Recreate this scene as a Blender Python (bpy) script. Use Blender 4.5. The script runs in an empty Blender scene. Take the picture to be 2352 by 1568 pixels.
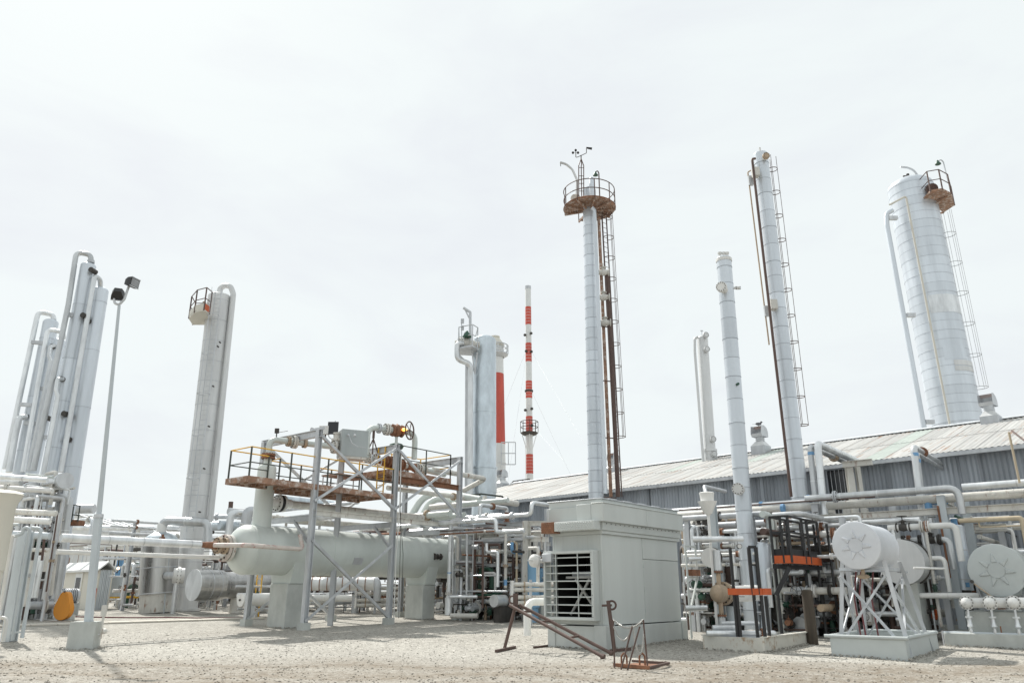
import bpy, math, random
import numpy as np
from mathutils import Vector, Matrix

random.seed(7)
scn = bpy.context.scene
R = math.radians

# ------------------------------------------------------------------ camera
FP, CX0, CY0 = 1740.0, 1176.0, 784.0          # focal length and centre, in units of a 2352 wide picture
PITCH, CAMH = R(18.2), 1.6
cam_d = bpy.data.cameras.new('camera')
cam_d.sensor_width = 36.0
cam_d.lens = 36.0 * FP / 2352.0
cam_d.clip_start, cam_d.clip_end = 0.1, 5000.0
cam = bpy.data.objects.new('camera', cam_d)
scn.collection.objects.link(cam)
cam.location = (0, 0, CAMH)
cam.rotation_euler = (R(90) + PITCH, 0, 0)
scn.camera = cam

# ------------------------------------------------------------------ sky and sun
SUN_EL, SUN_AZ = R(50), math.atan2(-0.60, 0.80)  # azimuth from +Y towards +X
wd = bpy.data.worlds.new('World'); scn.world = wd; wd.use_nodes = True
nt = wd.node_tree; nt.nodes.clear()
wo = nt.nodes.new('ShaderNodeOutputWorld')
sky = nt.nodes.new('ShaderNodeTexSky'); sky.sky_type = 'NISHITA'; sky.sun_disc = False
sky.sun_elevation = SUN_EL; sky.sun_rotation = SUN_AZ
sky.air_density = 1.0; sky.dust_density = 3.0
bg1 = nt.nodes.new('ShaderNodeBackground'); bg1.inputs[1].default_value = 0.1
nt.links.new(sky.outputs[0], bg1.inputs[0])
tc = nt.nodes.new('ShaderNodeTexCoord')
mp = nt.nodes.new('ShaderNodeMapping'); mp.inputs['Scale'].default_value = (1.0, 1.0, 3.2)
nt.links.new(tc.outputs['Generated'], mp.inputs[0])
nz = nt.nodes.new('ShaderNodeTexNoise'); nz.inputs['Scale'].default_value = 2.6
nz.inputs['Detail'].default_value = 7; nz.inputs['Roughness'].default_value = 0.55
nz.inputs['Distortion'].default_value = 0.4
nt.links.new(mp.outputs[0], nz.inputs[0])
cr = nt.nodes.new('ShaderNodeValToRGB')
cr.color_ramp.elements[0].position = 0.33; cr.color_ramp.elements[0].color = (0.785, 0.82, 0.85, 1)
cr.color_ramp.elements[1].position = 0.55; cr.color_ramp.elements[1].color = (0.835, 0.885, 0.89, 1)
nt.links.new(nz.outputs[0], cr.inputs[0])
bg2 = nt.nodes.new('ShaderNodeBackground'); bg2.inputs[1].default_value = 1.05
nt.links.new(cr.outputs[0], bg2.inputs[0])
mx = nt.nodes.new('ShaderNodeMixShader'); mx.inputs[0].default_value = 0.96   # thin bright cloud over the blue
nt.links.new(bg1.outputs[0], mx.inputs[1]); nt.links.new(bg2.outputs[0], mx.inputs[2])
nt.links.new(mx.outputs[0], wo.inputs[0])
sd = bpy.data.lights.new('sun', 'SUN'); sd.energy = 5.0; sd.angle = R(1.2); sd.color = (1, 0.965, 0.91)
so = bpy.data.objects.new('sun', sd); scn.collection.objects.link(so)
tosun = Vector((math.sin(SUN_AZ) * math.cos(SUN_EL), math.cos(SUN_AZ) * math.cos(SUN_EL), math.sin(SUN_EL)))
so.rotation_euler = tosun.to_track_quat('Z', 'Y').to_euler()
so.location = tosun * 60
vs = scn.view_settings
vs.view_transform = 'Standard'; vs.look = 'None'; vs.exposure = 0.05; vs.gamma = 1.0; vs.use_curve_mapping = False

# ------------------------------------------------------------------ measuring helpers
cS, sS = math.cos(PITCH), math.sin(PITCH)
U = Vector((0.624, 0.7815, 0)).normalized()      # plant axis going right and away
V = Vector((-0.7815, 0.624, 0)).normalized()     # plant axis going left and away
Z = Vector((0, 0, 1))
DIRS = {'u': U, 'v': V, 'z': Z}

def gz(y):
    return min(max(0.02 * (y - 21), 0.0), 1.0)
def ray(p):
    cx = (p[0] - CX0) / FP; cy = (CY0 - p[1]) / FP
    return Vector((cx, cS - cy * sS, sS + cy * cS))
def W(p, Y):
    d = ray(p); t = Y / d.y
    return Vector((d.x * t, Y, CAMH + d.z * t))
def G(p):
    d = ray(p); k = d.z / d.y
    Y = -CAMH / k if k < 0 else 1e9
    if Y > 21: Y = (CAMH + 0.42) / (0.02 - k)
    return W(p, Y)
def dep(P): return P.y * cS + (P.z - CAMH) * sS
def proj(P):
    d = dep(P); up = -P.y * sS + (P.z - CAMH) * cS
    return (CX0 + FP * P.x / d, CY0 - FP * up / d)
def rp(w, P): return 0.5 * w * dep(P) / FP
def go(P, d, kind, val):
    d = DIRS[d] if isinstance(d, str) else d
    if kind == 'd': return P + d * val
    dd = d.y * cS + d.z * sS
    if kind == 'x':
        c = (val - CX0) / FP
        s = (c * dep(P) - P.x) / (d.x - c * dd)
    else:
        c = (CY0 - val) / FP
        up0 = -P.y * sS + (P.z - CAMH) * cS; du = -d.y * sS + d.z * cS
        s = (c * dep(P) - up0) / (du - c * dd)
    return P + d * s
def run(P0, *mv):
    pts = [P0]
    for m in mv: pts.append(go(pts[-1], *m))
    return pts
def onplane(p, P0, n):
    d = ray(p); o = Vector((0, 0, CAMH))
    return o + d * ((P0 - o).dot(n) / d.dot(n))
class Crop:
    def __init__(s, x0, y0, k): s.x0, s.y0, s.k = x0 / 1.0884, y0 / 1.0884, 1 / (k * 1.0884)
    def __call__(s, x, y): return (s.x0 + x * s.k, s.y0 + y * s.k)
    def x(s, v): return s.x0 + v * s.k
    def y(s, v): return s.y0 + v * s.k
A = Crop(0, 1100, 2.583); B = Crop(540, 1020, 2.53); C = Crop(1000, 1020, 2.53); Dd = Crop(1240, 1160, 2.866)
E = Crop(1640, 1080, 2.704); Fc = Crop(2020, 1080, 2.613)
g1 = Crop(0, 600, 2.45); g2 = Crop(420, 680, 2.377); g3 = Crop(1100, 680, 2.8); g4 = Crop(1340, 340, 2.9037)
g5 = Crop(1680, 360, 3.136); g6 = Crop(1680, 820, 3.136); g7 = Crop(2160, 380, 2.1775)
H1 = Crop(0, 1150, 3.2); H2 = Crop(160, 1240, 4.9); H3 = Crop(560, 1040, 5.2265); H4 = Crop(860, 1040, 5.2263)
H5 = Crop(1100, 1180, 4.1267); H6 = Crop(1680, 1180, 3.41); H7 = Crop(1900, 1180, 3.41); H8 = Crop(2280, 1180, 3.268)

# ------------------------------------------------------------------ materials
MATS = {}
def mat(name, col, rough=0.5, metal=0.0, var=0.12, scale=1.5, rust=0.0, rustcol=(0.16, 0.07, 0.035), streak=0.3, bump=0.0, bscale=40, rnd=0.06, spec=0.5):
    m = bpy.data.materials.new(name); m.use_nodes = True
    n = m.node_tree; bs = n.nodes['Principled BSDF']; L = n.links.new
    t = n.nodes.new('ShaderNodeTexCoord'); mpn = n.nodes.new('ShaderNodeMapping')
    mpn.inputs['Scale'].default_value = (1, 1, streak)
    L(t.outputs['Object'], mpn.inputs[0])
    no = n.nodes.new('ShaderNodeTexNoise'); no.inputs['Scale'].default_value = scale
    no.inputs['Detail'].default_value = 8; no.inputs['Roughness'].default_value = 0.62
    L(mpn.outputs[0], no.inputs[0])
    r = n.nodes.new('ShaderNodeValToRGB')
    r.color_ramp.elements[0].position = 0.3; r.color_ramp.elements[1].position = 0.7
    r.color_ramp.elements[0].color = (*[c * (1 - var) for c in col], 1)
    r.color_ramp.elements[1].color = (*[min(1, c * (1 + var)) for c in col], 1)
    L(no.outputs[0], r.inputs[0]); out = r.outputs[0]
    oi = n.nodes.new('ShaderNodeObjectInfo')
    hsv = n.nodes.new('ShaderNodeHueSaturation')
    mr = n.nodes.new('ShaderNodeMapRange'); mr.inputs[3].default_value = 1 - rnd; mr.inputs[4].default_value = 1 + rnd
    L(oi.outputs['Random'], mr.inputs[0]); L(mr.outputs[0], hsv.inputs['Value']); L(out, hsv.inputs['Color']); out = hsv.outputs[0]
    if rust > 0:
        n2 = n.nodes.new('ShaderNodeTexNoise'); n2.inputs['Scale'].default_value = scale * 1.7
        n2.inputs['Detail'].default_value = 10; n2.inputs['Roughness'].default_value = 0.7
        ad = n.nodes.new('ShaderNodeVectorMath'); ad.operation = 'ADD'
        L(mpn.outputs[0], ad.inputs[0]); cx = n.nodes.new('ShaderNodeCombineXYZ'); L(oi.outputs['Random'], cx.inputs[0]); 
        ms = n.nodes.new('ShaderNodeVectorMath'); ms.operation = 'SCALE'; ms.inputs['Scale'].default_value = 37
        L(cx.outputs[0], ms.inputs[0]); L(ms.outputs[0], ad.inputs[1]); L(ad.outputs[0], n2.inputs[0])
        r2 = n.nodes.new('ShaderNodeValToRGB'); e = r2.color_ramp.elements
        p = 0.72 - rust * 0.42
        e[0].position = p; e[1].position = min(1, p + 0.12); e[0].color = (0, 0, 0, 1); e[1].color = (1, 1, 1, 1)
        L(n2.outputs[0], r2.inputs[0])
        mixn = n.nodes.new('ShaderNodeMixRGB'); mixn.inputs[2].default_value = (*rustcol, 1)
        L(r2.outputs[0], mixn.inputs[0]); L(out, mixn.inputs[1]); out = mixn.outputs[0]
        if metal > 0:
            inv = n.nodes.new('ShaderNodeMath'); inv.operation = 'MULTIPLY_ADD'; inv.inputs[1].default_value = -metal; inv.inputs[2].default_value = metal
            L(r2.outputs[0], inv.inputs[0]); L(inv.outputs[0], bs.inputs['Metallic'])
    else:
        bs.inputs['Metallic'].default_value = metal
    if rust == 0 or metal == 0: bs.inputs['Metallic'].default_value = metal
    L(out, bs.inputs['Base Color'])
    rr = n.nodes.new('ShaderNodeMapRange'); rr.inputs[3].default_value = max(0.05, rough - 0.12); rr.inputs[4].default_value = min(1, rough + 0.12)
    L(no.outputs[0], rr.inputs[0]); L(rr.outputs[0], bs.inputs['Roughness'])
    bs.inputs['Specular IOR Level'].default_value = spec
    if bump > 0:
        bn = n.nodes.new('ShaderNodeTexNoise'); bn.inputs['Scale'].default_value = bscale; bn.inputs['Detail'].default_value = 4
        L(t.outputs['Object'], bn.inputs[0])
        bu = n.nodes.new('ShaderNodeBump'); bu.inputs['Strength'].default_value = bump; bu.inputs['Distance'].default_value = 0.02
        L(bn.outputs[0], bu.inputs['Height']); L(bu.outputs[0], bs.inputs['Normal'])
    MATS[name] = m
    return m
mat('alu', (0.64, 0.66, 0.67), 0.36, 0.55, 0.2, 2.2, rust=0.09, rustcol=(0.3, 0.25, 0.2), bump=0.08, bscale=9, rnd=0.2)
mat('seam', (0.34, 0.37, 0.41), 0.6, 0.1, 0.2, 3)
mat('towerskin', (0.62, 0.665, 0.71), 0.38, 0.45, 0.13, 1.3, bump=0.06, bscale=5, streak=0.1, rnd=0.07)
mat('towerdull', (0.62, 0.63, 0.63), 0.45, 0.3, 0.16, 1.4, rust=0.06, rustcol=(0.3, 0.27, 0.22), streak=0.12)
mat('silver', (0.55, 0.61, 0.65), 0.36, 0.6, 0.24, 1.6, bump=0.05, bscale=6, streak=0.4)
mat('steelclad', (0.44, 0.44, 0.43), 0.3, 0.85, 0.3, 2.5, bump=0.1, bscale=6, streak=0.06)
mat('palegreen', (0.565, 0.61, 0.585), 0.45, 0.0, 0.11, 1.0, rust=0.13, rustcol=(0.47, 0.46, 0.40), streak=0.3, bump=0.05, bscale=3)
mat('shedstain', (0.51, 0.54, 0.525), 0.55, 0.0, 0.08, 5, rust=0.3, rustcol=(0.40, 0.405, 0.36), streak=0.03)
mat('shedgreen', (0.515, 0.545, 0.53), 0.5, 0.0, 0.07, 1.1, rust=0.04, rustcol=(0.35, 0.33, 0.26), streak=0.1, bump=0.16, bscale=1.6)
mat('shedskirt', (0.485, 0.51, 0.495), 0.6, 0.0, 0.1, 1.5, rust=0.22, rustcol=(0.43, 0.41, 0.34), streak=0.5, bump=0.16, bscale=1.6)
mat('galv', (0.52, 0.54, 0.56), 0.5, 0.35, 0.16, 3, rust=0.1, rustcol=(0.30, 0.22, 0.17), rnd=0.12)
mat('whitepaint', (0.70, 0.70, 0.68), 0.45, 0.0, 0.1, 2.5, rust=0.1, rnd=0.1)
mat('rustypaint', (0.60, 0.59, 0.55), 0.55, 0.0, 0.15, 3, rust=0.36, rustcol=(0.22, 0.1, 0.05))
mat('rust', (0.22, 0.105, 0.06), 0.8, 0.0, 0.4, 4, rust=0.3, rustcol=(0.33, 0.19, 0.11), streak=1, bump=0.2)
mat('deckrust', (0.29, 0.17, 0.115), 0.8, 0.0, 0.4, 2.2, rust=0.54, rustcol=(0.52, 0.45, 0.40), streak=1)
mat('brown', (0.105, 0.066, 0.055), 0.62, 0.0, 0.25, 4, rust=0.08, rustcol=(0.3, 0.2, 0.15))
mat('redpipe', (0.55, 0.50, 0.46), 0.55, 0.0, 0.12, 3, rust=0.4, rustcol=(0.38, 0.11, 0.10), streak=1)
mat('yellow', (0.72, 0.42, 0.04), 0.55, 0.0, 0.15, 4, rust=0.12)
mat('railgreen', (0.055, 0.065, 0.058), 0.6, 0.0, 0.2, 4)
mat('black', (0.018, 0.018, 0.02), 0.5, 0.0, 0.3, 4)
mat('darkmetal', (0.06, 0.055, 0.05), 0.6, 0.2, 0.4, 5, rust=0.2, rustcol=(0.14, 0.08, 0.05))
mat('orange', (0.55, 0.105, 0.025), 0.55, 0.0, 0.14, 3, rust=0.06)
mat('amber', (0.60, 0.235, 0.02), 0.5, 0.0, 0.08, 3, rust=0.03)
mat('concrete', (0.47, 0.49, 0.47), 0.9, 0.0, 0.14, 2.2, rust=0.06, rustcol=(0.30, 0.24, 0.15), bump=0.3, spec=0.2, streak=0.6)
mat('bluetape', (0.17, 0.36, 0.60), 0.55, 0.0, 0.2, 6)
mat('bluevessel', (0.20, 0.38, 0.56), 0.35, 0.0, 0.15, 2)
mat('red', (0.50, 0.085, 0.06), 0.65, 0.0, 0.2, 1.2, rust=0.05, rustcol=(0.5, 0.25, 0.2), streak=0.2, rnd=0.12)
mat('stackwhite', (0.66, 0.67, 0.66), 0.55, 0.0, 0.12, 1, rust=0.05, rustcol=(0.5, 0.46, 0.4), streak=0.15)
mat('cream', (0.62, 0.60, 0.53), 0.6, 0.0, 0.06, 1, bump=0.04, bscale=4)
mat('bluegray', (0.50, 0.545, 0.57), 0.5, 0.1, 0.1, 2, rust=0.05)
mat('tankwhite', (0.62, 0.645, 0.68), 0.5, 0.1, 0.06, 2, bump=0.1, bscale=3.5, streak=1)
mat('tankgrey', (0.47, 0.505, 0.50), 0.5, 0.1, 0.06, 2, bump=0.1, bscale=3.5, streak=1)
mat('wallmetal', (0.285, 0.31, 0.34), 0.55, 0.45, 0.28, 1.8, streak=0.08, rnd=0.22)
mat('skidpaint', (0.56, 0.55, 0.50), 0.6, 0.0, 0.12, 1.6, rust=0.42, rustcol=(0.30, 0.19, 0.10), streak=0.8)
mat('cabinetgrey', (0.36, 0.395, 0.40), 0.5, 0.1, 0.1, 2, rust=0.05)
mat('roofmetal', (0.42, 0.42, 0.405), 0.6, 0.15, 0.18, 1.0, rust=0.42, rustcol=(0.28, 0.175, 0.115), streak=1, rnd=0.12)
mat('roofgreen', (0.40, 0.445, 0.41), 0.6, 0.1, 0.1, 1, rnd=0.04)
mat('glassdark', (0.02, 0.022, 0.025), 0.12, 0.0, 0.2, 2, rnd=0)
mat('galvdark', (0.30, 0.31, 0.32), 0.55, 0.3, 0.2, 3, rust=0.15, rustcol=(0.25, 0.18, 0.14))
mat('padconcrete', (0.56, 0.53, 0.47), 0.9, 0.0, 0.1, 2, bump=0.2, spec=0.2, streak=1)
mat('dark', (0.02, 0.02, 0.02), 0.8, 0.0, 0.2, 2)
mat('valvegreen', (0.03, 0.09, 0.06), 0.5, 0.0, 0.2, 4)
mat('tan', (0.40, 0.31, 0.22), 0.65, 0.0, 0.2, 4, rust=0.15)
mat('peach', (0.50, 0.42, 0.30), 0.6, 0.0, 0.15, 4, rust=0.1)
mat('wood', (0.075, 0.06, 0.045), 0.85, 0.0, 0.3, 6, streak=0.1)
mat('chain', (0.5, 0.5, 0.48), 0.4, 0.6, 0.2, 9)
mat('hose', (0.16, 0.045, 0.05), 0.6, 0.0, 0.1, 3)
mat('bird', (0.13, 0.13, 0.14), 0.8, 0.0, 0.3, 20)
def emat(name, col, strength):
    m = bpy.data.materials.new(name); m.use_nodes = True
    b = m.node_tree.nodes['Principled BSDF']
    b.inputs['Base Color'].default_value = (*col, 1); b.inputs['Emission Color'].default_value = (*col, 1)
    b.inputs['Emission Strength'].default_value = strength; MATS[name] = m
emat('amberglow', (1.0, 0.45, 0.08), 3.0)
emat('bulb', (1.0, 0.7, 0.4), 4.0)

def roof_streaks(name):
    m = MATS[name]; n = m.node_tree; L = n.links.new
    ts = [x for x in n.nodes if x.type == 'TEX_COORD'][0]; mp_ = [x for x in n.nodes if x.type == 'MAPPING'][0]
    comb = n.nodes.new('ShaderNodeCombineXYZ')
    for i, (v, k) in enumerate((((-0.714, 0.70, 0), 2.6), ((0.67, 0.683, 0.287), 0.22))):
        d = n.nodes.new('ShaderNodeVectorMath'); d.operation = 'DOT_PRODUCT'; d.inputs[1].default_value = [c * k for c in v]
        L(ts.outputs['Object'], d.inputs[0]); L(d.outputs['Value'], comb.inputs[i])
    L(comb.outputs[0], mp_.inputs[0])
roof_streaks('roofmetal')
# ------------------------------------------------------------------ mesh builder
def frame(d, hint=None):
    d = d.normalized()
    h = hint if hint is not None else (Z if abs(d.z) < 0.95 else Vector((0, 1, 0)))
    x = h.cross(d)
    if x.length < 1e-6: x = Vector((1, 0, 0)).cross(d)
    x.normalize()
    return x, d.cross(x).normalized(), d
class MB:
    def __init__(s): s.v = []; s.f = []; s.sm = []
    def add(s, vs, fs, smooth=False):
        o = len(s.v); s.v += [tuple(v) for v in vs]
        for f in fs: s.f.append([i + o for i in f]); s.sm.append(smooth)
        return s
    def box(s, c, sz, ex=None, ey=None, ez=None):
        ex = ex or Vector((1, 0, 0)); ey = ey or Vector((0, 1, 0)); ez = ez or Z
        hx, hy, hz = sz[0] / 2, sz[1] / 2, sz[2] / 2
        vs = [c + ex * (i * hx) + ey * (j * hy) + ez * (k * hz) for k in (-1, 1) for j in (-1, 1) for i in (-1, 1)]
        return s.add(vs, [[0, 2, 3, 1], [4, 5, 7, 6], [0, 1, 5, 4], [2, 6, 7, 3], [0, 4, 6, 2], [1, 3, 7, 5]])
    def ubox(s, P, a, b, z):      # box spanning a (along U), b (along V), z ranges, relative to P
        c = P + U * (a[0] + a[1]) / 2 + V * (b[0] + b[1]) / 2 + Z * (z[0] + z[1]) / 2
        return s.box(c, (a[1] - a[0], b[1] - b[0], z[1] - z[0]), U, V)
    def prism(s, prof, p0, p1, hint=None):
        x, y, d = frame(p1 - p0, hint); n = len(prof)
        vs = [p0 + x * a + y * b for a, b in prof] + [p1 + x * a + y * b for a, b in prof]
        fs = [[i, (i + 1) % n, n + (i + 1) % n, n + i] for i in range(n)]
        fs += [list(range(n))[::-1], list(range(n, 2 * n))]
        return s.add(vs, fs)
    def bar(s, p0, p1, w, h=None, hint=None):
        h = h or w
        return s.prism([(-w / 2, -h / 2), (w / 2, -h / 2), (w / 2, h / 2), (-w / 2, h / 2)], p0, p1, hint)
    def ibeam(s, p0, p1, w, h, t=0.02, hint=None):
        a, b = w / 2, h / 2
        pr = [(-a, -b), (a, -b), (a, -b + t), (t / 2, -b + t), (t / 2, b - t), (a, b - t), (a, b), (-a, b), (-a, b - t), (-t / 2, b - t), (-t / 2, -b + t), (-a, -b + t)]
        return s.prism(pr, p0, p1, hint)
    def angle(s, p0, p1, w, t=0.012, hint=None):
        return s.prism([(0, 0), (w, 0), (w, t), (t, t), (t, w), (0, w)], p0, p1, hint)
    def lathe(s, p0, d, prof, n=24, caps=(True, True)):   # prof: (distance along, radius)
        x, y, d = frame(d); vs = []
        for h, r in prof:
            for i in range(n):
                a = 2 * math.pi * i / n
                vs.append(p0 + d * h + x * (r * math.cos(a)) + y * (r * math.sin(a)))
        fs = []
        for k in range(len(prof) - 1):
            for i in range(n):
                j = (i + 1) % n
                fs.append([k * n + i, k * n + j, (k + 1) * n + j, (k + 1) * n + i])
        s.add(vs, fs, True)
        if caps[0]: s.add([vs[i] for i in range(n)][::-1], [list(range(n))])
        if caps[1]: s.add([vs[(len(prof) - 1) * n + i] for i in range(n)], [list(range(n))])
        return s
    def cyl(s, p0, p1, r0, r1=None, n=16, caps=(True, True)):
        r1 = r0 if r1 is None else r1
        return s.lathe(p0, p1 - p0, [(0, r0), ((p1 - p0).length, r1)], n, caps)
    def tube(s, pts, r, n=10, bend=None, closed=False):
        pts = [Vector(p) for p in pts]
        if bend is None: bend = r * 3
        P = []
        if closed or bend <= 0 or len(pts) < 3: P = pts
        else:
            P = [pts[0]]
            for i in range(1, len(pts) - 1):
                a, b, c = pts[i - 1], pts[i], pts[i + 1]
                d0 = (a - b); d1 = (c - b); l0, l1 = d0.length, d1.length
                if l0 < 1e-5 or l1 < 1e-5: continue
                d0 /= l0; d1 /= l1
                ang = d0.angle(d1, math.pi)
                if ang > math.pi - 0.03 or ang < 0.1: P.append(b); continue
                tl = min(bend / math.tan(ang / 2), l0 * 0.49, l1 * 0.49)
                A0, A1 = b + d0 * tl, b + d1 * tl
                for k in range(6):
                    t = k / 5
                    P.append(A0 * (1 - t) ** 2 + b * (2 * t * (1 - t)) + A1 * t * t)
            P.append(pts[-1])
        m = len(P)
        tang = []
        for i in range(m):
            if closed: d = P[(i + 1) % m] - P[i - 1]
            else: d = P[min(i + 1, m - 1)] - P[max(i - 1, 0)]
            tang.append(d.normalized())
        x, y, _ = frame(tang[0]); vs = []
        for i in range(m):
            d = tang[i]
            x = (x - d * x.dot(d)); x.normalize(); y = d.cross(x)
            for k in range(n):
                a = 2 * math.pi * k / n
                vs.append(P[i] + x * (r * math.cos(a)) + y * (r * math.sin(a)))
        fs = []
        for i in range(m if closed else m - 1):
            j = (i + 1) % m
            for k in range(n):
                l = (k + 1) % n
                fs.append([i * n + k, i * n + l, j * n + l, j * n + k])
        s.add(vs, fs, True)
        if not closed:
            s.add(vs[:n][::-1], [list(range(n))]); s.add(vs[-n:], [list(range(n))])
        return s
    def ring(s, c, ax, R_, r, a0=0, a1=360, n=24, k=6, x=None):
        xx, yy, d = frame(ax)
        if x is not None: xx = (x - d * x.dot(d)).normalized(); yy = d.cross(xx)
        full = abs(a1 - a0) >= 360
        m = n if full else n + 1
        pts = [c + xx * (R_ * math.cos(R(a0 + (a1 - a0) * i / n))) + yy * (R_ * math.sin(R(a0 + (a1 - a0) * i / n))) for i in range(m)]
        return s.tube(pts, r, k, bend=0, closed=full)
    def sphere(s, c, r, n=12, sc=(1, 1, 1)):
        vs = []; fs = []; m = n // 2
        for i in range(m + 1):
            th = math.pi * i / m
            for j in range(n):
                ph = 2 * math.pi * j / n
                vs.append(c + Vector((r * sc[0] * math.sin(th) * math.cos(ph), r * sc[1] * math.sin(th) * math.sin(ph), r * sc[2] * math.cos(th))))
        for i in range(m):
            for j in range(n):
                fs.append([i * n + j, (i + 1) * n + j, (i + 1) * n + (j + 1) % n, i * n + (j + 1) % n])
        return s.add(vs, fs, True)
    def mesh(s, name, base):
        me = bpy.data.meshes.new(name)
        b = base
        me.from_pydata([(x - b[0], y - b[1], z - b[2]) for x, y, z in s.v], [], s.f)
        me.polygons.foreach_set('use_smooth', s.sm)
        me.update(); me.validate()
        try: me.set_sharp_from_angle(angle=R(40))
        except Exception: pass
        return me
BASE = {}
def obj(name, mb, m, base=(0, 0, 0), parent=None):
    me = mb if isinstance(mb, bpy.types.Mesh) else mb.mesh(name, base)
    me.materials.clear(); me.materials.append(MATS[m] if isinstance(m, str) else m)
    o = bpy.data.objects.new(name, me); scn.collection.objects.link(o)
    if parent: o.parent = parent
    else: o.location = base
    return o
def tag(o, label=None, cat=None, group=None, kind=None):
    if label: o['label'] = label
    if cat: o['category'] = cat
    if group: o['group'] = group
    if kind: o['kind'] = kind
    return o
class T:
    """A thing: an Empty at its base which parents its parts."""
    def __init__(s, name, label, cat, base, group=None):
        s.b = Vector(base); s.o = bpy.data.objects.new(name, None); scn.collection.objects.link(s.o)
        s.o.empty_display_size = 0.2; s.o.location = s.b; tag(s.o, label, cat, group, 'thing')
    def part(s, name, mb, m, label=None):
        o = obj(name, mb, m, s.b, s.o)
        if label: o['label'] = label
        return o
    def sub(s, p, name, mb, m): return obj(name, mb, m, s.b, p)
def bevel(root, w=.012):
    for o in ([root] if root.type == 'MESH' else []) + [c for c in root.children if c.type == 'MESH']:
        if len(o.data.polygons) <= 60:
            b = o.modifiers.new('bevel', 'BEVEL'); b.width = w; b.segments = 2; b.limit_method = 'ANGLE'
def one(name, label, cat, mb, m, base, group=None):
    return tag(obj(name, mb, m, base), label, cat, group, 'thing')

# ------------------------------------------------------------------ recurring parts
def flange(t, c, ax, r, m='rustypaint', thick=0.05, parent=None, bolts=True, name='flange'):
    ax = ax.normalized()
    f = MB(); f.cyl(c - ax * thick / 2, c + ax * thick / 2, r, n=20)
    o = obj(name, f, m, t.b, parent or t.o)
    if bolts and parent is None:
        b = MB(); x, y, _ = frame(ax); nb = 12
        for i in range(nb):
            a = 2 * math.pi * i / nb
            q = c + (x * math.cos(a) + y * math.sin(a)) * r * 0.84
            b.cyl(q - ax * (thick / 2 + 0.03), q + ax * (thick / 2 + 0.03), r * 0.075, n=6)
        obj('bolts', b, 'darkmetal', t.b, o)
    return o
def wheel(t, c, ax, r, m='darkmetal', parent=None, tr=None):
    w = MB(); x, y, d = frame(ax); w.ring(c, ax, r, tr or r * 0.08, n=20)
    for i in range(5):
        a = 2 * math.pi * i / 5
        w.cyl(c, c + (x * math.cos(a) + y * math.sin(a)) * r, r * 0.05, n=5)
    w.cyl(c - d * r * 0.5, c + d * r * 0.12, r * 0.1, n=6)
    return obj('handwheel', w, m, t.b, parent or t.o)
def valve(t, c, ax, r, m='darkmetal', up=Z, wh=True):
    ax = ax.normalized()
    b = MB()
    b.lathe(c - ax * r * 2.4, ax, [(0, r * 1.7), (r * .35, r * 1.7), (r * .36, r), (r * 1.2, r * 1.15), (r * 2.4, r * 1.5), (r * 3.6, r * 1.15), (r * 4.44, r), (r * 4.45, r * 1.7), (r * 4.8, r * 1.7)], 12)
    b.cyl(c, c + up * r * 2.6, r * 0.75, r * 0.6, n=10); b.cyl(c + up * r * 2.0, c + up * r * 2.3, r * 1.25, n=12)
    b.cyl(c + up * r * 2.6, c + up * r * 4.2, r * 0.2, n=6)
    o = obj('valve', b, m, t.b, t.o)
    if wh: wheel(t, c + up * r * 4.0, up, r * 1.7, 'darkmetal', o)
    return o
def railing(t, pts, h=1.07, mp='railgreen', mt='yellow', r=0.022, step=1.4, mid=True, toe=False):
    pts = [Vector(p) for p in pts]
    pos = []
    for a, b in zip(pts, pts[1:]):
        k = max(1, round((b - a).length / step))
        for i in range(k): pos.append(a + (b - a) * i / k)
    pos.append(pts[-1])
    for p in pos:
        t.part('post', MB().bar(p - Z * 0.12, p + Z * h, r * 2.2), mp)
    q = MB()
    for a, b in zip(pts, pts[1:]): q.cyl(a + Z * h, b + Z * h, r, n=8)
    t.part('top_rail', q, mt)
    if mid:
        q = MB()
        for a, b in zip(pts, pts[1:]): q.cyl(a + Z * h * 0.5, b + Z * h * 0.5, r * 0.9, n=8)
        t.part('mid_rail', q, mp)
def ladder(t, p0, p1, out, w=0.42, m='galv', cage_from=2.4, hoop=0.37, cage=True, hoop_step=1.25, bars=5, r=0.022, rung=0.3):
    ax = (p1 - p0).normalized(); out = (out - ax * out.dot(ax)).normalized(); side = ax.cross(out).normalized()
    L_ = (p1 - p0).length
    for s in (-1, 1): t.part('stringer', MB().bar(p0 + side * (s * w / 2), p1 + side * (s * w / 2), r * 1.4, r * 2.6, side), m)
    z = 0.25; me = MB().cyl(p0 - side * w / 2, p0 + side * w / 2, 0.014, n=5).mesh('rung', p0); me.materials.append(MATS[m])
    while z < L_:
        o = bpy.data.objects.new('rung', me); scn.collection.objects.link(o); o.parent = t.o; o.location = p0 + ax * z - t.b; z += rung
    if cage:
        z = cage_from
        while z < L_ + 0.01:
            t.part('hoop', MB().ring(p0 + ax * z + out * hoop * 0.75, ax, hoop, 0.02, -145, 145, 16, 5, out), m); z += hoop_step
        for i in range(bars):
            q = MB(); a = R(-100 + 200 * i / (bars - 1))
            o_ = out * (hoop * 0.75 + hoop * math.cos(a)) + side * (hoop * math.sin(a))
            q.cyl(p0 + ax * cage_from + o_, p1 + o_, 0.013, n=4)
            t.part('cage_bar', q, m)
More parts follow.
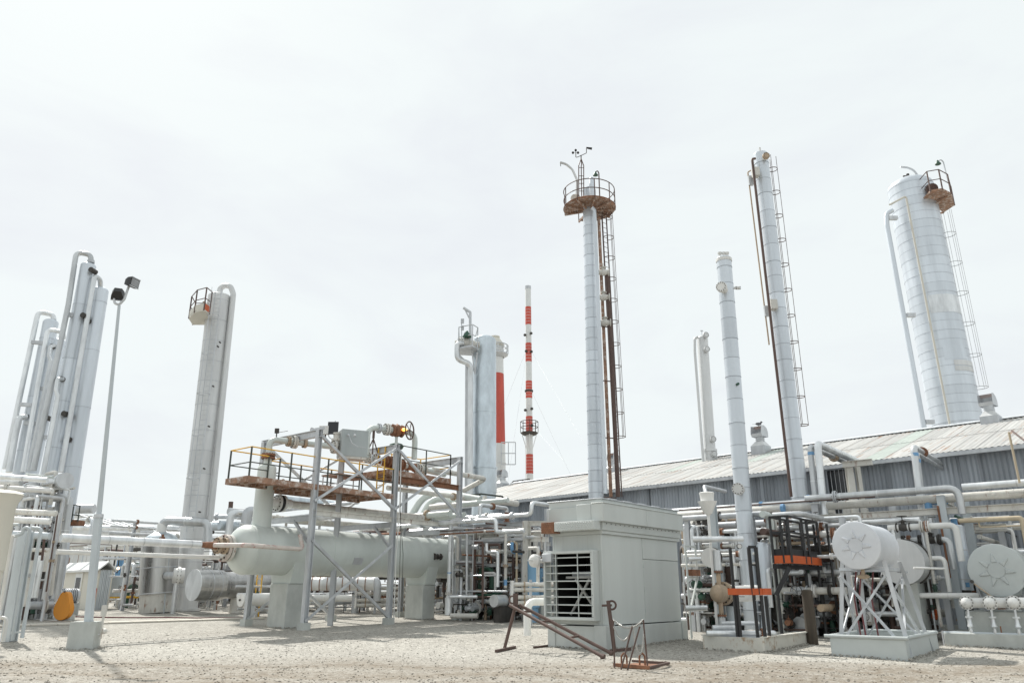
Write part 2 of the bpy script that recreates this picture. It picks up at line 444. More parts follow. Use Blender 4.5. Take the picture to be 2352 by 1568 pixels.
def elbow_pipe(name, label, pts, r, m='alu', group=None, cat='pipe', bend=None, n=12, joints=True):
    t = T(name, label, cat, Vector(pts[0]), group)
    t.part('pipe_run', MB().tube(pts, r, n, bend), m)
    if joints:
        for a, b in zip(pts, pts[1:]):
            l = (b - a).length; k = int(l / 1.6)
            d = (b - a).normalized()
            for i in range(1, k + 1):
                c = a + d * (l * i / (k + 1))
                t.part('band', MB().cyl(c - d * 0.02, c + d * 0.02, r * 1.05, n=n), m)
            rn_ = random.Random(label + str(round(l, 2)))
            if l > 1.8 and r < .21 and rn_.random() < .6:
                c = a + d * (l * rn_.uniform(.12, .85)); fm = rn_.choice(['rustypaint', 'rust', 'galv', 'tan'])
                f = t.part('flange_pair', MB().cyl(c - d * .055, c - d * .01, r * 1.75, n=16).cyl(c + d * .01, c + d * .055, r * 1.75, n=16), fm)
                bo = MB(); x, y, _ = frame(d)
                for q in range(8):
                    e = c + (x * math.cos(q * math.pi / 4) + y * math.sin(q * math.pi / 4)) * r * 1.5; bo.cyl(e - d * .08, e + d * .08, r * .12, n=5)
                t.sub(f, 'bolts', bo, 'darkmetal')
    return t
def goose(t, pts, r, m='alu', bend=None, name='vapour_pipe'):
    o = t.part(name, MB().tube(pts, r, 12, bend), m)
    return o
def tower(name, label, ptop, pbot, Y, w=None, r=None, m='towerskin', bands=None, head='dome', cat='column', group=None, bandm=None, skirt=True, n=32, taper=1.0, bandw=0.014):
    a, b = W(ptop, Y), W(pbot, Y)
    ax = (a - b).normalized()
    base = b - ax * ((b.z - gz(Y)) / ax.z)
    if r is None: r = rp(w, (a + b) / 2)
    L_ = (a - base).length
    t = T(name, label, cat, base, group)
    t.ax, t.L, t.r, t.top, t.Y = ax, L_, r, a, Y
    hh = r * 0.5 if head == 'dome' else r * 0.12
    prof = [(0, r * taper), (L_ - hh, r)]
    for i in range(1, 7):
        q = math.pi / 2 * i / 6
        prof.append((L_ - hh + hh * math.sin(q), max(0.01, r * math.cos(q)) if head == 'dome' else r * (1 - 0.1 * (i / 6) ** 2)))
    t.shell = t.part('shell', MB().lathe(base, ax, prof, n), m)
    if skirt:
        t.part('base_ring', MB().lathe(base, ax, [(0, r * 1.25), (0.12, r * 1.25), (0.13, r * 1.05), (0.5, r * 1.03)], n), m)
    if bands:
        z = 0.0; k = 0
        while z < L_ - hh - 0.02:
            z1 = min(z + bands * random.uniform(.85, 1.15), L_ - hh)
            rr = r + 0.008 + 0.004 * (k % 2)
            t.part('jacket_course', MB().lathe(base + ax * z, ax, [(0.0, rr + .001), (.012, rr + .006), (.03, rr + .006), (.034, rr), (z1 - z - .004, rr), (z1 - z, r)], n, (False, False)), m)
            t.part('seam_strap', MB().lathe(base + ax * z, ax, [(0, rr + .002), (.001, rr + .008), (.013, rr + .008), (.014, rr + .002)], n, (False, False)), 'seam')
            z = z1; k += 1
    return t
def at_h(t, z): return t.b + t.ax * ((z - t.b.z) / t.ax.z)
def on_tower(t, p):    # point of a tower's axis nearest to the pixel's height
    return go(t.b, t.ax, 'y', p[1])
def nozzle(t, p, out, r, l=0.25, m='whitepaint', fm=None, blind=True):
    c = on_tower(t, p); out = (out - t.ax * out.dot(t.ax)).normalized()
    q = c + out * (t.r + l)
    o = t.part('nozzle', MB().cyl(c + out * t.r * 0.8, q, r * 0.7, n=14), m)
    f = MB(); f.cyl(q, q + out * 0.05, r, n=20); f.cyl(q + out * 0.06, q + out * 0.12, r, n=20)
    fo = t.part('blind_flange', f, fm or m)
    b = MB(); x, y, _ = frame(out)
    for i in range(12):
        a = 2 * math.pi * i / 12
        e = q + (x * math.cos(a) + y * math.sin(a)) * r * 0.84
        b.cyl(e - out * 0.03, e + out * 0.16, r * 0.08, n=6)
    t.sub(fo, 'bolts', b, 'darkmetal')
    return q
CAMD = Vector((0, -1, 0))

# ================================================================== GROUND
def gravel_mat():
    m = bpy.data.materials.new('gravel'); m.use_nodes = True
    n = m.node_tree; bs = n.nodes['Principled BSDF']; L = n.links.new
    t = n.nodes.new('ShaderNodeTexCoord')
    vo = n.nodes.new('ShaderNodeTexVoronoi'); vo.inputs['Scale'].default_value = 38
    L(t.outputs['Object'], vo.inputs[0])
    r = n.nodes.new('ShaderNodeValToRGB'); e = r.color_ramp.elements
    e[0].position = 0.0; e[0].color = (0.235, 0.232, 0.222, 1); e[1].position = 1.0; e[1].color = (0.50, 0.492, 0.468, 1)
    q = e.new(0.45); q.color = (0.37, 0.364, 0.345, 1)
    sep = n.nodes.new('ShaderNodeSeparateColor'); L(vo.outputs['Color'], sep.inputs[0]); L(sep.outputs[0], r.inputs[0])
    # broad drifts of finer, paler stone and of brown soil
    n1 = n.nodes.new('ShaderNodeTexNoise'); n1.inputs['Scale'].default_value = 0.16; n1.inputs['Detail'].default_value = 7; n1.inputs['Roughness'].default_value = 0.6
    L(t.outputs['Object'], n1.inputs[0])
    r1 = n.nodes.new('ShaderNodeValToRGB'); r1.color_ramp.elements[0].position = 0.38; r1.color_ramp.elements[1].position = 0.68
    r1.color_ramp.elements[0].color = (0.92, 0.90, 0.87, 1); r1.color_ramp.elements[1].color = (1.12, 1.11, 1.08, 1)
    L(n1.outputs[0], r1.inputs[0])
    mu = n.nodes.new('ShaderNodeMixRGB'); mu.blend_type = 'MULTIPLY'; mu.inputs[0].default_value = 1
    L(r.outputs[0], mu.inputs[1]); L(r1.outputs[0], mu.inputs[2])
    n3 = n.nodes.new('ShaderNodeTexNoise'); n3.inputs['Scale'].default_value = 7; n3.inputs['Detail'].default_value = 10; n3.inputs['Roughness'].default_value = 0.78
    L(t.outputs['Object'], n3.inputs[0])
    r3 = n.nodes.new('ShaderNodeValToRGB'); r3.color_ramp.elements[0].position = 0.36; r3.color_ramp.elements[1].position = 0.64
    r3.color_ramp.elements[0].color = (0.58, 0.565, 0.54, 1); r3.color_ramp.elements[1].color = (1.34, 1.33, 1.30, 1)
    L(n3.outputs[0], r3.inputs[0])
    mu2 = n.nodes.new('ShaderNodeMixRGB'); mu2.blend_type = 'MULTIPLY'; mu2.inputs[0].default_value = 1
    L(mu.outputs[0], mu2.inputs[1]); L(r3.outputs[0], mu2.inputs[2]); mu = mu2
    # worn vehicle track: brown soil band across the foreground
    sx = n.nodes.new('ShaderNodeSeparateXYZ'); L(t.outputs['Object'], sx.inputs[0])
    def mth(op, a, b=None, c=None):
        k = n.nodes.new('ShaderNodeMath'); k.operation = op
        for i, vv in enumerate((a, b, c)):
            if vv is None: continue
            if isinstance(vv, (int, float)): k.inputs[i].default_value = vv
            else: L(vv, k.inputs[i])
        return k.outputs[0]
    nw = n.nodes.new('ShaderNodeTexNoise'); nw.inputs['Scale'].default_value = 0.35; nw.inputs['Detail'].default_value = 6
    L(t.outputs['Object'], nw.inputs[0])
    yy = mth('ADD', mth('MULTIPLY', sx.outputs[0], 0.05), sx.outputs[1])
    yy = mth('MULTIPLY_ADD', nw.outputs[0], 4.0, mth('ADD', yy, -2.0))
    band = n.nodes.new('ShaderNodeValToRGB'); be = band.color_ramp.elements
    be[0].position = 0.0; be[0].color = (1, 1, 1, 1); be[1].position = 1.0; be[1].color = (0, 0, 0, 1)
    for pos, vv in ((0.47, 1.0), (0.505, 0.35), (0.535, 0.95), (0.575, 0.45), (0.61, 0.9), (0.645, 0.3), (0.69, 0.0)):
        k = be.new(pos); k.color = (vv, vv, vv, 1)
    L(mth('DIVIDE', yy, 30.0), band.inputs[0])
    nf = n.nodes.new('ShaderNodeTexNoise'); nf.inputs['Scale'].default_value = 5; nf.inputs['Detail'].default_value = 8; nf.inputs['Roughness'].default_value = 0.7
    L(t.outputs['Object'], nf.inputs[0])
    fac = mth('MULTIPLY', mth('MULTIPLY', band.outputs[0], mth('MULTIPLY_ADD', nf.outputs[0], 2.4, -0.45)), 0.95)
    cl = n.nodes.new('ShaderNodeClamp'); L(fac, cl.inputs[0])
    mi = n.nodes.new('ShaderNodeMixRGB'); mi.inputs[2].default_value = (0.19, 0.155, 0.115, 1)
    L(cl.outputs[0], mi.inputs[0]); L(mu.outputs[0], mi.inputs[1])
    L(mi.outputs[0], bs.inputs['Base Color'])
    bs.inputs['Roughness'].default_value = 0.95; bs.inputs['Specular IOR Level'].default_value = 0.15
    bp = n.nodes.new('ShaderNodeBump'); bp.inputs['Strength'].default_value = 0.45; bp.inputs['Distance'].default_value = 0.02
    nb = n.nodes.new('ShaderNodeTexNoise'); nb.inputs['Scale'].default_value = 30; nb.inputs['Detail'].default_value = 5
    L(t.outputs['Object'], nb.inputs[0])
    sm = mth('ADD', vo.outputs['Distance'], mth('MULTIPLY', nb.outputs[0], 0.6))
    L(sm, bp.inputs['Height']); L(bp.outputs[0], bs.inputs['Normal'])
    MATS['gravel'] = m
gravel_mat()
rng = np.random.default_rng(3)
def gh(x, y):
    """height of the gravel: the gentle rise plus shallow ruts and humps in the foreground"""
    z = np.clip(0.02 * (y - 21), 0, 1.0)
    w = np.clip((22 - y) / 5, 0, 1)
    z = z + w * (0.035 * np.sin(x * 0.55 + y * 0.9) * np.sin(y * 1.7 + 0.1 * x) + 0.03 * np.sin(2.6 * y + 0.35 * x + 1.0) + 0.02 * np.sin(1.3 * x - 0.7 * y))
    return z
def make_ground():
    ys = np.concatenate([np.array([-60, -20, 0, 6]), np.arange(9, 24, 0.25), np.arange(24, 80, 1.5), np.array([90, 120, 200, 400, 900, 2500])])
    xs = np.concatenate([np.array([-2500, -600, -150, -60, -40]), np.arange(-28, 28.1, 0.5), np.array([40, 60, 150, 600, 2500])])
    X, Y = np.meshgrid(xs, ys); ZZ = gh(X, Y)
    v = np.stack([X, Y, ZZ], -1).reshape(-1, 3); nx = len(xs)
    f = [[j * nx + i, j * nx + i + 1, (j + 1) * nx + i + 1, (j + 1) * nx + i] for j in range(len(ys) - 1) for i in range(nx - 1)]
    me = bpy.data.meshes.new('ground'); me.from_pydata(v.tolist(), [], f)
    me.polygons.foreach_set('use_smooth', [True] * len(f)); me.update()
    o = obj('ground', me, 'gravel'); tag(o, 'pale grey-beige gravel yard with brown wheel tracks', kind='structure')
make_ground()
def make_stones():
    N = 15000
    y = 12.5 + (rng.random(N) ** 1.5) * 17; x = (rng.random(N) * 2 - 1) * (y * 0.74 + 1)
    s = 0.007 + 0.019 * rng.random(N) ** 2.5
    octv = np.array([[1, 0, 0], [0, 1, 0], [-1, 0, 0], [0, -1, 0], [0, 0, .8], [0, 0, -.6]])
    octf = np.array([[0, 1, 4], [1, 2, 4], [2, 3, 4], [3, 0, 4], [1, 0, 5], [2, 1, 5], [3, 2, 5], [0, 3, 5]])
    a = rng.random(N) * 6.28; ca, sa = np.cos(a), np.sin(a)
    V0 = octv[None] * (0.7 + 0.6 * rng.random((N, 6, 1))) * s[:, None, None]
    xr = V0[..., 0] * ca[:, None] * 1.3 - V0[..., 1] * sa[:, None]; yr = V0[..., 0] * sa[:, None] * 1.3 + V0[..., 1] * ca[:, None]
    z0 = gh(x, y)
    vs = np.stack([xr + x[:, None], yr + y[:, None], V0[..., 2] + z0[:, None] + s[:, None] * .2], -1).reshape(-1, 3)
    fs = (octf[None] + (np.arange(N) * 6)[:, None, None]).reshape(-1, 3)
    me = bpy.data.meshes.new('gravel_stones')
    me.vertices.add(len(vs)); me.vertices.foreach_set('co', vs.ravel())
    me.loops.add(fs.size); me.loops.foreach_set('vertex_index', fs.ravel())
    me.polygons.add(len(fs)); me.polygons.foreach_set('loop_start', np.arange(0, fs.size, 3)); me.polygons.foreach_set('loop_total', np.full(len(fs), 3))
    me.update(); me.validate()
    o = obj('gravel_stones', me, 'gravel'); tag(o, 'loose pale stones scattered over the gravel yard', 'gravel', kind='stuff')
make_stones()
# pale concrete strip across the gravel on the left
p0, p1 = G((-60, 1440)), G((600, 1419.5))
st = MB(); d = (p1 - p0).normalized(); nrm = Vector((-d.y, d.x, 0)).normalized()
for i in range(12):
    a, b = p0 + (p1 - p0) * (i / 12), p0 + (p1 - p0) * ((i + 1) / 12)
    a = a + d * 0.02
    st.box((a + b) / 2 + Z * 0.03, ((b - a).length, 1.3, 0.06), d, nrm)
o = obj('path', st, 'padconcrete', p0); tag(o, kind='structure')

# ================================================================== CORRUGATED BUILDING
BV = Vector((-0.714, 0.70, 0)).normalized(); BU = Vector((0.70, 0.714, 0)).normalized()
WP = Vector((8.56, 39.1, 0)); EAVE = 6.9; ROOFW = 8.3; RISE = 0.3 * ROOFW
S0, S1 = -23.0, 20.0
def wp(s, w=0.0, z=0.0): return WP + BV * s + BU * w + Z * z
bld = T('corrugated_building', 'long grey corrugated metal building with rust-streaked roof behind the piping', 'building', wp(S0, 0, gz(25)))
def corr_sheet(width, length, pitch, amp, ex, ey, en):
    mb = MB(); k = int(width / pitch * 4); vs = []
    for i in range(k + 1):
        x = width * i / k; h = amp * math.cos(2 * math.pi * x / pitch)
        vs += [ex * x + en * h, ex * x + ey * length + en * h]
    mb.add(vs, [[2 * i, 2 * i + 2, 2 * i + 3, 2 * i + 1] for i in range(k)], True)
    return mb.mesh('wall_sheet', (0, 0, 0))
def place(mesh, name, m, loc, parent, base):
    o = bpy.data.objects.new(name, mesh); scn.collection.objects.link(o); o.parent = parent; o.location = loc - base
    return o
sw = 0.86
zb = 0.15
wall_lo = corr_sheet(sw + 0.03, 4.0, 0.17, 0.022, -BV, Z, -BU); wall_lo.materials.append(MATS['wallmetal'])
wall_hi = corr_sheet(sw + 0.03, EAVE - zb - 3.9 - 0.12, 0.17, 0.022, -BV, Z, -BU); wall_hi.materials.append(MATS['wallmetal'])
slope = (BU * ROOFW + Z * RISE).normalized(); SL = math.hypot(ROOFW, RISE); rn = slope.cross(BV).normalized()
if rn.z < 0: rn = -rn
slope2 = (BU * ROOFW - Z * RISE).normalized(); rn2 = slope2.cross(BV).normalized()
if rn2.z < 0: rn2 = -rn2
OV = 0.35
r_lo = corr_sheet(sw + 0.03, SL * 0.5 + OV, 0.215, 0.017, -BV, slope, rn)
r_hi = corr_sheet(sw + 0.03, SL * 0.5 + 0.1, 0.215, 0.017, -BV, slope, rn)
r_bk = corr_sheet(sw + 0.03, SL, 0.215, 0.017, -BV, slope2, rn2)
r_gr = r_hi.copy(); r_gr2 = r_lo.copy()
for q in (r_lo, r_hi, r_bk): q.materials.append(MATS['roofmetal'])
r_gr.materials.append(MATS['roofgreen']); r_gr2.materials.append(MATS['roofgreen'])
s = S0 + sw; k = 0
greens = {5, 15, 24, 30}
while s <= S1:
    j = 0.004 * (k % 2)
    place(wall_lo, 'wall_sheet', None, wp(s, -j, zb), bld.o, bld.b)
    place(wall_hi, 'wall_sheet', None, wp(s, -0.008 - j, zb + 3.9), bld.o, bld.b)
    base_e = wp(s, 0, EAVE) - slope * OV
    place(r_gr2 if k == 15 else r_lo, 'roof_sheet', None, base_e + rn * (0.05 + j), bld.o, bld.b)
    place(r_gr if k in greens else r_hi, 'roof_sheet', None, wp(s, 0, EAVE) + slope * (SL * 0.5 - 0.1) + rn * (0.062 + j), bld.o, bld.b)
    place(r_bk, 'roof_sheet', None, wp(s, ROOFW, EAVE + RISE) + rn2 * (0.05 + j), bld.o, bld.b)
    s += sw; k += 1
bld.part('ridge_cap', MB().prism([(-.35, -.10), (0, 0.02), (.35, -.10), (.35, -.07), (0, 0.05), (-.35, -.07)], wp(S0, ROOFW, EAVE + RISE + 0.12), wp(S1, ROOFW, EAVE + RISE + 0.12), Z), 'galv')
bld.part('gutter', MB().box(wp((S0 + S1) / 2, -OV - 0.10, EAVE - 0.17), (S1 - S0, 0.16, 0.16), BV, BU), 'galv')
bld.part('back_wall', MB().box(wp((S0 + S1) / 2, 2 * ROOFW, EAVE / 2), (S1 - S0, 0.1, EAVE - 0.1), BV, BU), 'wallmetal')
for ss in (S0, S1):
    g_ = MB(); a = [wp(ss, 0.08, 0.2), wp(ss, 2 * ROOFW - .1, 0.2), wp(ss, 2 * ROOFW - .1, EAVE - .1), wp(ss, ROOFW, EAVE + RISE - .1), wp(ss, 0.08, EAVE - .1)]
    g_.add(a + [p + BV * 0.05 * (1 if ss > 0 else -1) for p in a], [[0, 1, 2, 3, 4], [9, 8, 7, 6, 5]] + [[i, (i + 1) % 5, 5 + (i + 1) % 5, 5 + i] for i in range(5)])
    bld.part('gable_wall', g_, 'wallmetal')
bld.part('foundation', MB().box(wp((S0 + S1) / 2, -0.02, 0.12), (S1 - S0, 0.3, 0.5), BV, BU), 'concrete')
# trim strips and patches on the wall, windows with bars
for s_ in (6.6, 1.9, -4.5, -10.2, -13.0):
    bld.part('trim_strip', MB().box(wp(s_, -0.05, EAVE / 2 + .1), (0.16, 0.03, EAVE - .6), BV, BU), 'wallmetal')
for (px, py, ww, hh) in ((1932, 1110, 1.1, 1.25), (1946, 1170, 1.0, 1.1)):
    c = onplane((px, py), wp(0), BU)
    w_ = bld.part('window', MB().box(c - BU * 0.04, (ww, 0.05, hh), BV, BU), 'glassdark')
    fr = MB()
    for sx in (-1, 1):
        fr.box(c - BU * 0.08 + BV * (sx * ww / 2), (0.06, 0.06, hh + .06), BV, BU); fr.box(c - BU * 0.081 + Z * (sx * hh / 2), (ww, 0.06, 0.06), BV, BU)
    bld.sub(w_, 'frame', fr, 'wallmetal')
    for i in range(5):
        bld.sub(w_, 'bar', MB().cyl(c - BU * 0.09 + BV * (ww * (i / 6 - .33)) - Z * hh / 2, c - BU * 0.09 + BV * (ww * (i / 6 - .33)) + Z * hh / 2, 0.015, n=5), 'galv')
# pipes penetrating the wall
def ventilator(label, px, pyb, w, hpx=None, off=0.0, cap=True):
    P = wp(0, ROOFW - 0.9 + off, EAVE + RISE - 0.35); P = go(P, BV, 'x', px)
    k = rp(w, P) * .82
    t = T('roof_ventilator', label, 'ventilator', P, 'ventilators along the roof')
    c = P
    t.part('curb', MB().box(c + Z * k * .45, (2 * k, 2 * k, 1.5 * k), BV, BU), 'galv')
    q = MB(); e = []
    for hz_, hw in ((1.2, 1.0), (1.85, .52)):
        for i, j in ((-1, -1), (1, -1), (1, 1), (-1, 1)): e.append(c + BV * (i * hw * k) + BU * (j * hw * k) + Z * hz_ * k)
    q.add(e, [[0, 1, 5, 4], [1, 2, 6, 5], [2, 3, 7, 6], [3, 0, 4, 7], [4, 5, 6, 7]])
    t.part('cone', q, 'towerdull')
    nk = MB().cyl(c + Z * 1.8 * k, c + Z * 2.7 * k, k * .56, n=18)
    for i in range(3): nk.ring(c + Z * (1.95 + .22 * i) * k, Z, k * .57, k * .05, n=18)
    t.part('neck', nk, 'galv')
    hd = Vector((-0.75, -0.66, 0)).normalized(); sd_ = Z.cross(hd)
    # hood: half barrel open to one side
    prof = [(-.85, 2.5), (-.85, 3.3), (-.6, 3.75), (0, 4.05), (.75, 4.0), (.95, 2.9), (.7, 2.5)]
    vs = []
    for sgn in (-1, 1):
        for a, h in prof: vs.append(c - hd * (a * k) * -1 + sd_ * (sgn * .8 * k) + Z * h * k)
    n_ = len(prof)
    t.part('hood', MB().add(vs, [[i, i + 1, n_ + i + 1, n_ + i] for i in range(0, n_ - 1) if i not in (3, 4)] + [list(range(n_)), list(range(n_, 2 * n_))[::-1]]), 'galv')
    t.part('hood_lip', MB().add([vs[2], vs[3], vs[4], vs[n_ + 4], vs[n_ + 3], vs[n_ + 2]], [[0, 1, 4, 5]]), 'rust')
    return t, c + Z * 4.05 * k
v1, vtop = ventilator('galvanised roof ventilator with rusty hood and a bird perched on top', g6.x(703), g6.y(980), 41)
ventilator('rusty-hooded galvanised ventilator on the ridge below the big banded tower', g7.x(700), g7.y(1465), 46, off=0.2)
ventilator('grey louvred ventilator at the far end of the roof beside the silver column', g3.x(436), g3.y(1500), 27, off=0.4)
ventilator('small ventilator on the ridge half hidden behind the platform tower ladder', C.x(1352), C.y(400), 30, off=0.2)
bd = MB(); bd.sphere(vtop + Z * .13, .12, 10, (1.5, .8, .8)); bd.sphere(vtop + Vector((.17, 0, .23)), .065, 8); bd.cyl(vtop + Vector((.22, 0, .23)), vtop + Vector((.29, 0, .22)), .02, .004, 5)
bd.add([vtop + Vector((-.1, -.05, .12)), vtop + Vector((-.1, .05, .12)), vtop + Vector((-.36, .04, .10)), vtop + Vector((-.36, -.04, .10))], [[0, 1, 2, 3]])
for i in (-.03, .03): bd.cyl(vtop + Vector((0, i, -.02)), vtop + Vector((0, i, .08)), .008, n=4)
one('bird', 'dark bird perched on the rusty roof ventilator', 'bird', bd, 'bird', vtop)

# ================================================================== TALL COLUMNS
# --- main tower with the round platform
mt = tower('process_column', 'slender banded white column with round railed platform and wind vane on top', g4(385, 375), C(1240, 530), 38.0, w=31.5, bands=0.62, head='dome', bandm='towerdull')
ax = mt.ax
plat = on_tower(mt, g4(0, 535))
RP = rp(185 * 2 * .3164, plat)
dk = MB(); n_ = 24; a0, a1 = -200, 110         # platform as a ring sector
for z0, z1, mm, nm in ((0, 0.06, 'deckrust', 'deck_plate'),):
    vs, fs = [], []
    for i in range(n_ + 1):
        a = R(a0 + (a1 - a0) * i / n_)
        dr = Vector((math.cos(a), math.sin(a), 0))
        for rr in (mt.r * 1.15, RP):
            for zz in (z0, z1): vs.append(plat + dr * rr + Z * zz)
    for i in range(n_):
        o_, p_ = 4 * i, 4 * i + 4
        fs += [[o_, o_ + 2, p_ + 2, p_], [o_ + 1, p_ + 1, p_ + 3, o_ + 3], [o_ + 2, o_ + 3, p_ + 3, p_ + 2], [o_, p_, p_ + 1, o_ + 1]]
    fs += [[0, 1, 3, 2], [4 * n_, 4 * n_ + 2, 4 * n_ + 3, 4 * n_ + 1]]
    mt.part('platform_deck', MB().add(vs, fs), 'deckrust')
mt.part('toe_plate', MB().ring(plat + Z * 0.07, Z, RP, 0.045, a0, a1, 30, 4, Vector((1, 0, 0))), 'rust')
for i in range(9):
    a = R(a0 + (a1 - a0) * i / 8); dr = Vector((math.cos(a), math.sin(a), 0))
    mt.part('bracket', MB().bar(plat + dr * mt.r - Z * .06, plat + dr * RP - Z * .06, 0.07, 0.12), 'deckrust')
    mt.part('post', MB().cyl(plat + dr * RP - Z * .1, plat + dr * RP + Z * 1.15, 0.028, n=6), 'brown')
for h in (1.15, .6): mt.part('rail', MB().ring(plat + Z * h, Z, RP, 0.026, a0, a1, 36, 6, Vector((1, 0, 0))), 'brown')
for i in range(7):
    rr = mt.r * 1.3 + (RP - mt.r * 1.3) * (i + .5) / 7
    mt.part('tread_rib', MB().ring(plat - Z * .02, Z, rr, 0.02, a0 + 3, a1 - 3, 30, 4, Vector((1, 0, 0))), 'deckrust')
# davit, lattice mast with cup anemometer and vane, lamp
dv = W(g4(293, 470), 38.6)
mt.part('davit', MB().tube([dv, W(g4(298, 320), 38.6), W(g4(265, 245), 38.6), W(g4(220, 205), 38.6), W(g4(175, 192), 38.6)], 0.07, 8, 0.6), 'towerdull')
mt.part('davit_hook', MB().cyl(W(g4(178, 192), 38.6), W(g4(179, 220), 38.6), 0.02, n=5), 'darkmetal')
mp_ = MB(); tri = [(310, 470), (346, 470), (332, 478)]
for (bx, by), yy in zip(tri, (37.2, 37.2, 37.5)):
    mp_.cyl(W(g4(bx, by), yy), W(g4(bx + (0 if bx != 332 else -4), 215), yy), 0.028, n=6); mp_.cyl(W(g4(bx, 215), yy), W(g4(327, 165), 37.3), 0.028, n=6)
for yq in (230, 290, 345, 400, 450):
    for (ax_, ay_), (bx_, by_) in (((310, 37.2), (346, 37.2)), ((346, 37.2), (332, 37.5)), ((332, 37.5), (310, 37.2))): mp_.cyl(W(g4(ax_, yq), ay_), W(g4(bx_, yq), by_), 0.018, n=5)
mt.part('lattice_mast', mp_, 'brown')
tp = W(g4(327, 165), 37.3)
mt.part('mast_arm', MB().tube([W(g4(289, 120), 37.3), W(g4(289, 158), 37.3), W(g4(327, 143), 37.3), W(g4(366, 124), 37.3), W(g4(366, 85), 37.3)], 0.022, 6, 0.05).cyl(tp, W(g4(327, 140), 37.3), 0.03, n=6), 'darkmetal')
cu = MB()
for q in ((268, 122), (288, 104), (305, 122)): cu.sphere(W(g4(*q), 37.3), 0.075, 8); cu.cyl(W(g4(*q), 37.3), W(g4(289, 118), 37.3), 0.01, n=4)
mt.part('anemometer_cups', cu, 'dark')
vn = [W(g4(*q), 37.3) for q in ((365, 80), (408, 84), (405, 100), (372, 92))]
mt.part('wind_vane', MB().add(vn + [p + Vector((0, .03, 0)) for p in vn], [[0, 1, 2, 3], [7, 6, 5, 4], [0, 4, 5, 1], [1, 5, 6, 2], [2, 6, 7, 3], [3, 7, 4, 0]]), 'dark')
mt.part('lamp_pole', MB().tube([W(g4(465, 515), 38), W(g4(456, 270), 38), W(g4(447, 252), 38), W(g4(432, 262), 38)], 0.035, 6, 0.12), 'brown')
lp = W(g4(431, 262), 38)
mt.part('lamp_shade', MB().lathe(lp, -Z, [(0, .04), (.06, .06), (.18, .14), (.22, .15)], 14), 'valvegreen')
mt.part('manway', MB().cyl(W(g4(295, 455), 37.5), W(g4(280, 455), 37.3), 0.25, n=18), 'rustypaint')
mt.part('vessel_head_bottle', MB().lathe(W(g4(410, 490), 37.4), Z, [(0, .14), (1.5, .14), (1.6, .1)], 12), 'towerskin')
goose(mt, [W(g4(408, 520), 37.2), W(g4(422, 535), 37.2), W(g4(425, 580), 37.2), W(C(1300, 540), 37.2)], rp(9.5, mt.b + Z * 10), 'towerskin', name='riser_pipe')
goose(mt, [W(g4(455, 590), 38.3), W(C(1334, 560), 38.3)], 0.09, 'deckrust', name='riser_pipe')
goose(mt, [W(g4(485, 985), 38.2), W(g4(518, 985), 38.2), W(C(1380, 560), 38.2)], 0.115, 'brown', name='drop_pipe')
for q in ((488, 990), (492, 1170), (500, 1355)):
    valve(mt, W(g4(*q), 38.1), Vector((1, 0, 0)), 0.13, 'rustypaint', Z, False)
lx0, lx1 = W(C(1388, 560), 38.6), W(g4(492, 560), 38.6)
ladder(mt, lx0, lx1, Vector((0.62, -0.78, 0)), 0.36, 'brown', 3.0, 0.31, True, 1.25)
for zz in range(3, 20, 3):
    q = at_h(mt, zz); mt.part('ladder_bracket', MB().bar(q, q + Vector((1.05, .35, 0)), 0.05), 'brown')

# --- tall thin column with brown riser
t3 = tower('process_column', 'tallest slim white column with dark brown riser and caged ladder', g5(693, 78), g6(1003, 1310), 33.0, w=33.5, bands=0.85, head='flat', bandm='towerdull')
goose(t3, [W(g5(650, 115), 32.6), W(g5(628, 118), 32.4), W(g5(655, 350), 32.4), W(g6(935, 1320), 32.4)], rp(6.2, t3.b + Z * 12), 'brown', 0.2, 'riser_pipe')
goose(t3, [W(g5(618, 208), 33), W(g5(594, 222), 33), W(g5(760, 1560), 33), W(g6(760, 130), 33)], 0.035, 'tan', 0.1, 'conduit')
ng = nozzle(t3, g5(0, 140), Vector((.12, -1, 0)), 0.17, .14, 'whitepaint', 'tan')
for q in ((655, 225), (793, 1262)): t3.part('pipe_clamp', MB().box(W(g5(*q), 32.6), (.3, .35, .45)), 'rustypaint')
for q in ((617, 288), (743, 1310)): t3.part('junction_box', MB().box(W(g5(*q), 32.9), (.22, .15, .5)), 'galv')
ladder(t3, W(g6(1062, 1330), 33.4), W(g5(748, 105), 33.4), Vector((1, -.25, 0)), 0.3, 'brown', 3.2, .23, True, 1.3, 3)
t3.part('top_vent', MB().cyl(t3.top, t3.top + Z * .35, .05, n=8), 'whitepaint')
# --- slim white column rising from the skid
t1 = tower('process_column', 'slim white column with bolted round covers rising behind the black ladder skid', g5(405, 893), E(655, 1300), 28.0, w=34.5, bands=0.8, head='flat', bandm='towerdull')
t1.part('top_flange', MB().cyl(t1.top - t1.ax * .18, t1.top - t1.ax * .06, t1.r * 1.12, n=28), 'whitepaint')
for dx in (-.14, .02, .15): t1.part('top_nozzle', MB().lathe(t1.top + Vector((dx, 0, -.03)), Z, [(0, .06), (.2, .06), (.21, .09), (.27, .09)], 10), 'whitepaint')
nozzle(t1, g5(0, 1163), Vector((-.62, -1, 0)), rp(24, on_tower(t1, g5(0, 1163))), .3, 'whitepaint', 'whitepaint')
nozzle(t1, g6(0, 1275), Vector((-.55, -1, 0)), rp(27, on_tower(t1, g6(0, 1275))), .3, 'whitepaint', 'whitepaint')
nozzle(t1, g5(0, 1130), Vector((1, -.1, 0)), .07, .12, 'whitepaint')
q = on_tower(t1, g6(0, 457)); t1.part('nozzle', MB().cyl(q, q + Vector((.05, -.42, 0)), .05, n=8), 'valvegreen')
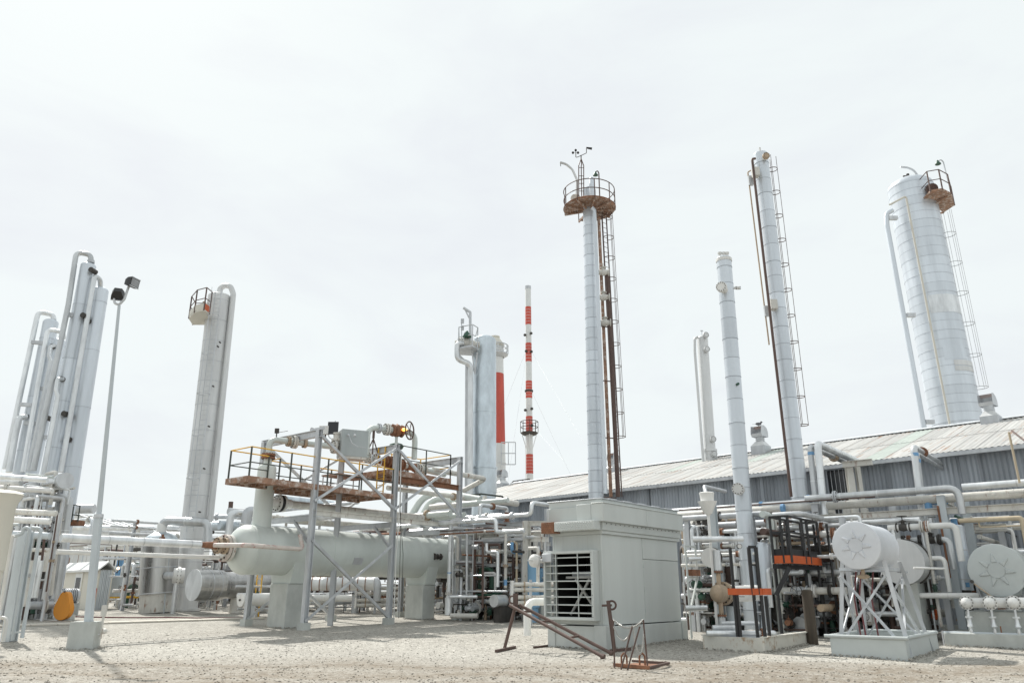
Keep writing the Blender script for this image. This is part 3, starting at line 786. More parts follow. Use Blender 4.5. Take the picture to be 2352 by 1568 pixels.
# --- column standing through the roof
t2 = tower('process_column', 'short grey column standing on the roof with a thin side pipe', g6(236, 62), g6(305, 1080), 46.0, w=25.5, bands=None, m='towerdull')
for yq in (72, 182, 880, 995):
    nozzle(t2, g6(0, yq), Vector((.25, -1, 0)), .19, .08, 'towerdull')
goose(t2, [W(g6(205, 70), 45.7), W(g6(178, 80), 45.7), W(g6(178, 180), 45.7), W(g6(248, 1090), 45.7)], .085, 'towerdull', .3, 'side_pipe')
t2.part('base_collar', MB().lathe(on_tower(t2, g6(0, 1085)), t2.ax, [(0, t2.r * 1.1), (.9, t2.r * 1.1), (.91, t2.r * 1.25), (1.05, t2.r * 1.25)], 24), 'towerdull')
t2.part('top_vane', MB().cyl(t2.top, t2.top + Z * .35, .02, n=5).box(t2.top + Z * .35, (.16, .03, .08)), 'galv')
# --- big banded tower far right
t4 = tower('process_column', 'big banded white tower with small railed platform near the top right', g7(243, 150), g7(500, 1440), 54.0, w=100, bands=0.72, head='dome', bandm='towerdull', n=48)
def t4p(x, y, Y=54): return W(g7(x, y), Y)
sd4 = Vector((.86, -.5, 0))
goose(t4, [t4p(155, 318, 53), t4p(122, 335, 53), t4p(125, 400, 53), t4p(328, 1510, 53)], .18, 'towerskin', .5, 'side_pipe')
for q in ((155, 360), (253, 888), (355, 1468)): t4.part('pipe_clamp', MB().bar(t4p(q[0] - 22, q[1], 53), t4p(q[0] + 25, q[1], 53), .28), 'galv')
goose(t4, [t4p(140, 287, 52), t4p(228, 240, 52.2), t4p(468, 1490, 52.2)], .075, 'cream', .15, 'conduit')
pc = t4p(405, 262, 53)
dkc = [t4p(*q) for q in ((330, 275, 53.2), (375, 215, 52.6), (475, 240, 51.6), (485, 275, 52.0), (455, 300, 53.4), (380, 318, 54))]
zc = sum(p.z for p in dkc) / 6
fl = [Vector((p.x, p.y, zc)) for p in [W(g7(325, 268), 52.4), W(g7(372, 268), 51.2), W(g7(440, 268), 50.9), W(g7(482, 262), 51.6), W(g7(486, 258), 53.4), W(g7(420, 262), 54.6)]]
t4.part('platform_deck', MB().add(fl + [p + Z * .12 for p in fl], [[0, 1, 2, 3, 4, 5], [11, 10, 9, 8, 7, 6]] + [[i, (i + 1) % 6, 6 + (i + 1) % 6, 6 + i] for i in range(6)]), 'deckrust')
for p_ in (fl[0], fl[3], fl[5]): t4.part('bracket', MB().bar(p_, on_tower(t4, g7(0, 345)), .12), 'deckrust')
railing(t4, [p + Z * .12 for p in fl[:5]], 1.6, 'brown', 'brown', .035, 2.2)
t4.part('manway', MB().cyl(W(g7(352, 205), 52.8), W(g7(372, 200), 51.9), .42, n=20), 'brown')
t4.part('lamp_pole', MB().tube([t4p(478, 240, 52.5), t4p(432, 55, 52.5), t4p(420, 42, 52.5), t4p(400, 50, 52.5)], .05, 6, .3), 'galv')
t4.part('lamp_shade', MB().lathe(t4p(399, 46, 52.5), -Z, [(0, .06), (.1, .09), (.32, .22), (.36, .22)], 14), 'valvegreen')
t4.part('davit', MB().tube([t4p(300, 140, 53.5), t4p(270, 98, 53.5), t4p(235, 85, 53.5), t4p(198, 82, 53.5)], .08, 8, .8), 'galv')
t4.part('top_nozzle', MB().cyl(t4.top - t4.ax * .1, t4.top + t4.ax * .5, .12, n=8).bar(t4.top + Z * .3 - Vector((.4, 0, 0)), t4.top + Z * .3 + Vector((.5, 0, 0)), .1), 'darkmetal')
pa = on_tower(t4, g7(0, 1200))
def patch(t, za, zb_, a0, a1, m, nm='patch_plate'):
    A0, B0 = on_tower(t, g7(0, za)), on_tower(t, g7(0, zb_)); vs, fs = [], []
    for i in range(9):
        a = R(a0 + (a1 - a0) * i / 8); dr = Vector((math.sin(a), -math.cos(a), 0)) * (t.r + .03)
        vs += [A0 + dr, B0 + dr]
    t.part(nm, MB().add(vs, [[2 * i, 2 * i + 2, 2 * i + 3, 2 * i + 1] for i in range(8)], True), m)
patch(t4, 1165, 1192, -12, 60, 'towerdull'); patch(t4, 1196, 1222, -12, 60, 'towerdull'); patch(t4, 815, 910, -40, 70, 'alu'); patch(t4, 1085, 1160, -30, 25, 'towerskin')
ladder(t4, t4p(632, 1470, 53.4), t4p(398, 325, 53.4), Vector((.92, -.4, 0)), .55, 'galvdark', 2.5, .55, True, 2.45, 5, .042, .42)

# --- left column with ladder
t5 = tower('process_column', 'dull white column with long ladder and side platform left of the horizontal vessel', g2(306, 140), g2(159, 1450), 46.0, w=51, m='towerdull', bands=1.45, head='flat')
goose(t5, [W(g2(308, 130), 46), W(g2(308, 98), 46), W(g2(335, 80), 46), W(g2(372, 84), 46), W(g2(388, 130), 46), W(g2(250, 1480), 46)], .18, 'towerdull', .5)
ladder(t5, W(g2(130, 1540), 44.9), W(g2(302, 110), 44.9), Vector((-.35, -1, 0)), .5, 'galv', 3, .36, True, 2.55, 3, .016)
pz = W(g2(190, 280), 45.5)
fl = [Vector((p.x, p.y, pz.z)) for p in [W(g2(240, 285), 44.6), W(g2(205, 285), 43.9), W(g2(150, 285), 44.3), W(g2(122, 285), 45.4), W(g2(150, 285), 46.6), W(g2(225, 285), 46.6)]]
t5.part('platform_deck', MB().add(fl + [p + Z * .1 for p in fl], [[0, 1, 2, 3, 4, 5], [11, 10, 9, 8, 7, 6]] + [[i, (i + 1) % 6, 6 + (i + 1) % 6, 6 + i] for i in range(6)]), 'cream')
for a_, b_ in zip(fl, fl[1:]): t5.part('toe_plate', MB().box((a_ + b_) / 2 + Z * .3, ((b_ - a_).length, .03, .38), (b_ - a_).normalized(), Z.cross((b_ - a_).normalized())), 'orange' if a_ is fl[0] else 'cream')
railing(t5, [p + Z * .12 for p in fl], 1.4, 'brown', 'brown', .03, 2.0)
nozzle(t5, g2(0, 215), Vector((-1, -.55, 0)), .32, .12, 'rustypaint', 'tan')
for q in ((272, 680), (300, 445), (247, 918), (219, 1168), (192, 1425), (312, 420)):
    P_ = W(g2(*q), 45.25); t5.part('tap', MB().cyl(P_, P_ - Vector((0, .2, 0)), .05, n=6), 'darkmetal')

# --- four columns at far left
def lcol(label, top, bot, Y, w, bands, **k):
    t = tower('process_column', label, g1(*top), g1(*bot), Y, w=w, bands=bands, group='cluster of columns at far left', **k); return t
ca = lcol('right-hand column of the far left cluster, lowest of its two front ones', (618, 290), (437, 1440), 42, 35, 3.4)
cb = lcol('tallest column of the far left cluster with high gooseneck pipe', (545, 140), (322, 1320), 41.5, 33, 2.9)
cc = lcol('leftmost column of the far left cluster with gooseneck at its left', (315, 485), (135, 1400), 44, 32, 3.2)
cd = lcol('narrow half-hidden column in the middle of the far left cluster', (365, 605), (195, 1430), 43.5, 27, 3.2)
goose(cb, [W(g1(557, 140), 41.4), W(g1(557, 92), 41.4), W(g1(468, 72), 41.2), W(g1(418, 400), 40.8), W(g1(205, 1410), 40.8)], .15, 'alu', .4)
cb.part('elbow', MB().cyl(W(g1(557, 142), 41.4), W(g1(557, 126), 41.4), .2, n=14), 'galv')
cb.part('pipe_clamp', MB().bar(W(g1(395, 458), 40.9), W(g1(450, 458), 41.2), .22), 'galv')
goose(ca, [W(g1(615, 290), 41.9), W(g1(615, 245), 41.7), W(g1(580, 215), 41.2), W(g1(372, 1420), 41.0)], .14, 'alu', .35)
goose(cc, [W(g1(330, 490), 44), W(g1(325, 460), 44), W(g1(235, 435), 43.6), W(g1(95, 1085), 43.4), W(g1(30, 1400), 43.4)], .15, 'alu', .35)
goose(cd, [W(g1(390, 605), 43.4), W(g1(388, 565), 43.2), W(g1(292, 545), 42.9), W(g1(140, 1420), 42.7)], .13, 'alu', .3)
goose(cd, [W(g1(335, 645), 43), W(g1(310, 650), 42.6), W(g1(300, 705), 42.4), W(g1(312, 740), 42.4), W(g1(175, 1410), 42.3)], .11, 'alu', .2, 'side_pipe')
goose(cb, [W(g1(385, 850), 41), W(g1(352, 850), 40.6), W(g1(343, 915), 40.5), W(g1(356, 955), 40.5), W(g1(265, 1440), 40.4)], .11, 'alu', .2, 'side_pipe')
goose(cc, [W(g1(165, 1080), 43.5), W(g1(120, 1085), 43.2), W(g1(95, 1190), 43.1), W(g1(55, 1420), 43)], .17, 'alu', .3, 'side_pipe')
for t_, q in ((cb, (382, 850)), (cb, (515, 460)), (cb, (565, 182)), (ca, (545, 495)), (ca, (425, 1220)), (cd, (300, 1090)), (cd, (325, 650)), (cc, (160, 1078)), (cb, (400, 1062))):
    P_ = W(g1(*q), t_.Y - t_.r - .1); t_.part('nozzle', MB().cyl(P_ + Vector((.0, .4, 0)), P_ + Vector((-.06, -.08, 0)), .15, n=12), 'darkmetal')
for q in ((218, 625), (145, 1005), (250, 907), (285, 1205), (175, 1120)):
    P_ = W(g1(*q), 43); cc.part('pipe_clamp', MB().bar(P_ - Vector((.25, 0, 0)), P_ + Vector((.35, .2, 0)), .2), 'galv')

# --- silver column with side platform, chimney and guyed stack
sc_ = tower('process_column', 'wide silver column with small equipment platform at its upper left', g3(313, 445), g3(308, 1490), 45.5, w=54, m='silver', bands=None, n=40)
sc_.part('base_flare', MB().lathe(on_tower(sc_, g3(0, 1545)), sc_.ax, [(0, sc_.r * 1.04), (1.4, sc_.r * 1.04), (1.41, sc_.r * 1.1), (1.5, sc_.r * 1.1)], 36), 'silver')
sc_.part('seam_band', MB().lathe(on_tower(sc_, g3(0, 992)), sc_.ax, [(0, sc_.r + .001), (.004, sc_.r + .012), (.03, sc_.r + .012), (.034, sc_.r + .001)], 36, (False, False)), 'silver')
pz = W(g3(195, 560), 45)
fl = [Vector((p.x, p.y, pz.z)) for p in [W(g3(130, 575), 45.6), W(g3(128, 575), 44.3), W(g3(225, 575), 43.8), W(g3(262, 575), 44.4), W(g3(250, 575), 45.8)]]
sc_.part('platform_deck', MB().add(fl + [p + Z * .1 for p in fl], [[0, 1, 2, 3, 4], [9, 8, 7, 6, 5]] + [[i, (i + 1) % 5, 5 + (i + 1) % 5, 5 + i] for i in range(5)]), 'galv')
railing(sc_, [p + Z * .1 for p in fl], 1.3, 'galv', 'galv', .03, 1.2)
for a_, b_ in (((222, 540), (243, 715)), ((262, 560), (243, 715)), ((135, 580), (240, 690))): sc_.part('brace', MB().bar(W(g3(*a_), 44.6), W(g3(*b_), 44.8), .08), 'galv')
goose(sc_, [W(g3(165, 498), 44.4), W(g3(120, 500), 44.3), W(g3(120, 610), 44.3), W(g3(215, 645), 44.5), W(g3(213, 720), 44.6), W(g3(212, 1560), 44.6)], .17, 'alu', .4, 'side_pipe')
goose(sc_, [W(g3(195, 640), 44.9), W(g3(192, 1560), 44.9)], .17, 'galv', .3, 'side_pipe')
for q, r_ in (((165, 495), .33), ((205, 500), .2), ((238, 510), .2), ((145, 500), .2)): P_ = W(g3(*q), 44.6); sc_.part('instrument', MB().cyl(P_ - Vector((.35, 0, 0)), P_ + Vector((.35, 0, 0)), r_, n=12), 'rustypaint')
sc_.part('davit', MB().tube([W(g3(212, 530), 44.6), W(g3(211, 280), 44.6), W(g3(165, 250), 44.6)], .09, 8, .12).cyl(W(g3(208, 330), 44.6), W(g3(175, 262), 44.6), .05, n=6), 'galv')
sc_.part('mast', MB().cyl(W(g3(152, 480), 44.3), W(g3(150, 330), 44.3), .03, n=5).box(W(g3(157, 343), 44.3), (.2, .1, .3)).box(W(g3(157, 390), 44.3), (.18, .1, .3)), 'galv')
sc_.part('lamp_shade', MB().lathe(W(g3(190, 412), 44.2), -Z, [(0, .06), (.1, .1), (.35, .28), (.4, .28)], 12), 'valvegreen')
sc_.part('lamp_pole', MB().tube([W(g3(167, 480), 44.2), W(g3(167, 430), 44.2), W(g3(190, 412), 44.2)], .03, 5, .2), 'galv')

ch = tower('chimney', 'stout white chimney with one wide red band beside the silver column', g3(386, 500), g3(398, 1500), 76, w=37, m='stackwhite', head='flat', cat='chimney', taper=1.18)
def on_z(t, yq): return go(t.b, t.ax, 'y', yq)
def sleeve(t, y0, y1, m, grow, nm='red_band', n=36):
    a, b = on_z(t, y0), on_z(t, y1); T_ = 1.18 if t is ch else 1.28
    r0 = t.r * (T_ + (1 - T_) * (a - t.b).length / t.L) + grow; r1 = t.r * (T_ + (1 - T_) * (b - t.b).length / t.L) + grow
    t.part(nm, MB().lathe(a, b - a, [(0, r0 - grow + .002), (.01, r0), ((b - a).length - .01, r1), ((b - a).length, r1 - grow + .002)], n, (False, False)), m)
sleeve(ch, g3.y(1205), g3.y(715), 'red', .015)
ch.part('hat', MB().lathe(on_z(ch, g3.y(520)), Z, [(0, ch.r * 1.1), (.12, ch.r * 1.2), (.16, ch.r * 1.2), (.95, ch.r * .5), (.97, ch.r * .58), (1.1, ch.r * .58)], 28), 'cream')
p_ = on_z(ch, g3.y(600)); RR = ch.r * 1.62
ch.part('platform_deck', MB().lathe(p_, Z, [(0, ch.r * 1.1), (.3, RR), (.4, RR), (.41, ch.r)], 20, (False, False)), 'galv')
for h in (.85, 1.3): ch.part('rail', MB().ring(p_ + Z * h, Z, RR, .05, n=28), 'galv')
for i in range(14):
    a = 2 * math.pi * i / 14; dr = Vector((math.cos(a), math.sin(a), 0)) * RR; ch.part('post', MB().cyl(p_ + dr + Z * .4, p_ + dr + Z * 1.3, .04, n=5), 'galv')
sleeve(ch, g3.y(1342), g3.y(1335), 'towerdull', .05, 'ring')
pp = W(g3(478, 1345), 74.5)
lp_ = MB()
for dx in (-.7, 0, .7): lp_.cyl(pp + Vector((dx, 0, 0)), pp + Vector((dx, 0, 2.2)), .05, n=5)
for h in (0, 1.1, 2.2): lp_.cyl(pp + Vector((-.7, 0, h)), pp + Vector((.7, 0, h)), .05, n=5)
ch.part('landing_rail', lp_, 'galv')

fs_ = tower('flare_stack', 'tall thin guyed stack striped red and white with a small black platform', g3(616, 100), g3(628, 1460), 85, w=13.2, m='stackwhite', head='flat', cat='stack', taper=1.28, n=24)
for a_, b_ in ((245, 370), (498, 628), (762, 883), (1010, 1125), (1275, 1410)):
    sleeve(fs_, g3.y(b_), g3.y(a_), 'red', .012)
    for i in range(1, 6): yq = a_ + (b_ - a_) * i / 6; sleeve(fs_, g3.y(yq + 1.2), g3.y(yq - 1.2), 'stackwhite', .02, 'weld_line')
sleeve(fs_, g3.y(120), g3.y(99), 'galv', .03, 'tip')
sleeve(fs_, g3.y(838), g3.y(826), 'darkmetal', .12, 'guy_ring')
p_ = on_z(fs_, g3.y(1140)); RR = 1.0
fs_.part('platform_deck', MB().lathe(p_, Z, [(0, fs_.r), (0, RR * .75), (.2, RR), (.3, RR), (.31, fs_.r)], 8, (False, False)), 'darkmetal')
for h in (.9, 1.55): fs_.part('rail', MB().ring(p_ + Z * h, Z, RR, .04, n=8), 'darkmetal')
for i in range(8):
    a = 2 * math.pi * i / 8; dr = Vector((math.cos(a), math.sin(a), 0)) * RR; fs_.part('post', MB().cyl(p_ + dr + Z * .3, p_ + dr + Z * 1.55, .035, n=5), 'darkmetal')
for i in range(4):
    a = 2 * math.pi * i / 4; dr = Vector((math.cos(a), math.sin(a), 0)); fs_.part('brace', MB().bar(p_ + dr * RR * .8, p_ - Z * 1.6 + dr * fs_.r, .08), 'stackwhite')
ladder(fs_, W(g3(600, 1500), 84.4), W(g3(597, 1150), 84.4), Vector((-1, 0, 0)), .35, 'rustypaint', 40, .3, False)
for q in ((594, 440), (638, 428), (603, 553), (640, 556), (597, 965), (643, 955), (645, 1072)): fs_.part('obstruction_light', MB().sphere(W(g3(*q), 84.6), .18, 8), 'darkmetal')
for a_, ya, b_, yb in (((640, 555), 85, (1010, 1200), 70), ((592, 575), 85, (380, 1110), 95), ((597, 630), 85, (470, 1500), 60), ((650, 1080), 85, (860, 1310), 70), ((640, 830), 85, (980, 1560), 110)):
    fs_.part('guy_wire', MB().cyl(W(g3(*a_), ya), W(g3(*b_), yb), .008, n=4), 'galvdark')
lr = MB()
for (a_, b_) in (((495, 1482), (512, 1462)), ((512, 1462), (625, 1446)), ((512, 1480), (630, 1466)), ((512, 1462), (512, 1482)), ((545, 1458), (545, 1476)), ((580, 1452), (580, 1471)), ((625, 1446), (630, 1466))): lr.cyl(W(g3(*a_), 83.5), W(g3(*b_), 83.5), .06, n=5)
fs_.part('landing_rail', lr, 'darkmetal')

# ================================================================== GREY-GREEN ENCLOSURE (shed with louvres)
SC = G((1393, 1494)); SC.z = gz(SC.y)
sh = T('louvred_enclosure', 'tall grey-green sheet metal enclosure with open louvres on its left face', 'enclosure', SC)
sb_end = go(SC, 'v', 'x', 1263); SWd = (sb_end - SC).length
sa_end = go(SC, 'u', 'x', 1578); SLn = (sa_end - SC).length
def S(a, b, z): return SC + U * a + V * b + Z * z
def sbox(nm, a, b, z, m='shedgreen'): return sh.part(nm, MB().ubox(SC, a, b, z), m)
z2, z3, z4 = 0.62, 3.14, 4.15
sbox('skirt', (0, SLn), (0, SWd), (-.2, z2), 'shedskirt')
# skirt corner posts proud of the skirt
sbox('skirt_corner', (-.04, .42), (-.04, .36), (-.2, z2 + .03), 'shedskirt'); sbox('skirt_corner', (SLn - .32, SLn + .03), (-.045, .3), (-.2, z2 + .03), 'shedskirt'); sbox('skirt_corner', (-.045, .25), (SWd - .22, SWd + .04), (-.2, z2 + .03), 'shedskirt')
i_ = 0.09
# right wall: two panels and a door, butted with shadow gaps
mid = SLn * 0.50
sbox('wall_panel', (i_, mid - .008), (i_, i_ + .06), (z2 + .03, z3))
sbox('door_panel', (mid + .008, SLn - i_), (i_ + .004, i_ + .06), (z2 + .03, 2.5))
sbox('wall_panel', (mid + .008, SLn - i_), (i_ - .004, i_ + .06), (2.512, z3))
hg = MB()
for zz in (.95, 1.55, 2.25): hg.ubox(SC, (mid - .02, mid + .02), (i_ - .02, i_ + .01), (zz, zz + .14))
sh.part('hinges', hg, 'shedgreen')
sbox('back_panel', (SLn - i_ - .06, SLn - i_), (i_ + .062, SWd - i_ - .062), (z2 + .03, z3)); sbox('far_panel', (i_, SLn - i_), (SWd - i_ - .06, SWd - i_), (z2 + .03, z3))
# left face: louvre opening
lo, hi = .86, 2.60
b0, b1 = 0.30, SWd - 0.02
sbox('face_panel', (i_, i_ + .06), (i_ + .062, SWd - i_ - .062), (hi + .06, z3), 'shedstain'); sbox('face_panel', (i_, i_ + .06), (i_ + .062, b0), (z2 + .03, hi + .06)); sbox('face_panel', (i_, i_ + .06), (b0, SWd - i_ - .062), (z2 + .03, lo - .06))
fr = MB()
fr.ubox(SC, (-.22, .10), (b0 - .09, b0), (lo - .09, hi + .09)); fr.ubox(SC, (-.22, .10), (b1, b1 + .06), (lo - .09, hi + .09))
fr.ubox(SC, (-.215, .10), (b0, b1), (hi, hi + .085)); fr.ubox(SC, (-.215, .10), (b0, b1), (lo - .085, lo))
sh.part('louvre_frame', fr, 'shedgreen')
fb = MB()
for zz in np.linspace(lo, hi, 7): fb.ubox(SC, (-.235, -.222), (b0 - .05, b0 - .03), (zz, zz + .02))
sh.part('frame_bolts', fb, 'darkmetal')
NS = 8
for k in range(NS):
    zz = lo + (hi - lo) * (k + .55) / NS
    c = S(-.06, (b0 + b1) / 2, zz); tl = (U * math.cos(R(14)) + Z * -math.sin(R(14)) * -1)
    ey = V; ex = (U * math.cos(R(-3)) + Z * math.sin(R(-3)) * -1).normalized(); ez = ex.cross(ey).normalized()
    sh.part('louvre_blade', MB().box(c, (.24, b1 - b0 - .01, .012), ex, ey, ez).box(c - ex * .115 - Z * .004, (.012, b1 - b0 - .012, .032), ex, ey, ez), 'shedgreen')
for f_ in (.28, .76): sh.part('louvre_rod', MB().bar(S(-.2, b0 + (b1 - b0) * f_, lo), S(-.2, b0 + (b1 - b0) * f_, hi), .03), 'shedgreen')
sh.part('damper_motor', MB().lathe(S(-.35, SWd + .18, 2.42), -U, [(0, .1), (.05, .19), (.16, .19), (.22, .1)], 16).cyl(S(-.3, SWd + .18, 2.42), S(-.05, SWd - .1, 2.42), .06, n=8).cyl(S(-.57, SWd + .18, 2.42), S(-.8, SWd + .2, 2.42), .02, n=6), 'whitepaint')
sh.part('junction_box', MB().ubox(SC, (-.3, -.06), (SWd - .3, SWd + .03), (2.38, 2.62)), 'galv')
for i in range(3): sh.part('conduit', MB().cyl(S(-.12, SWd + .02 - .06 * i, 2.6), S(-.12, SWd + .02 - .06 * i, 3.95), .014, n=5), 'galv')
# frames, a tank and a far opening seen inside through the louvres
for (a_, b_) in (((.5, .5, .9), (.5, 1.3, 1.9)), ((.5, 1.5, .9), (.5, .8, 1.9)), ((.45, .35, 1.95), (.45, 1.6, 1.95))): sh.part('inner_brace', MB().bar(S(*a_), S(*b_), .07), 'whitepaint')
sh.part('inner_tank', MB().lathe(S(.9, .72, .75), Z, [(0, .18), (.9, .18), (1.0, .1)], 16), 'whitepaint')
sh.part('inner_duct', MB().ubox(SC, (.6, 1.6), (.5, 1.5), (1.95, 2.12)), 'galv'); 
for a, b, z in (((1.75, 1.8), (.2, SWd - .2), (.7, 3.0)), ((.22, 1.75), (.16, .18), (.7, 3.0)), ((.22, 1.75), (SWd - .2, SWd - .17), (.7, 3.0)), ((.22, 1.75), (.18, SWd - .2), (2.62, 2.66)), ((.22, 1.75), (.18, SWd - .2), (.66, .7))): sh.part('shade_liner', MB().ubox(SC, a, b, z), 'dark')  # black sheets added to darken the inside, shade put into their colour
# stepped top
sbox('band', (.04, SLn - .0), (.02, SWd - .02), (z3, z3 + .10))
sbox('lower_cornice', (.02, SLn + .02), (-.02, SWd - .0), (z3 + .10, z3 + .34))
mdl = SLn * .5
sbox('upper_panel', (-.10, mdl - .006), (-.12, .30), (z3 + .34, z3 + .86)); sbox('upper_panel', (mdl + .006, SLn + .06), (-.12, .30), (z3 + .34, z3 + .86))
sbox('upper_body', (-.03, SLn + .04), (.30, SWd + .04), (z3 + .34, z3 + .80))
sbox('upper_panel', (-.10, -.04), (.306, SWd * .42), (z3 + .34, z3 + .86))
sbox('top_lip', (-.13, SLn + .09), (-.15, .28), (z3 + .86, z3 + .88)); sbox('crown', (.03, SLn - .02), (.02, SWd - .02), (z3 + .80, z4 - .02))
for k in range(11):
    a0_ = .0 + (SLn) * k / 11; sbox('roof_sheet', (a0_, a0_ + SLn / 11 - .02), (-.02, SWd + .04), (z4 - .02, z4 + .012 + .02 * (k % 2)), 'galv')
bt = MB()
for k in range(22): bt.ubox(SC, (.15 + k * SLn / 23, .175 + k * SLn / 23), (.005, .02), (z4 - .14, z4 - .115))
for k in range(18): bt.ubox(SC, (.2 + k * SLn / 19, .225 + k * SLn / 19), (-.034, -.02), (z3 + .28, z3 + .305))
sh.part('rivets', bt, 'darkmetal')
# perforated tread plank and its rusty end
pk = sbox('tread_plank', (-.36, -.0), (.04, SWd - .48), (z3 + .10, z3 + .36))
stt = MB()
for r_ in range(4):
    for k in range(15):
        stt.cyl(S(-.362, .1 + k * .085 + .04 * (r_ % 2), z3 + .14 + .055 * r_), S(-.374, .1 + k * .085 + .04 * (r_ % 2), z3 + .14 + .055 * r_), .026, .012, 6)
sh.sub(pk, 'tread_bumps', stt, 'shedgreen')
rk = sbox('rusty_plank_end', (-.34, -.0), (SWd - .45, SWd + .02), (z3 + .06, z3 + .38), 'rust')
stt = MB()
for r_ in range(4):
    for k in range(5): stt.cyl(S(-.342, SWd - .40 + k * .085 + .04 * (r_ % 2), z3 + .12 + .065 * r_), S(-.354, SWd - .40 + k * .085 + .04 * (r_ % 2), z3 + .12 + .065 * r_), .026, .012, 6)
sh.sub(rk, 'tread_bumps', stt, 'rust')
bevel(sh.o, .012)
# side stair frame behind it
sf = T('stair_landing', 'pale steel frame with rusty step against the enclosure right end', 'steel frame', S(SLn + .5, .1, 0))
for a_, b_ in (((SLn + .15, -.1, .1), (SLn + .15, -.1, 3.0)), ((SLn + .9, -.1, 2.0), (SLn + .15, -.1, 2.0)), ((SLn + .9, -.1, 2.0), (SLn + .15, -.1, .9)), ((SLn + .9, -.1, 2.0), (SLn + .9, -.1, 3.0)), ((SLn + .9, -.1, 3.0), (SLn + .15, -.1, 3.0)), ((SLn + .9, -.1, 2.55), (SLn + .15, -.1, 2.55))): sf.part('rail', MB().bar(S(*a_), S(*b_), .06), 'shedgreen')
sf.part('step', MB().box(S(SLn + .55, -.1, 2.15), (.6, .3, .2), U, V), 'rust')
elbow_pipe('pipe', 'thick white pipe bending down beside the enclosure louvres', [S(.1, SWd + .9, .3), S(.1, SWd + .9, 1.25), S(1.2, SWd + .9, 1.25)], .11, 'whitepaint')

# ================================================================== HORIZONTAL VESSEL AND STEEL FRAME
L1 = G((697, 1446)); L1.z = 0
def F(a, b, z): return L1 + U * a + V * b + Z * z
AXB = 1.75                                    # vessel axis, metres behind the front legs
gzF = lambda a, b: gz(F(a, b, 0).y)
vz = 3.12; vr = .93
va0 = -1.75; va1 = 11.2
vs_ = T('horizontal_vessel', 'long grey-green horizontal pressure vessel on two concrete piers', 'pressure vessel', F(0, AXB, gzF(0, AXB)))
prof = [(-vr * .62 * math.cos(math.pi / 2 * i / 8), vr * max(.012, math.sin(math.pi / 2 * i / 8))) for i in range(9)]
prof += [(va1 - va0 + vr * .62 * math.sin(math.pi / 2 * i / 8), vr * max(.012, math.cos(math.pi / 2 * i / 8))) for i in range(9)]
vs_.part('shell', MB().lathe(F(va0, AXB, vz), U, prof, 48), 'palegreen')
for a_ in (va0, 1.9, 5.6, 9.0): vs_.part('weld_seam', MB().lathe(F(a_, AXB, vz), U, [(0, vr + .001), (.012, vr + .014), (.03, vr + .014), (.042, vr + .001)], 48, (False, False)), 'palegreen')
for a_ in (0.15, 7.65):
    g0 = gzF(a_, AXB) - .15
    sd_ = MB(); e = []
    pr = [(-.66, 1.82 - 0), (.66, 1.82)]
    # saddle: flared web hugging the shell
    pts = [(-.62, 1.88), (.62, 1.88), (.84, vz - .35)] + [(.93 * math.sin(R(q)) , vz - .93 * math.cos(R(q))) for q in (64, 40, 20, 0, -20, -40, -64)] + [(-.84, vz - .35)]
    n_ = len(pts)
    vsd = [F(a_ - .12, AXB + x, z) for x, z in pts] + [F(a_ + .55, AXB + x, z) for x, z in pts]
    vs_.part('saddle', MB().add(vsd, [list(range(n_))[::-1], list(range(n_, 2 * n_))] + [[i, (i + 1) % n_, n_ + (i + 1) % n_, n_ + i] for i in range(n_)]), 'palegreen')
    pq = MB().ubox(F(a_, AXB, 0), (-.2, .62), (-.58, .58), (g0, 1.88))
    one('concrete_pier', 'front concrete pier under the near end of the vessel' if a_ < 3 else 'rear concrete pier under the far half of the vessel', 'concrete pier', pq, 'concrete', F(a_, AXB, g0)); bevel(scn.collection.objects[-1], .03)
# end nozzle with bolted flanges
for a_, r_, mm in ((va0 - .72, .5, 'rustypaint'), (va0 - .88, .5, 'redpipe')): flange(vs_, F(a_, AXB, vz + .02), U, r_, mm, .12)
vs_.part('nozzle', MB().cyl(F(va0 - .95, AXB, vz + .02), F(va0 - .4, AXB, vz + .02), .33, n=24), 'palegreen')
vs_.part('cover_plate', MB().cyl(F(va0 - 1.02, AXB, vz + .02), F(va0 - .95, AXB, vz + .02), .38, n=24), 'whitepaint')
flange(vs_, F(va0 - 1.1, AXB - .35, vz + .08), U, .3, 'tan', .1)
valve(vs_, go(F(0, AXB - .95, vz + .02), 'u', 'x', B.x(1400)), U, .09, 'darkmetal', -V, False)
npl = F(3.2, AXB, vz) - V * (vr * .94) + Z * (-.34 * vr); vs_.part('nameplate', MB().box(npl, (.5, .02, .3), U, (-V * .94 - Z * .34).normalized(), (Z * .94 - V * .34).normalized()), 'galv')
# vertical boot
bt0 = go(F(0, AXB, vz + .55), 'u', 'x', 598)
btz = go(Vector((bt0.x, bt0.y, 0)), 'z', 'y', H3.y(640)).z
br = rp(41, Vector((bt0.x, bt0.y, 5)))
vs_.part('boot', MB().lathe(Vector((bt0.x, bt0.y, vz + .6)), Z, [(0, br * 1.03), (btz - vz - .75, br * 1.03), (btz - vz - .66, br * .97), (btz - vz - .6, br * .8)], 32), 'palegreen')
BT = Vector((bt0.x, bt0.y, 0))
for z_ in (vz + 1.5,): vs_.part('weld_seam', MB().lathe(BT + Z * z_, Z, [(0, br * 1.03), (.01, br * 1.05), (.02, br * 1.03)], 32, (False, False)), 'palegreen')
for z_, r_ in ((btz + .12, .16), (btz + .3, .28), (btz + .42, .28)): flange(vs_, BT + Z * z_, Z, r_, 'rust' if r_ > .2 else 'palegreen', .08 if r_ > .2 else .3)
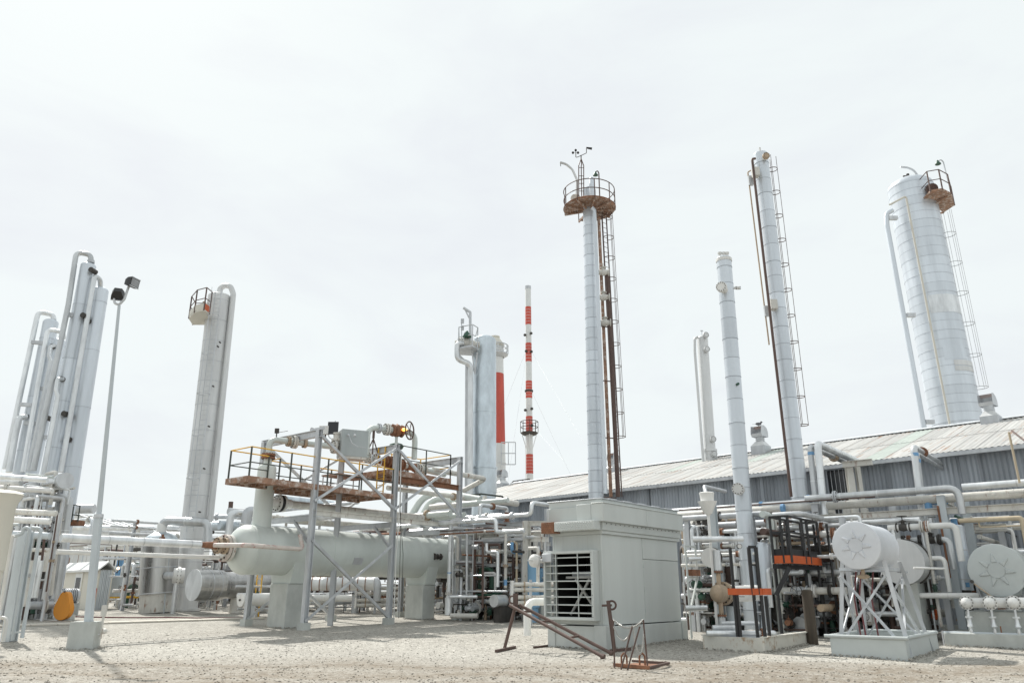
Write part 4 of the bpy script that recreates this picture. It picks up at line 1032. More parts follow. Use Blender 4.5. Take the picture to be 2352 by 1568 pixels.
# side nozzle with valve
fz = go(BT, 'z', 'y', H3.y(1115)).z
for a_, r_, mm in ((br + .28, .34, 'whitepaint'), (br + .4, .34, 'black'), (br + .52, .34, 'whitepaint')): flange(vs_, BT + U * a_ + Z * fz, U, r_, mm, .09)
vs_.part('nozzle', MB().cyl(BT + U * br * .8 + Z * fz, BT + U * (br + .9) + Z * fz, .2, n=16), 'whitepaint')
wheel(vs_, BT + U * (br + .4) + Z * (fz + .72) - V * .1, (-V + U * .5), .24, 'rust')
P_ = run(BT + U * (br + .9) + Z * fz, ('u', 'd', 1.2)); P2 = run(P_[-1], ('u', 'd', 6.5))
elbow_pipe('pipe', 'thick pale pipe running from the boot flange under the platform', [P_[0], P2[-1]], .15, 'rustypaint')

fr = T('support_gantry', 'galvanised steel support frame with crossed braces and rusty railed platform over the vessel', 'steel frame', F(0, 0, gz(L1.y)))
BW = 3.8; TOPZ = 7.85
legs = [(0, 0), (4.3, 0), (8.55, 0), (0, BW), (4.3, BW), (8.55, BW)]
for a_, b_ in legs:
    g0 = gzF(a_, b_)
    top = TOPZ if b_ == 0 else TOPZ - .05
    fr.part('leg', MB().ibeam(F(a_, b_, g0), F(a_, b_, top), .2, .21, .02, U), 'galv')
    fr.part('leg_base', MB().box(F(a_, b_, g0 + .08), (.36, .36, .36), U, V), 'concrete')
for a_ in (0, 4.3, 8.55): fr.part('top_beam', MB().ibeam(F(a_, -.15, TOPZ - .13), F(a_, BW + .15, TOPZ - .13), .16, .3, .02, Z), 'galv')
fr.part('lifting_lug', MB().box(F(0, .1, TOPZ + .06), (.04, .8, .12), U, V).cyl(F(-.03, .5, TOPZ + .08), F(.03, .5, TOPZ + .08), .1, n=16), 'galv')
MZ = 4.55
for b_ in (0, BW):
    for a0_, a1_ in ((0, 4.3), (4.3, 8.55)):
        for lo_, hi_ in ((.45, 3.45), (4.95, TOPZ - .2)):
            if lo_ < 1 and a0_ > 1: continue
            for p_, q_ in (((a0_, lo_), (a1_, hi_)), ((a0_, hi_), (a1_, lo_))):
                off = .0 if p_[1] == lo_ else .03
                fr.part('brace', MB().angle(F(p_[0], b_ - .1 + off, p_[1]), F(q_[0], b_ - .1 + off, q_[1]), .11, .015), 'galv')
for b_ in (0, BW): fr.part('girt', MB().ibeam(F(0, b_, MZ), F(8.55, b_, MZ), .14, .2, .018, Z), 'rustypaint')
for a_ in (0, 4.3, 8.55): fr.part('cross_beam', MB().ibeam(F(a_, .13, MZ - .2), F(a_, BW - .13, MZ - .2), .14, .22, .018, Z), 'galv')
fr.part('cross_beam', MB().ibeam(F(8.55, .0, 6.35), F(4.6, .0, 6.35), .16, .24, .02, Z), 'rust')
for b_, a_ in ((.1, 0), (.1, 4.3)): fr.part('knee_brace', MB().bar(F(a_, b_, MZ - 1.2), F(a_ - .0, b_ + 1.1, MZ - .25), .1), 'galv')
# main deck: planks of chequer plate on rusty channels
DZ = 5.6
a_ = -3.0
while a_ < 4.25:
    w_ = 1.4 if a_ < -.75 else 2.3
    a2 = min(a_ + .6, 4.25)
    fr.part('deck_plank', MB().ubox(F(0, 0, 0), (a_ + .006, a2 - .006), (.03, w_), (DZ, DZ + .05)), 'deckrust'); a_ = a2
fr.part('deck_edge', MB().ubox(F(0, 0, 0), (-3.05, 4.3), (-.03, .03), (DZ - .16, DZ + .06)), 'deckrust')
fr.part('deck_edge', MB().ubox(F(0, 0, 0), (-3.08, -3.0), (.03, 1.45), (DZ - .16, DZ + .06)), 'deckrust')
fr.part('deck_edge', MB().ubox(F(0, 0, 0), (-3.0, -.8), (1.41, 1.47), (DZ - .16, DZ + .06)), 'deckrust')
fr.part('deck_edge', MB().ubox(F(0, 0, 0), (-.8, 4.3), (2.3, 2.36), (DZ - .16, DZ + .06)), 'deckrust')
for q in np.arange(-2.6, 4.2, .85):
    fr.part('joist', MB().ubox(F(0, 0, 0), (q, q + .07), (.03, 1.4 if q < -.8 else 2.3), (DZ - .12, DZ - .004)), 'deckrust')
RH = 1.15
railing(fr, [F(4.2, .02, DZ), F(-3.0, .02, DZ), F(-3.0, 1.4, DZ), F(-1.3, 1.4, DZ)], RH, 'railgreen', 'yellow', .025, 1.75)
railing(fr, [F(-.7, 1.5, DZ), F(-.7, 2.3, DZ), F(4.2, 2.3, DZ)], RH, 'railgreen', 'yellow', .025, 1.6)
railing(fr, [F(1.9, 1.0, DZ), F(1.9, 2.0, DZ), F(3.6, 2.0, DZ)], .75, 'galv', 'galv', .02, .9)
fr.part('step_plate', MB().ubox(F(0, 0, 0), (1.8, 3.7), (.9, 2.0), (DZ + .75, DZ + .8)), 'deckrust')
# upper deck
UZ = 6.75
a_ = 4.35
while a_ < 8.4:
    a2 = min(a_ + .7, 8.4)
    fr.part('deck_plank', MB().ubox(F(0, 0, 0), (a_ + .006, a2 - .006), (.5, 2.6), (UZ, UZ + .05)), 'deckrust'); a_ = a2
for b_ in (.44, 2.6): fr.part('deck_edge', MB().ubox(F(0, 0, 0), (4.35, 8.4), (b_, b_ + .06), (UZ - .16, UZ + .07)), 'deckrust')
fr.part('deck_edge', MB().ubox(F(0, 0, 0), (4.3, 4.35), (.5, 2.6), (UZ - .16, UZ + .07)), 'deckrust'); fr.part('deck_edge', MB().ubox(F(0, 0, 0), (8.4, 8.46), (.5, 2.6), (UZ - .16, UZ + .07)), 'deckrust')
for q in np.arange(4.7, 8.3, .8): fr.part('joist', MB().ubox(F(0, 0, 0), (q, q + .07), (.5, 2.6), (UZ - .12, UZ - .004)), 'deckrust')
railing(fr, [F(4.4, 2.6, UZ), F(8.4, 2.6, UZ), F(8.4, .5, UZ)], 1.25, 'yellow', 'yellow', .025, 1.9)
railing(fr, [F(5.0, .5, UZ), F(8.4, .5, UZ)], 1.25, 'railgreen', 'railgreen', .025, 1.7)
for bb in (.7, 1.15): fr.part('ladder_rail', MB().bar(F(4.25, bb, DZ), F(4.25, bb, UZ + 1.1), .05), 'yellow')
for k in range(7): fr.part('rung', MB().cyl(F(4.25, .7, DZ + .25 + k * .28), F(4.25, 1.15, DZ + .25 + k * .28), .015, n=5), 'yellow')
fr.part('conduit', MB().tube([F(4.45, -.16, .4), F(4.42, -.16, 3.0), F(4.5, -.16, 5.0), F(4.45, -.16, 7.4)], .022, 6), 'whitepaint')
for q, (z0, z1) in enumerate(((.5, 6.8), (1.0, 5.2))): fr.part('hanging_cable', MB().tube([F(4.75 + q * .15, -.14, z0), F(4.65 + q * .2, -.14, (z0 + z1) / 2), F(4.5, -.14, z1)], .012, 5), 'darkmetal')
# overhead line: from boot top, up, along under the top beams to the instrument box
za = go(BT, 'z', 'y', H3.y(300)).z
ov = [BT + Z * (btz + .45), BT + Z * za]
q1 = go(ov[-1], (U * .97 - V * .24).normalized(), 'x', H3.x(1470))
t_ = elbow_pipe('pipe', 'pale flanged pipe arching from the boot top to the grey instrument box', ov + [q1], .125, 'palegreen', bend=.45)
dv_ = (q1 - ov[-1]).normalized()
c_ = go(ov[-1], dv_, 'x', H3.x(905)); flange(t_, c_, dv_, .27, 'rustypaint', .08); flange(t_, c_ + dv_ * .1, dv_, .27, 'rustypaint', .08); flange(t_, c_ + dv_ * .5, dv_, .2, 'tan', .12)
c_ = go(ov[-1], dv_, 'x', H3.x(680)); t_.part('gauge', MB().cyl(c_, c_ + Z * .35, .025, n=6).box(c_ + Z * .38, (.16, .1, .2)).cyl(c_ + Z * .3, c_ + Z * .36 + Vector((.45, 0, .02)), .012, n=4), 'darkmetal')
flange(t_, q1 - dv_ * .12, dv_, .3, 'rustypaint', .1); flange(t_, q1 + dv_ * .1, dv_, .3, 'rustypaint', .1)
t_.part('valve_body', MB().lathe(q1 + Z * .0, Z, [(0, .16), (.25, .16), (.26, .24), (.36, .24), (.37, .15), (.55, .15), (.56, .2), (.62, .2)], 16), 'rustypaint')
# instrument box on a stand
ib = W(H3(1680, 370), q1.y + .15)
bx = T('instrument_box', 'large grey instrument cabinet with sloping rusty underside above the platform', 'cabinet', ib - Z * .6)
bx.part('cabinet', MB().box(ib, (1.15, .8, 1.15), (U * .9 - V * .43).normalized(), (V * .9 + U * .43).normalized()), 'cabinetgrey')
bx.part('tray', MB().box(ib - Z * .62, (1.1, .75, .1), (U * .9 - V * .43).normalized(), (V * .9 + U * .43).normalized()), 'rustypaint')
bx.part('tubing', MB().tube([ib + Vector((-.05, -.62, .3)), ib + Vector((.1, -.66, -.05)), ib + Vector((.35, -.64, -.2)), ib + Vector((.7, -.6, -.25))], .015, 5, .1).sphere(ib + Vector((-.08, -.6, .3)), .06, 8).sphere(ib + Vector((.2, -.6, .28)), .06, 8), 'galv')
bx.part('support_post', MB().ibeam(Vector((ib.x - .5, ib.y + .3, gz(ib.y))), ib + Vector((-.5, .3, -.5)), .2, .2, .02), 'galv')
pm = W(H3(1320, 380), q1.y)
tr = T('transmitter', 'small white transmitter box on a dark pipe stand beside the grey cabinet', 'transmitter', pm)
tr.part('stand', MB().cyl(pm, W(H3(1325, 230), q1.y), .035, n=8), 'darkmetal'); tr.part('housing', MB().box(W(H3(1312, 185), q1.y), (.4, .25, .36)), 'whitepaint')
pm = W(H3(1440, 300), q1.y)
tr = T('solar_panel', 'small dark solar panel on a post above the grey cabinet', 'solar panel', pm)
tr.part('stand', MB().cyl(pm, W(H3(1440, 100), q1.y), .03, n=8).cyl(W(H3(1440, 100), q1.y), W(H3(1456, 60), q1.y), .012, n=5), 'darkmetal'); tr.part('panel', MB().box(W(H3(1425, 155), q1.y - .08), (.46, .05, .55)), 'glassdark'); tr.part('bracket', MB().ring(W(H3(1415, 245), q1.y), Vector((0, 1, 0)), .16, .02), 'galv')
# valve train on the upper deck
vt0 = W(H4(230, 500), F(4.0, 1.1, 0).y + .2); 
vt0 = F(3.6, 1.35, UZ + .62)
vt = T('valve_train', 'rusty brown valve train lying along the upper deck', 'valve train', vt0)
vt.part('pipe_run', MB().cyl(vt0, F(8.9, 1.35, UZ + .42), .13, n=14), 'palegreen')
def along(a): return vt0 + (F(8.9, 1.35, UZ + .42) - vt0) * a
ud = (along(1) - along(0)).normalized()
for a0_, a1_, r_ in ((.12, .24, .24), (.26, .31, .3), (.37, .45, .26), (.50, .60, .2)): vt.part('valve_body', MB().lathe(along(a0_), ud, [(0, r_), (.06, r_), (.07, r_ * .75), ((along(a1_) - along(a0_)).length - .07, r_ * .75), ((along(a1_) - along(a0_)).length - .06, r_), ((along(a1_) - along(a0_)).length, r_)], 16), 'rust')
for a_ in (.04, .09, .33, .35, .63, .66, .72): flange(vt, along(a_), ud, .26, 'rustypaint', .07)
vt.part('actuator', MB().lathe(along(.36) + Z * .2, Z, [(0, .12), (.45, .12), (.5, .3), (.6, .36), (.72, .3), (.78, .12)], 16), 'valvegreen')
wheel(vt, along(.05) - V * .55 - Z * .15, -V * 1 + Z * .2, .3, 'galv')
# loop line with the big handwheel and glowing amber ball
zt = TOPZ + .95
lp0 = along(.02) + Z * .1
l1_ = go(lp0, 'z', 'y', H4.y(140)); l2_ = go(l1_, (U * .96 - V * .27).normalized(), 'x', H4.x(930)); l3_ = go(l2_, 'z', 'y', H4.y(560))
lt = elbow_pipe('pipe', 'pale loop of pipe with big handwheel valve above the upper deck', [lp0, l1_, l2_, l3_], .135, 'palegreen', bend=.42)
ld = (l2_ - l1_).normalized()
c1 = go(l1_, ld, 'x', H4.x(545)); c2 = go(l1_, ld, 'x', H4.x(690))
for dd in (0, .12, .42): flange(lt, c1 + ld * dd, ld, .28 if dd < .3 else .2, 'rustypaint', .08)
lt.part('valve_body', MB().lathe(c2 - ld * .25, ld, [(0, .3), (.08, .3), (.1, .22), (.25, .34), (.45, .22), (.47, .3), (.55, .3)], 8), 'rust')
wheel(lt, c2 + ld * .35 - V * .42, (-V * .9 + U * .3), .42, 'brown', tr=.035)
lt.part('lamp', MB().sphere(c2 + ld * .12 - V * .36 + Z * .02, .10, 10, (1.3, 1, .8)), 'amberglow', 'small glowing amber ball inside the handwheel')  # orange glow at the valve, put in as an emissive ball
lt.part('stanchion', MB().bar(c2 - Z * .3, Vector((c2.x, c2.y, UZ)), .12), 'palegreen')
tp_ = go(l1_, ld, 'x', H4.x(392)); st_ = MB()
for dx in (-.35, 0, .35): st_.cyl(tp_ - Z * .5, tp_ - Z * 1.35 + ld * dx, .03, n=5)
st_.cyl(tp_ - Z * .1, tp_ - Z * .5, .06, n=6); st_.bar(tp_ - Z * 1.2 - ld * .3, tp_ - Z * 1.2 + ld * .3, .03)
lt.part('tripod', st_, 'brown')
# lines leaving the upper deck to the right
e0 = F(8.0, 1.3, UZ + .55)
e1 = go(e0, 'u', 'x', H4.x(1850)); e2 = go(e1, -V, 'd', .0)
b_ = go(e1, (-U * .35 + V * .94).normalized(), 'x', H4.x(1555))
elbow_pipe('pipe', 'pale pipe with rust-brown hairpin bend right of the steel frame', [e0, e1, b_ + Z * -.6], .13, 'rustypaint', bend=.2)
e0 = F(6.5, 2.9, UZ - .35); e1 = go(e0, 'u', 'x', H4.x(1840)); e2 = go(e1, 'z', 'y', H4.y(1040))
elbow_pipe('pipe', 'pale pipe crossing behind the frame and dropping beside the silver column', [e0, e1, e2], .12, 'rustypaint', bend=.4)
# red and white pipe alongside the vessel head
rr0 = F(va0 - 1.05, AXB - .35, vz + .08)
rq = W(H2(1880, 640), F(-2.6, .2, 0).y)
r1 = F(-2.75, .18, vz + .06); r2 = F(-.2, .18, vz + .02); 
rt_ = elbow_pipe('pipe', 'faded red and white pipe running along the vessel flank to the first leg', [F(va0 - 1.6, AXB - .35, vz + .08), r1, r2, r2 + V * .25 + Z * .55], .085, 'redpipe', bend=.2, joints=False)
# two insulated lines from the left plant to the vessel flange
p = F(va0 - 1.15, AXB - .35, vz + .08); l_ = go(p, -U, 'x', 140)
q_ = T('pipe', 'upper of two long silver pipes from the left plant to the vessel nozzle', 'pipe', l_)
q_.part('pipe_run', MB().cyl(l_, p - U * .9, .135, n=14), 'alu'); q_.part('reducer', MB().cyl(p - U * .9, p - U * .25, .09, .15, 14), 'rust'); flange(q_, p - U * .22, U, .3, 'tan', .1)
for k in range(8): c_ = l_ + (p - U - l_) * (k + .5) / 8; q_.part('band', MB().cyl(c_, c_ + U * .03, .142, n=14), 'alu')
p = F(va0 - 1.1, AXB - .1, vz - .34); l_ = go(p, -U, 'x', 130)
q_ = elbow_pipe('pipe', 'lower thinner white pipe parallel below the long silver pipe', [l_, p], .075, 'whitepaint')
# two grey posts beside the upright tank
for xb, xt, yt, lab in ((1100, 1190, 650, 'left grey post under the long silver pipes'), (1222, 1290, 735, 'right grey post under the long silver pipes')):
    P0 = G(H2(xb, 1430)); P0.z = gz(P0.y); Pt = W(H2(xt, yt), P0.y)
    one('pipe_support', lab, 'pipe support', MB().ibeam(P0, Pt, .32 if xb < 1150 else .22, .25, .025, Vector((.3, 1, 0))), 'bluegray', P0)
# yellow ladder behind the front pier
P0 = G(B(235, 1320)); yl = T('ladder', 'yellow steel ladder leaning behind the vessel front pier', 'ladder', P0)
for dx in (0, .42): yl.part('stringer', MB().bar(P0 + V * -dx, P0 + V * -dx + Z * 2.2, .05), 'yellow')
for k in range(6): yl.part('rung', MB().cyl(P0 + Z * (.3 + .3 * k), P0 - V * .42 + Z * (.3 + .3 * k), .014, n=5), 'yellow')

# ================================================================== LAMP POLE WITH FLOODLIGHTS
Pb = G((190, 1489)); Pb.z = 0
lpz = .62
lpn = T('light_pole', 'leaning square steel light pole with twin floodlights on a concrete block', 'light pole', Pb)
lpn.part('footing', MB().box(Pb + Z * lpz / 2, (.68, .68, lpz + .3), Vector((.98, .2, 0)).normalized(), Vector((-.2, .98, 0)).normalized()), 'concrete')
Y0 = Pb.y
pb = W(A(563, 1255), Y0); pt = W(g1(730, 400), Y0)
bz = pb
lpn.part('pole', MB().prism([(-.088, -.088), (.088, -.088), (.088, .088), (-.088, .088)], pb, pb + (pt - pb) * .33, Vector((0, 1, 0))), 'bluegray')
lpn.part('pole', MB().lathe(pb + (pt - pb) * .33, pt - pb, [(0, .075), ((pt - pb).length * .67, .045)], 12), 'bluegray')
for k in range(4):
    a = R(45 + 90 * k); dr = Vector((math.cos(a), math.sin(a), 0)); 
    lpn.part('gusset', MB().add([pb + dr * .1, pb + dr * .3, pb + dr * .1 + Z * .4, pb + dr * .1 + Vector((-dr.y, dr.x, 0)) * .02, pb + dr * .3 + Vector((-dr.y, dr.x, 0)) * .02, pb + dr * .1 + Z * .4 + Vector((-dr.y, dr.x, 0)) * .02], [[0, 1, 2], [5, 4, 3], [0, 3, 4, 1], [1, 4, 5, 2], [2, 5, 3, 0]]), 'bluegray')
lpn.part('base_plate', MB().box(pb + Z * .01, (.55, .55, .03)), 'galv')
lpn.part('collar', MB().cyl(pb + (pt - pb) * .325, pb + (pt - pb) * .335, .13, n=14), 'galv')
lpn.part('crossarm', MB().tube([W(g1(698, 345), Y0), W(g1(700, 385), Y0), W(g1(728, 398), Y0), W(g1(762, 362), Y0), W(g1(776, 320), Y0), W(g1(790, 280), Y0)], .04, 8, .12), 'galv')
def flood(c, fwd, up=None):
    fwd = fwd.normalized(); x, y, d = frame(fwd)
    prof = []
    hs = MB(); vs = []
    for dist, w_, h_ in ((-.16, .11, .09), (.0, .18, .14), (.16, .19, .15)):
        for i, j in ((-1, -1), (1, -1), (1, 1), (-1, 1)): vs.append(c + x * (i * w_) + y * (j * h_) + d * dist)
    hs.add(vs, [[3, 2, 1, 0]] + [[4 * k + i, 4 * k + (i + 1) % 4, 4 * k + 4 + (i + 1) % 4, 4 * k + 4 + i] for k in range(2) for i in range(4)] + [[8, 9, 10, 11]])
    o = lpn.part('floodlight', hs, 'black')
    lpn.sub(o, 'lens', MB().box(c + d * .165, (.32, .24, .02), x, y, d), 'galvdark')
    lpn.sub(o, 'rim', MB().bar(c + d * .17 - x * .19 - y * .15, c + d * .17 + x * .19 - y * .15, .025).bar(c + d * .17 - x * .19 + y * .15, c + d * .17 + x * .19 + y * .15, .025), 'galv')
flood(W(g1(803, 262), Y0), Vector((.95, -.28, -.12))); flood(W(g1(722, 328), Y0), Vector((-.3, .75, -.55)))
lpn.part('outlet_post', MB().cyl(pb + Vector((.42, -.05, -.1)), pb + Vector((.40, -.05, .75)), .035, n=6).box(pb + Vector((.4, -.06, .65)), (.12, .1, .3)).sphere(pb + Vector((.5, -.06, .1)), .08, 8), 'rustypaint')
one('notice_plate', 'small red notice plate behind the light pole', 'sign', MB().box(W(H1(746, 1090), 44), (.28, .02, .9)), 'red', W(H1(746, 1090), 44))

# ================================================================== RIGHT: SKID WITH BLACK LADDER PLATFORMS
K = G((1758, 1499)); K.z = gz(K.y)
kb = (go(K, 'v', 'x', 1616) - K).length; ka = (go(K, 'u', 'x', 1861) - K).length
def Q(a, b, z): return K + U * a + V * b + Z * z
sk = T('skid_base', 'pale steel skid base with rust patches under the black ladder', 'skid', K)
for a, b in (((0, ka), (-.0, .06)), ((0, ka), (kb - .06, kb))): sk.part('side_channel', MB().ubox(K, a, b, (-.05, .38)).ubox(K, a, (b[0] - .05, b[1] + .05), (.38, .41)), 'skidpaint')
for a in ((-.001, .06), (ka - .06, ka + .001)): sk.part('end_channel', MB().ubox(K, a, (.06, kb - .06), (-.05, .375)), 'skidpaint')
sk.part('floor_plate', MB().ubox(K, (.06, ka - .06), (.06, kb - .06), (.25, .30)), 'galv')
bl = T('access_platform', 'black painted ladder platform with orange toe plates on the skid', 'platform', Q(.2, .2, .38))
def post(px, ytop, ybot=None, a=.12, w=.075, base=.38):
    P = go(Q(a, 0, base), 'v', 'x', px)
    top = go(P, 'z', 'y', ytop)
    bl.part('post', MB().bar(P if ybot is None else go(P, 'z', 'y', ybot), top, w), 'black'); return P, top
pA, tA = post(E.x(552), E.y(780)); post(E.x(572), E.y(1065)); pB, tB = post(E.x(688), E.y(1065)); pC, _ = post(E.x(738), E.y(1100)); pD, _ = post(E.x(768), E.y(1105), None, .5)
zb_ = go(pA, 'z', 'y', E.y(1098)).z; zt_ = go(pA, 'z', 'y', E.y(1054)).z
bl.part('toe_plate', MB().bar(Vector((pA.x, pA.y, (zb_ + zt_) / 2)) + V * .15 - U * .05, Vector((pC.x, pC.y, (zb_ + zt_) / 2)) - V * .06 - U * .05, .03, zt_ - zb_, Z), 'orange')
bl.part('toe_plate', MB().bar(Vector((pC.x, pC.y, (zb_ + zt_) / 2)) - V * .06 - U * .03, Vector((pC.x, pC.y, (zb_ + zt_) / 2)) - V * .06 + U * .6, .03, zt_ - zb_, Z), 'orange')
bl.part('grating', MB().ubox(Vector((pC.x, pC.y, zb_ + .05)), (0, .6), (0, (pA - pC).length), (0, .04)), 'black')
for px, yb in ((E.x(683), E.y(1095)), (E.x(733), E.y(1095))):
    P = go(Q(.1, 0, .38), 'v', 'x', px); b_ = go(P, 'z', 'y', yb); t__ = go(P, 'z', 'y', E.y(775)); bl.part('gate_post', MB().bar(b_, t__, .085), 'black')
    if px < E.x(700): g0_ = (b_, t__)
    else: bl.part('gate_bar', MB().bar(g0_[1], t__, .075), 'black'); bl.part('gate_bar', MB().bar(g0_[0] + (g0_[1] - g0_[0]) * .62, b_ + (t__ - b_) * .62, .05), 'black')
for zz in (.65, .95, 1.25): bl.part('rung', MB().cyl(pB + Z * zz, pC + Z * zz, .015, n=6), 'galv'); bl.part('rung', MB().cyl(pA + Z * (zz + .1), pA + Z * (zz + .1) - V * .3, .015, n=6), 'galv')
# upper platform
N_ = W(E(920, 884), 24.6)
ub = (go(N_, 'v', 'x', E.x(798)) - N_).length; ua = (go(N_, 'u', 'x', E.x(1120)) - N_).length
zo = go(N_, 'z', 'y', E.y(830)).z - N_.z; zt2 = go(N_, 'z', 'y', E.y(785)).z - N_.z; zr = go(N_, 'z', 'y', E.y(566)).z - N_.z
def NN(a, b, z): return N_ + U * a + V * b + Z * z
bl.part('toe_plate', MB().ubox(N_, (-.02, .02), (0, ub), (0, zo)), 'orange'); bl.part('toe_plate', MB().ubox(N_, (.02, ua), (-.02, .02), (0, zo)), 'orange')
bl.part('kick_plate', MB().ubox(N_, (.03, .07), (.05, ub), (zo, zt2)), 'black'); bl.part('kick_plate', MB().ubox(N_, (.07, ua), (.03, .07), (zo, zt2)), 'black')
bl.part('grating', MB().ubox(N_, (.02, ua), (.02, ub), (.02, .06)), 'black')
for a, b in ((0, 0), (0, ub * .42), (0, ub), (ua * .45, 0), (ua * .62, 0), (ua, 0), (ua, ub), (ua * .5, ub)): bl.part('post', MB().bar(NN(a, b, .02), NN(a, b, zr), .07), 'black')
for zz in (zr, zr * .66):
    for p_, q_ in (((0, ub), (0, 0)), ((0, 0), (ua, 0)), ((0, ub), (ua, ub)), ((ua, ub), (ua, 0))): bl.part('rail', MB().bar(NN(*p_, zz), NN(*q_, zz), .06), 'black')
for bb in (.0, .45):
    P = NN(ua + .08, bb - .3, 0); bl.part('ladder_rail', MB().bar(Vector((P.x, P.y, gz(P.y))), P + Z * zr * .95, .065), 'black')
for k in range(8): P = NN(ua + .08, -.3, -2.0 + k * .29); bl.part('rung', MB().cyl(P, P + V * .45, .016, n=6), 'black')
bl.part('beam', MB().bar(NN(-.3, ub * .8, -.09), NN(ua, .05, -.09), .13), 'black'); bl.part('knee_brace', MB().bar(NN(.0, .1, -.12), NN(-.2, ub * .95, -.95), .13), 'black')
for a, b in ((.05, ub), (ua, ub)): P = NN(a, b, 0); bl.part('leg', MB().bar(Vector((P.x, P.y, gz(P.y))), P, .08), 'black')
P = G((1867, 1479)); one('bollard', 'thick dark brown timber post beside the skid corner', 'bollard', MB().lathe(P, Z, [(-.1, .165), (1.52, .16), (1.56, .12), (1.57, .03)], 16), 'wood', P)
# equipment on the skid
ex = W(E(455, 1088), K.y + 2.2)
he = T('heat_exchanger', 'small horizontal exchanger with tan rounded end cap on the skid', 'heat exchanger', ex)
he.part('shell', MB().cyl(ex, ex + U * 2.6, .25, n=24), 'whitepaint'); flange(he, ex, U, .34, 'tan', .08); flange(he, ex - U * .12, U, .34, 'tan', .08)
he.part('end_cap', MB().lathe(ex - U * .18, -U, [(0, .27), (.2, .26), (.34, .2), (.42, .1), (.44, .02)], 24), 'tan')
he.part('saddle', MB().ubox(ex, (.3, .6), (-.22, .22), (-.36, -.2)), 'black')
for z0, z1 in ((.25, .62), (-.62, -.25)): he.part('nozzle', MB().cyl(ex + U * -.25 + Z * z0, ex + U * -.25 + Z * z1, .07, n=10), 'tan'); flange(he, ex - U * .25 + Z * (z1 if z0 > 0 else z0), Z, .14, 'rust', .05)
he.part('support', MB().cyl(ex + U * .45 - Z * .36, Vector((ex.x, ex.y, .3)) + U * .45, .14, n=12), 'bluegray')
he.part('drop_pipe', MB().cyl(ex - U * .25 - Z * .62, Vector((ex.x, ex.y, .3)) - U * .25, .11, n=12), 'alu'); he.part('riser_pipe', MB().cyl(ex - U * .25 + Z * .62, ex - U * .25 + Z * 1.25, .12, n=12), 'alu')
c_ = W(H6(330, 725), K.y + 2.4); he.part('blind_flange', MB().cyl(c_, c_ + (U + V * .3).normalized() * .1, .30, n=24), 'whitepaint'); flange(he, c_ + U * .1, (U + V * .3).normalized(), .31, 'darkmetal', .06)
for k, (x0, y0, x1, r_) in enumerate(((295, 1370, 900, .075), (345, 1325, 560, .08), (420, 1310, 760, .06))):
    P = W(H6(x0, y0), K.y + .9 + .5 * k); P.z = max(P.z, .46 + .12 * k); Pe = go(P, (U * .62 - V * .78).normalized(), 'x', H6.x(x1))
    elbow_pipe('pipe', ('lowest silver pipe lying along the skid front edge', 'short silver pipe lying on the skid behind the lowest one', 'white pipe at the back of the skid floor')[k], [P, Pe, Pe + V * .4], r_, 'alu')
    ds = (Pe - P).normalized()
for x0, y0, x1, r_, yy, lab in ((175, 570, 605, .085, 1.6, 'white pipe with blank end jutting left at head height above the skid'), (140, 738, 275, .06, 3.2, 'short white pipe reaching the round bolted cover'), (115, 1155, 300, .08, 3.4, 'low silver pipe near the ground beside the enclosure')):
    P = W(H6(x0, y0), K.y + yy); Pe = go(P, (U * .6 - V * .8).normalized(), 'x', H6.x(x1)); elbow_pipe('pipe', lab, [P, Pe], r_, 'alu')
P = W(H6(300, 240), K.y + 2.0); fu = T('vent_cowl', 'white conical vent cowl on a thin pole above the skid', 'vent', Vector((P.x, P.y, .3)))
fu.part('cowl', MB().lathe(P - Z * .45, Z, [(0, .05), (.05, .12), (.42, .30), (.44, .2), (.62, .22), (.68, .24), (.7, .2)], 18), 'whitepaint')
fu.part('pole', MB().cyl(Vector((P.x, P.y, .3)), P - Z * .3, .045, n=8), 'whitepaint')
P2 = W(H6(275, 120), K.y + 2.4); fu.part('stack_pipe', MB().tube([P + Z * .1, P2, go(P2, 'u', 'x', H6.x(455))], .06, 8, .1), 'galv')
P = W(H6(348, 330), K.y + 2.6); one('steel_post', 'pale blue-grey square post beside the vent cowl', 'steel post', MB().ibeam(Vector((P.x, P.y, .2)), P + Z * .3, .2, .2, .02, U), 'bluegray', Vector((P.x, P.y, .2)))
b1_ = W(E(725, 745), 27.6); wb = T('filter_vessel', 'short white vertical vessel right beside the slim skid column', 'vessel', Vector((b1_.x, b1_.y, gz(27.6))))
bb_ = Vector((W(E(740, 1290), 27.6).x, 27.6, gz(27.6)))
wb.part('shell', MB().lathe(bb_, b1_ - bb_, [(0, .17), (1.2, .17), (1.21, .24), ((b1_ - bb_).length - .1, .24), ((b1_ - bb_).length, .18)], 20), 'towerskin'); wb.part('base_ring', MB().cyl(bb_, bb_ + Z * .08, .28, n=20), 'towerskin')
for zz in (.7, 1.0): wb.part('seam_band', MB().cyl(bb_ + Z * zz, bb_ + Z * (zz + .03), .18, n=20), 'towerdull')
one('orange_guard', 'bright orange guard rail behind the skid column', 'guard rail', MB().bar(W(H6(378, 635), 30), W(H6(455, 640), 30), .3, .12), 'orange', W(H6(378, 635), 30))
gau = W(H6(570, 630), 27.2); gg_ = T('pressure_gauge', 'round dial gauge left of the slim skid column', 'gauge', gau); gg_.part('case', MB().cyl(gau, gau + Vector((0, -.08, 0)), .09, n=18), 'black'); gg_.part('dial', MB().cyl(gau + Vector((0, -.08, 0)), gau + Vector((0, -.085, 0)), .075, n=18), 'whitepaint')

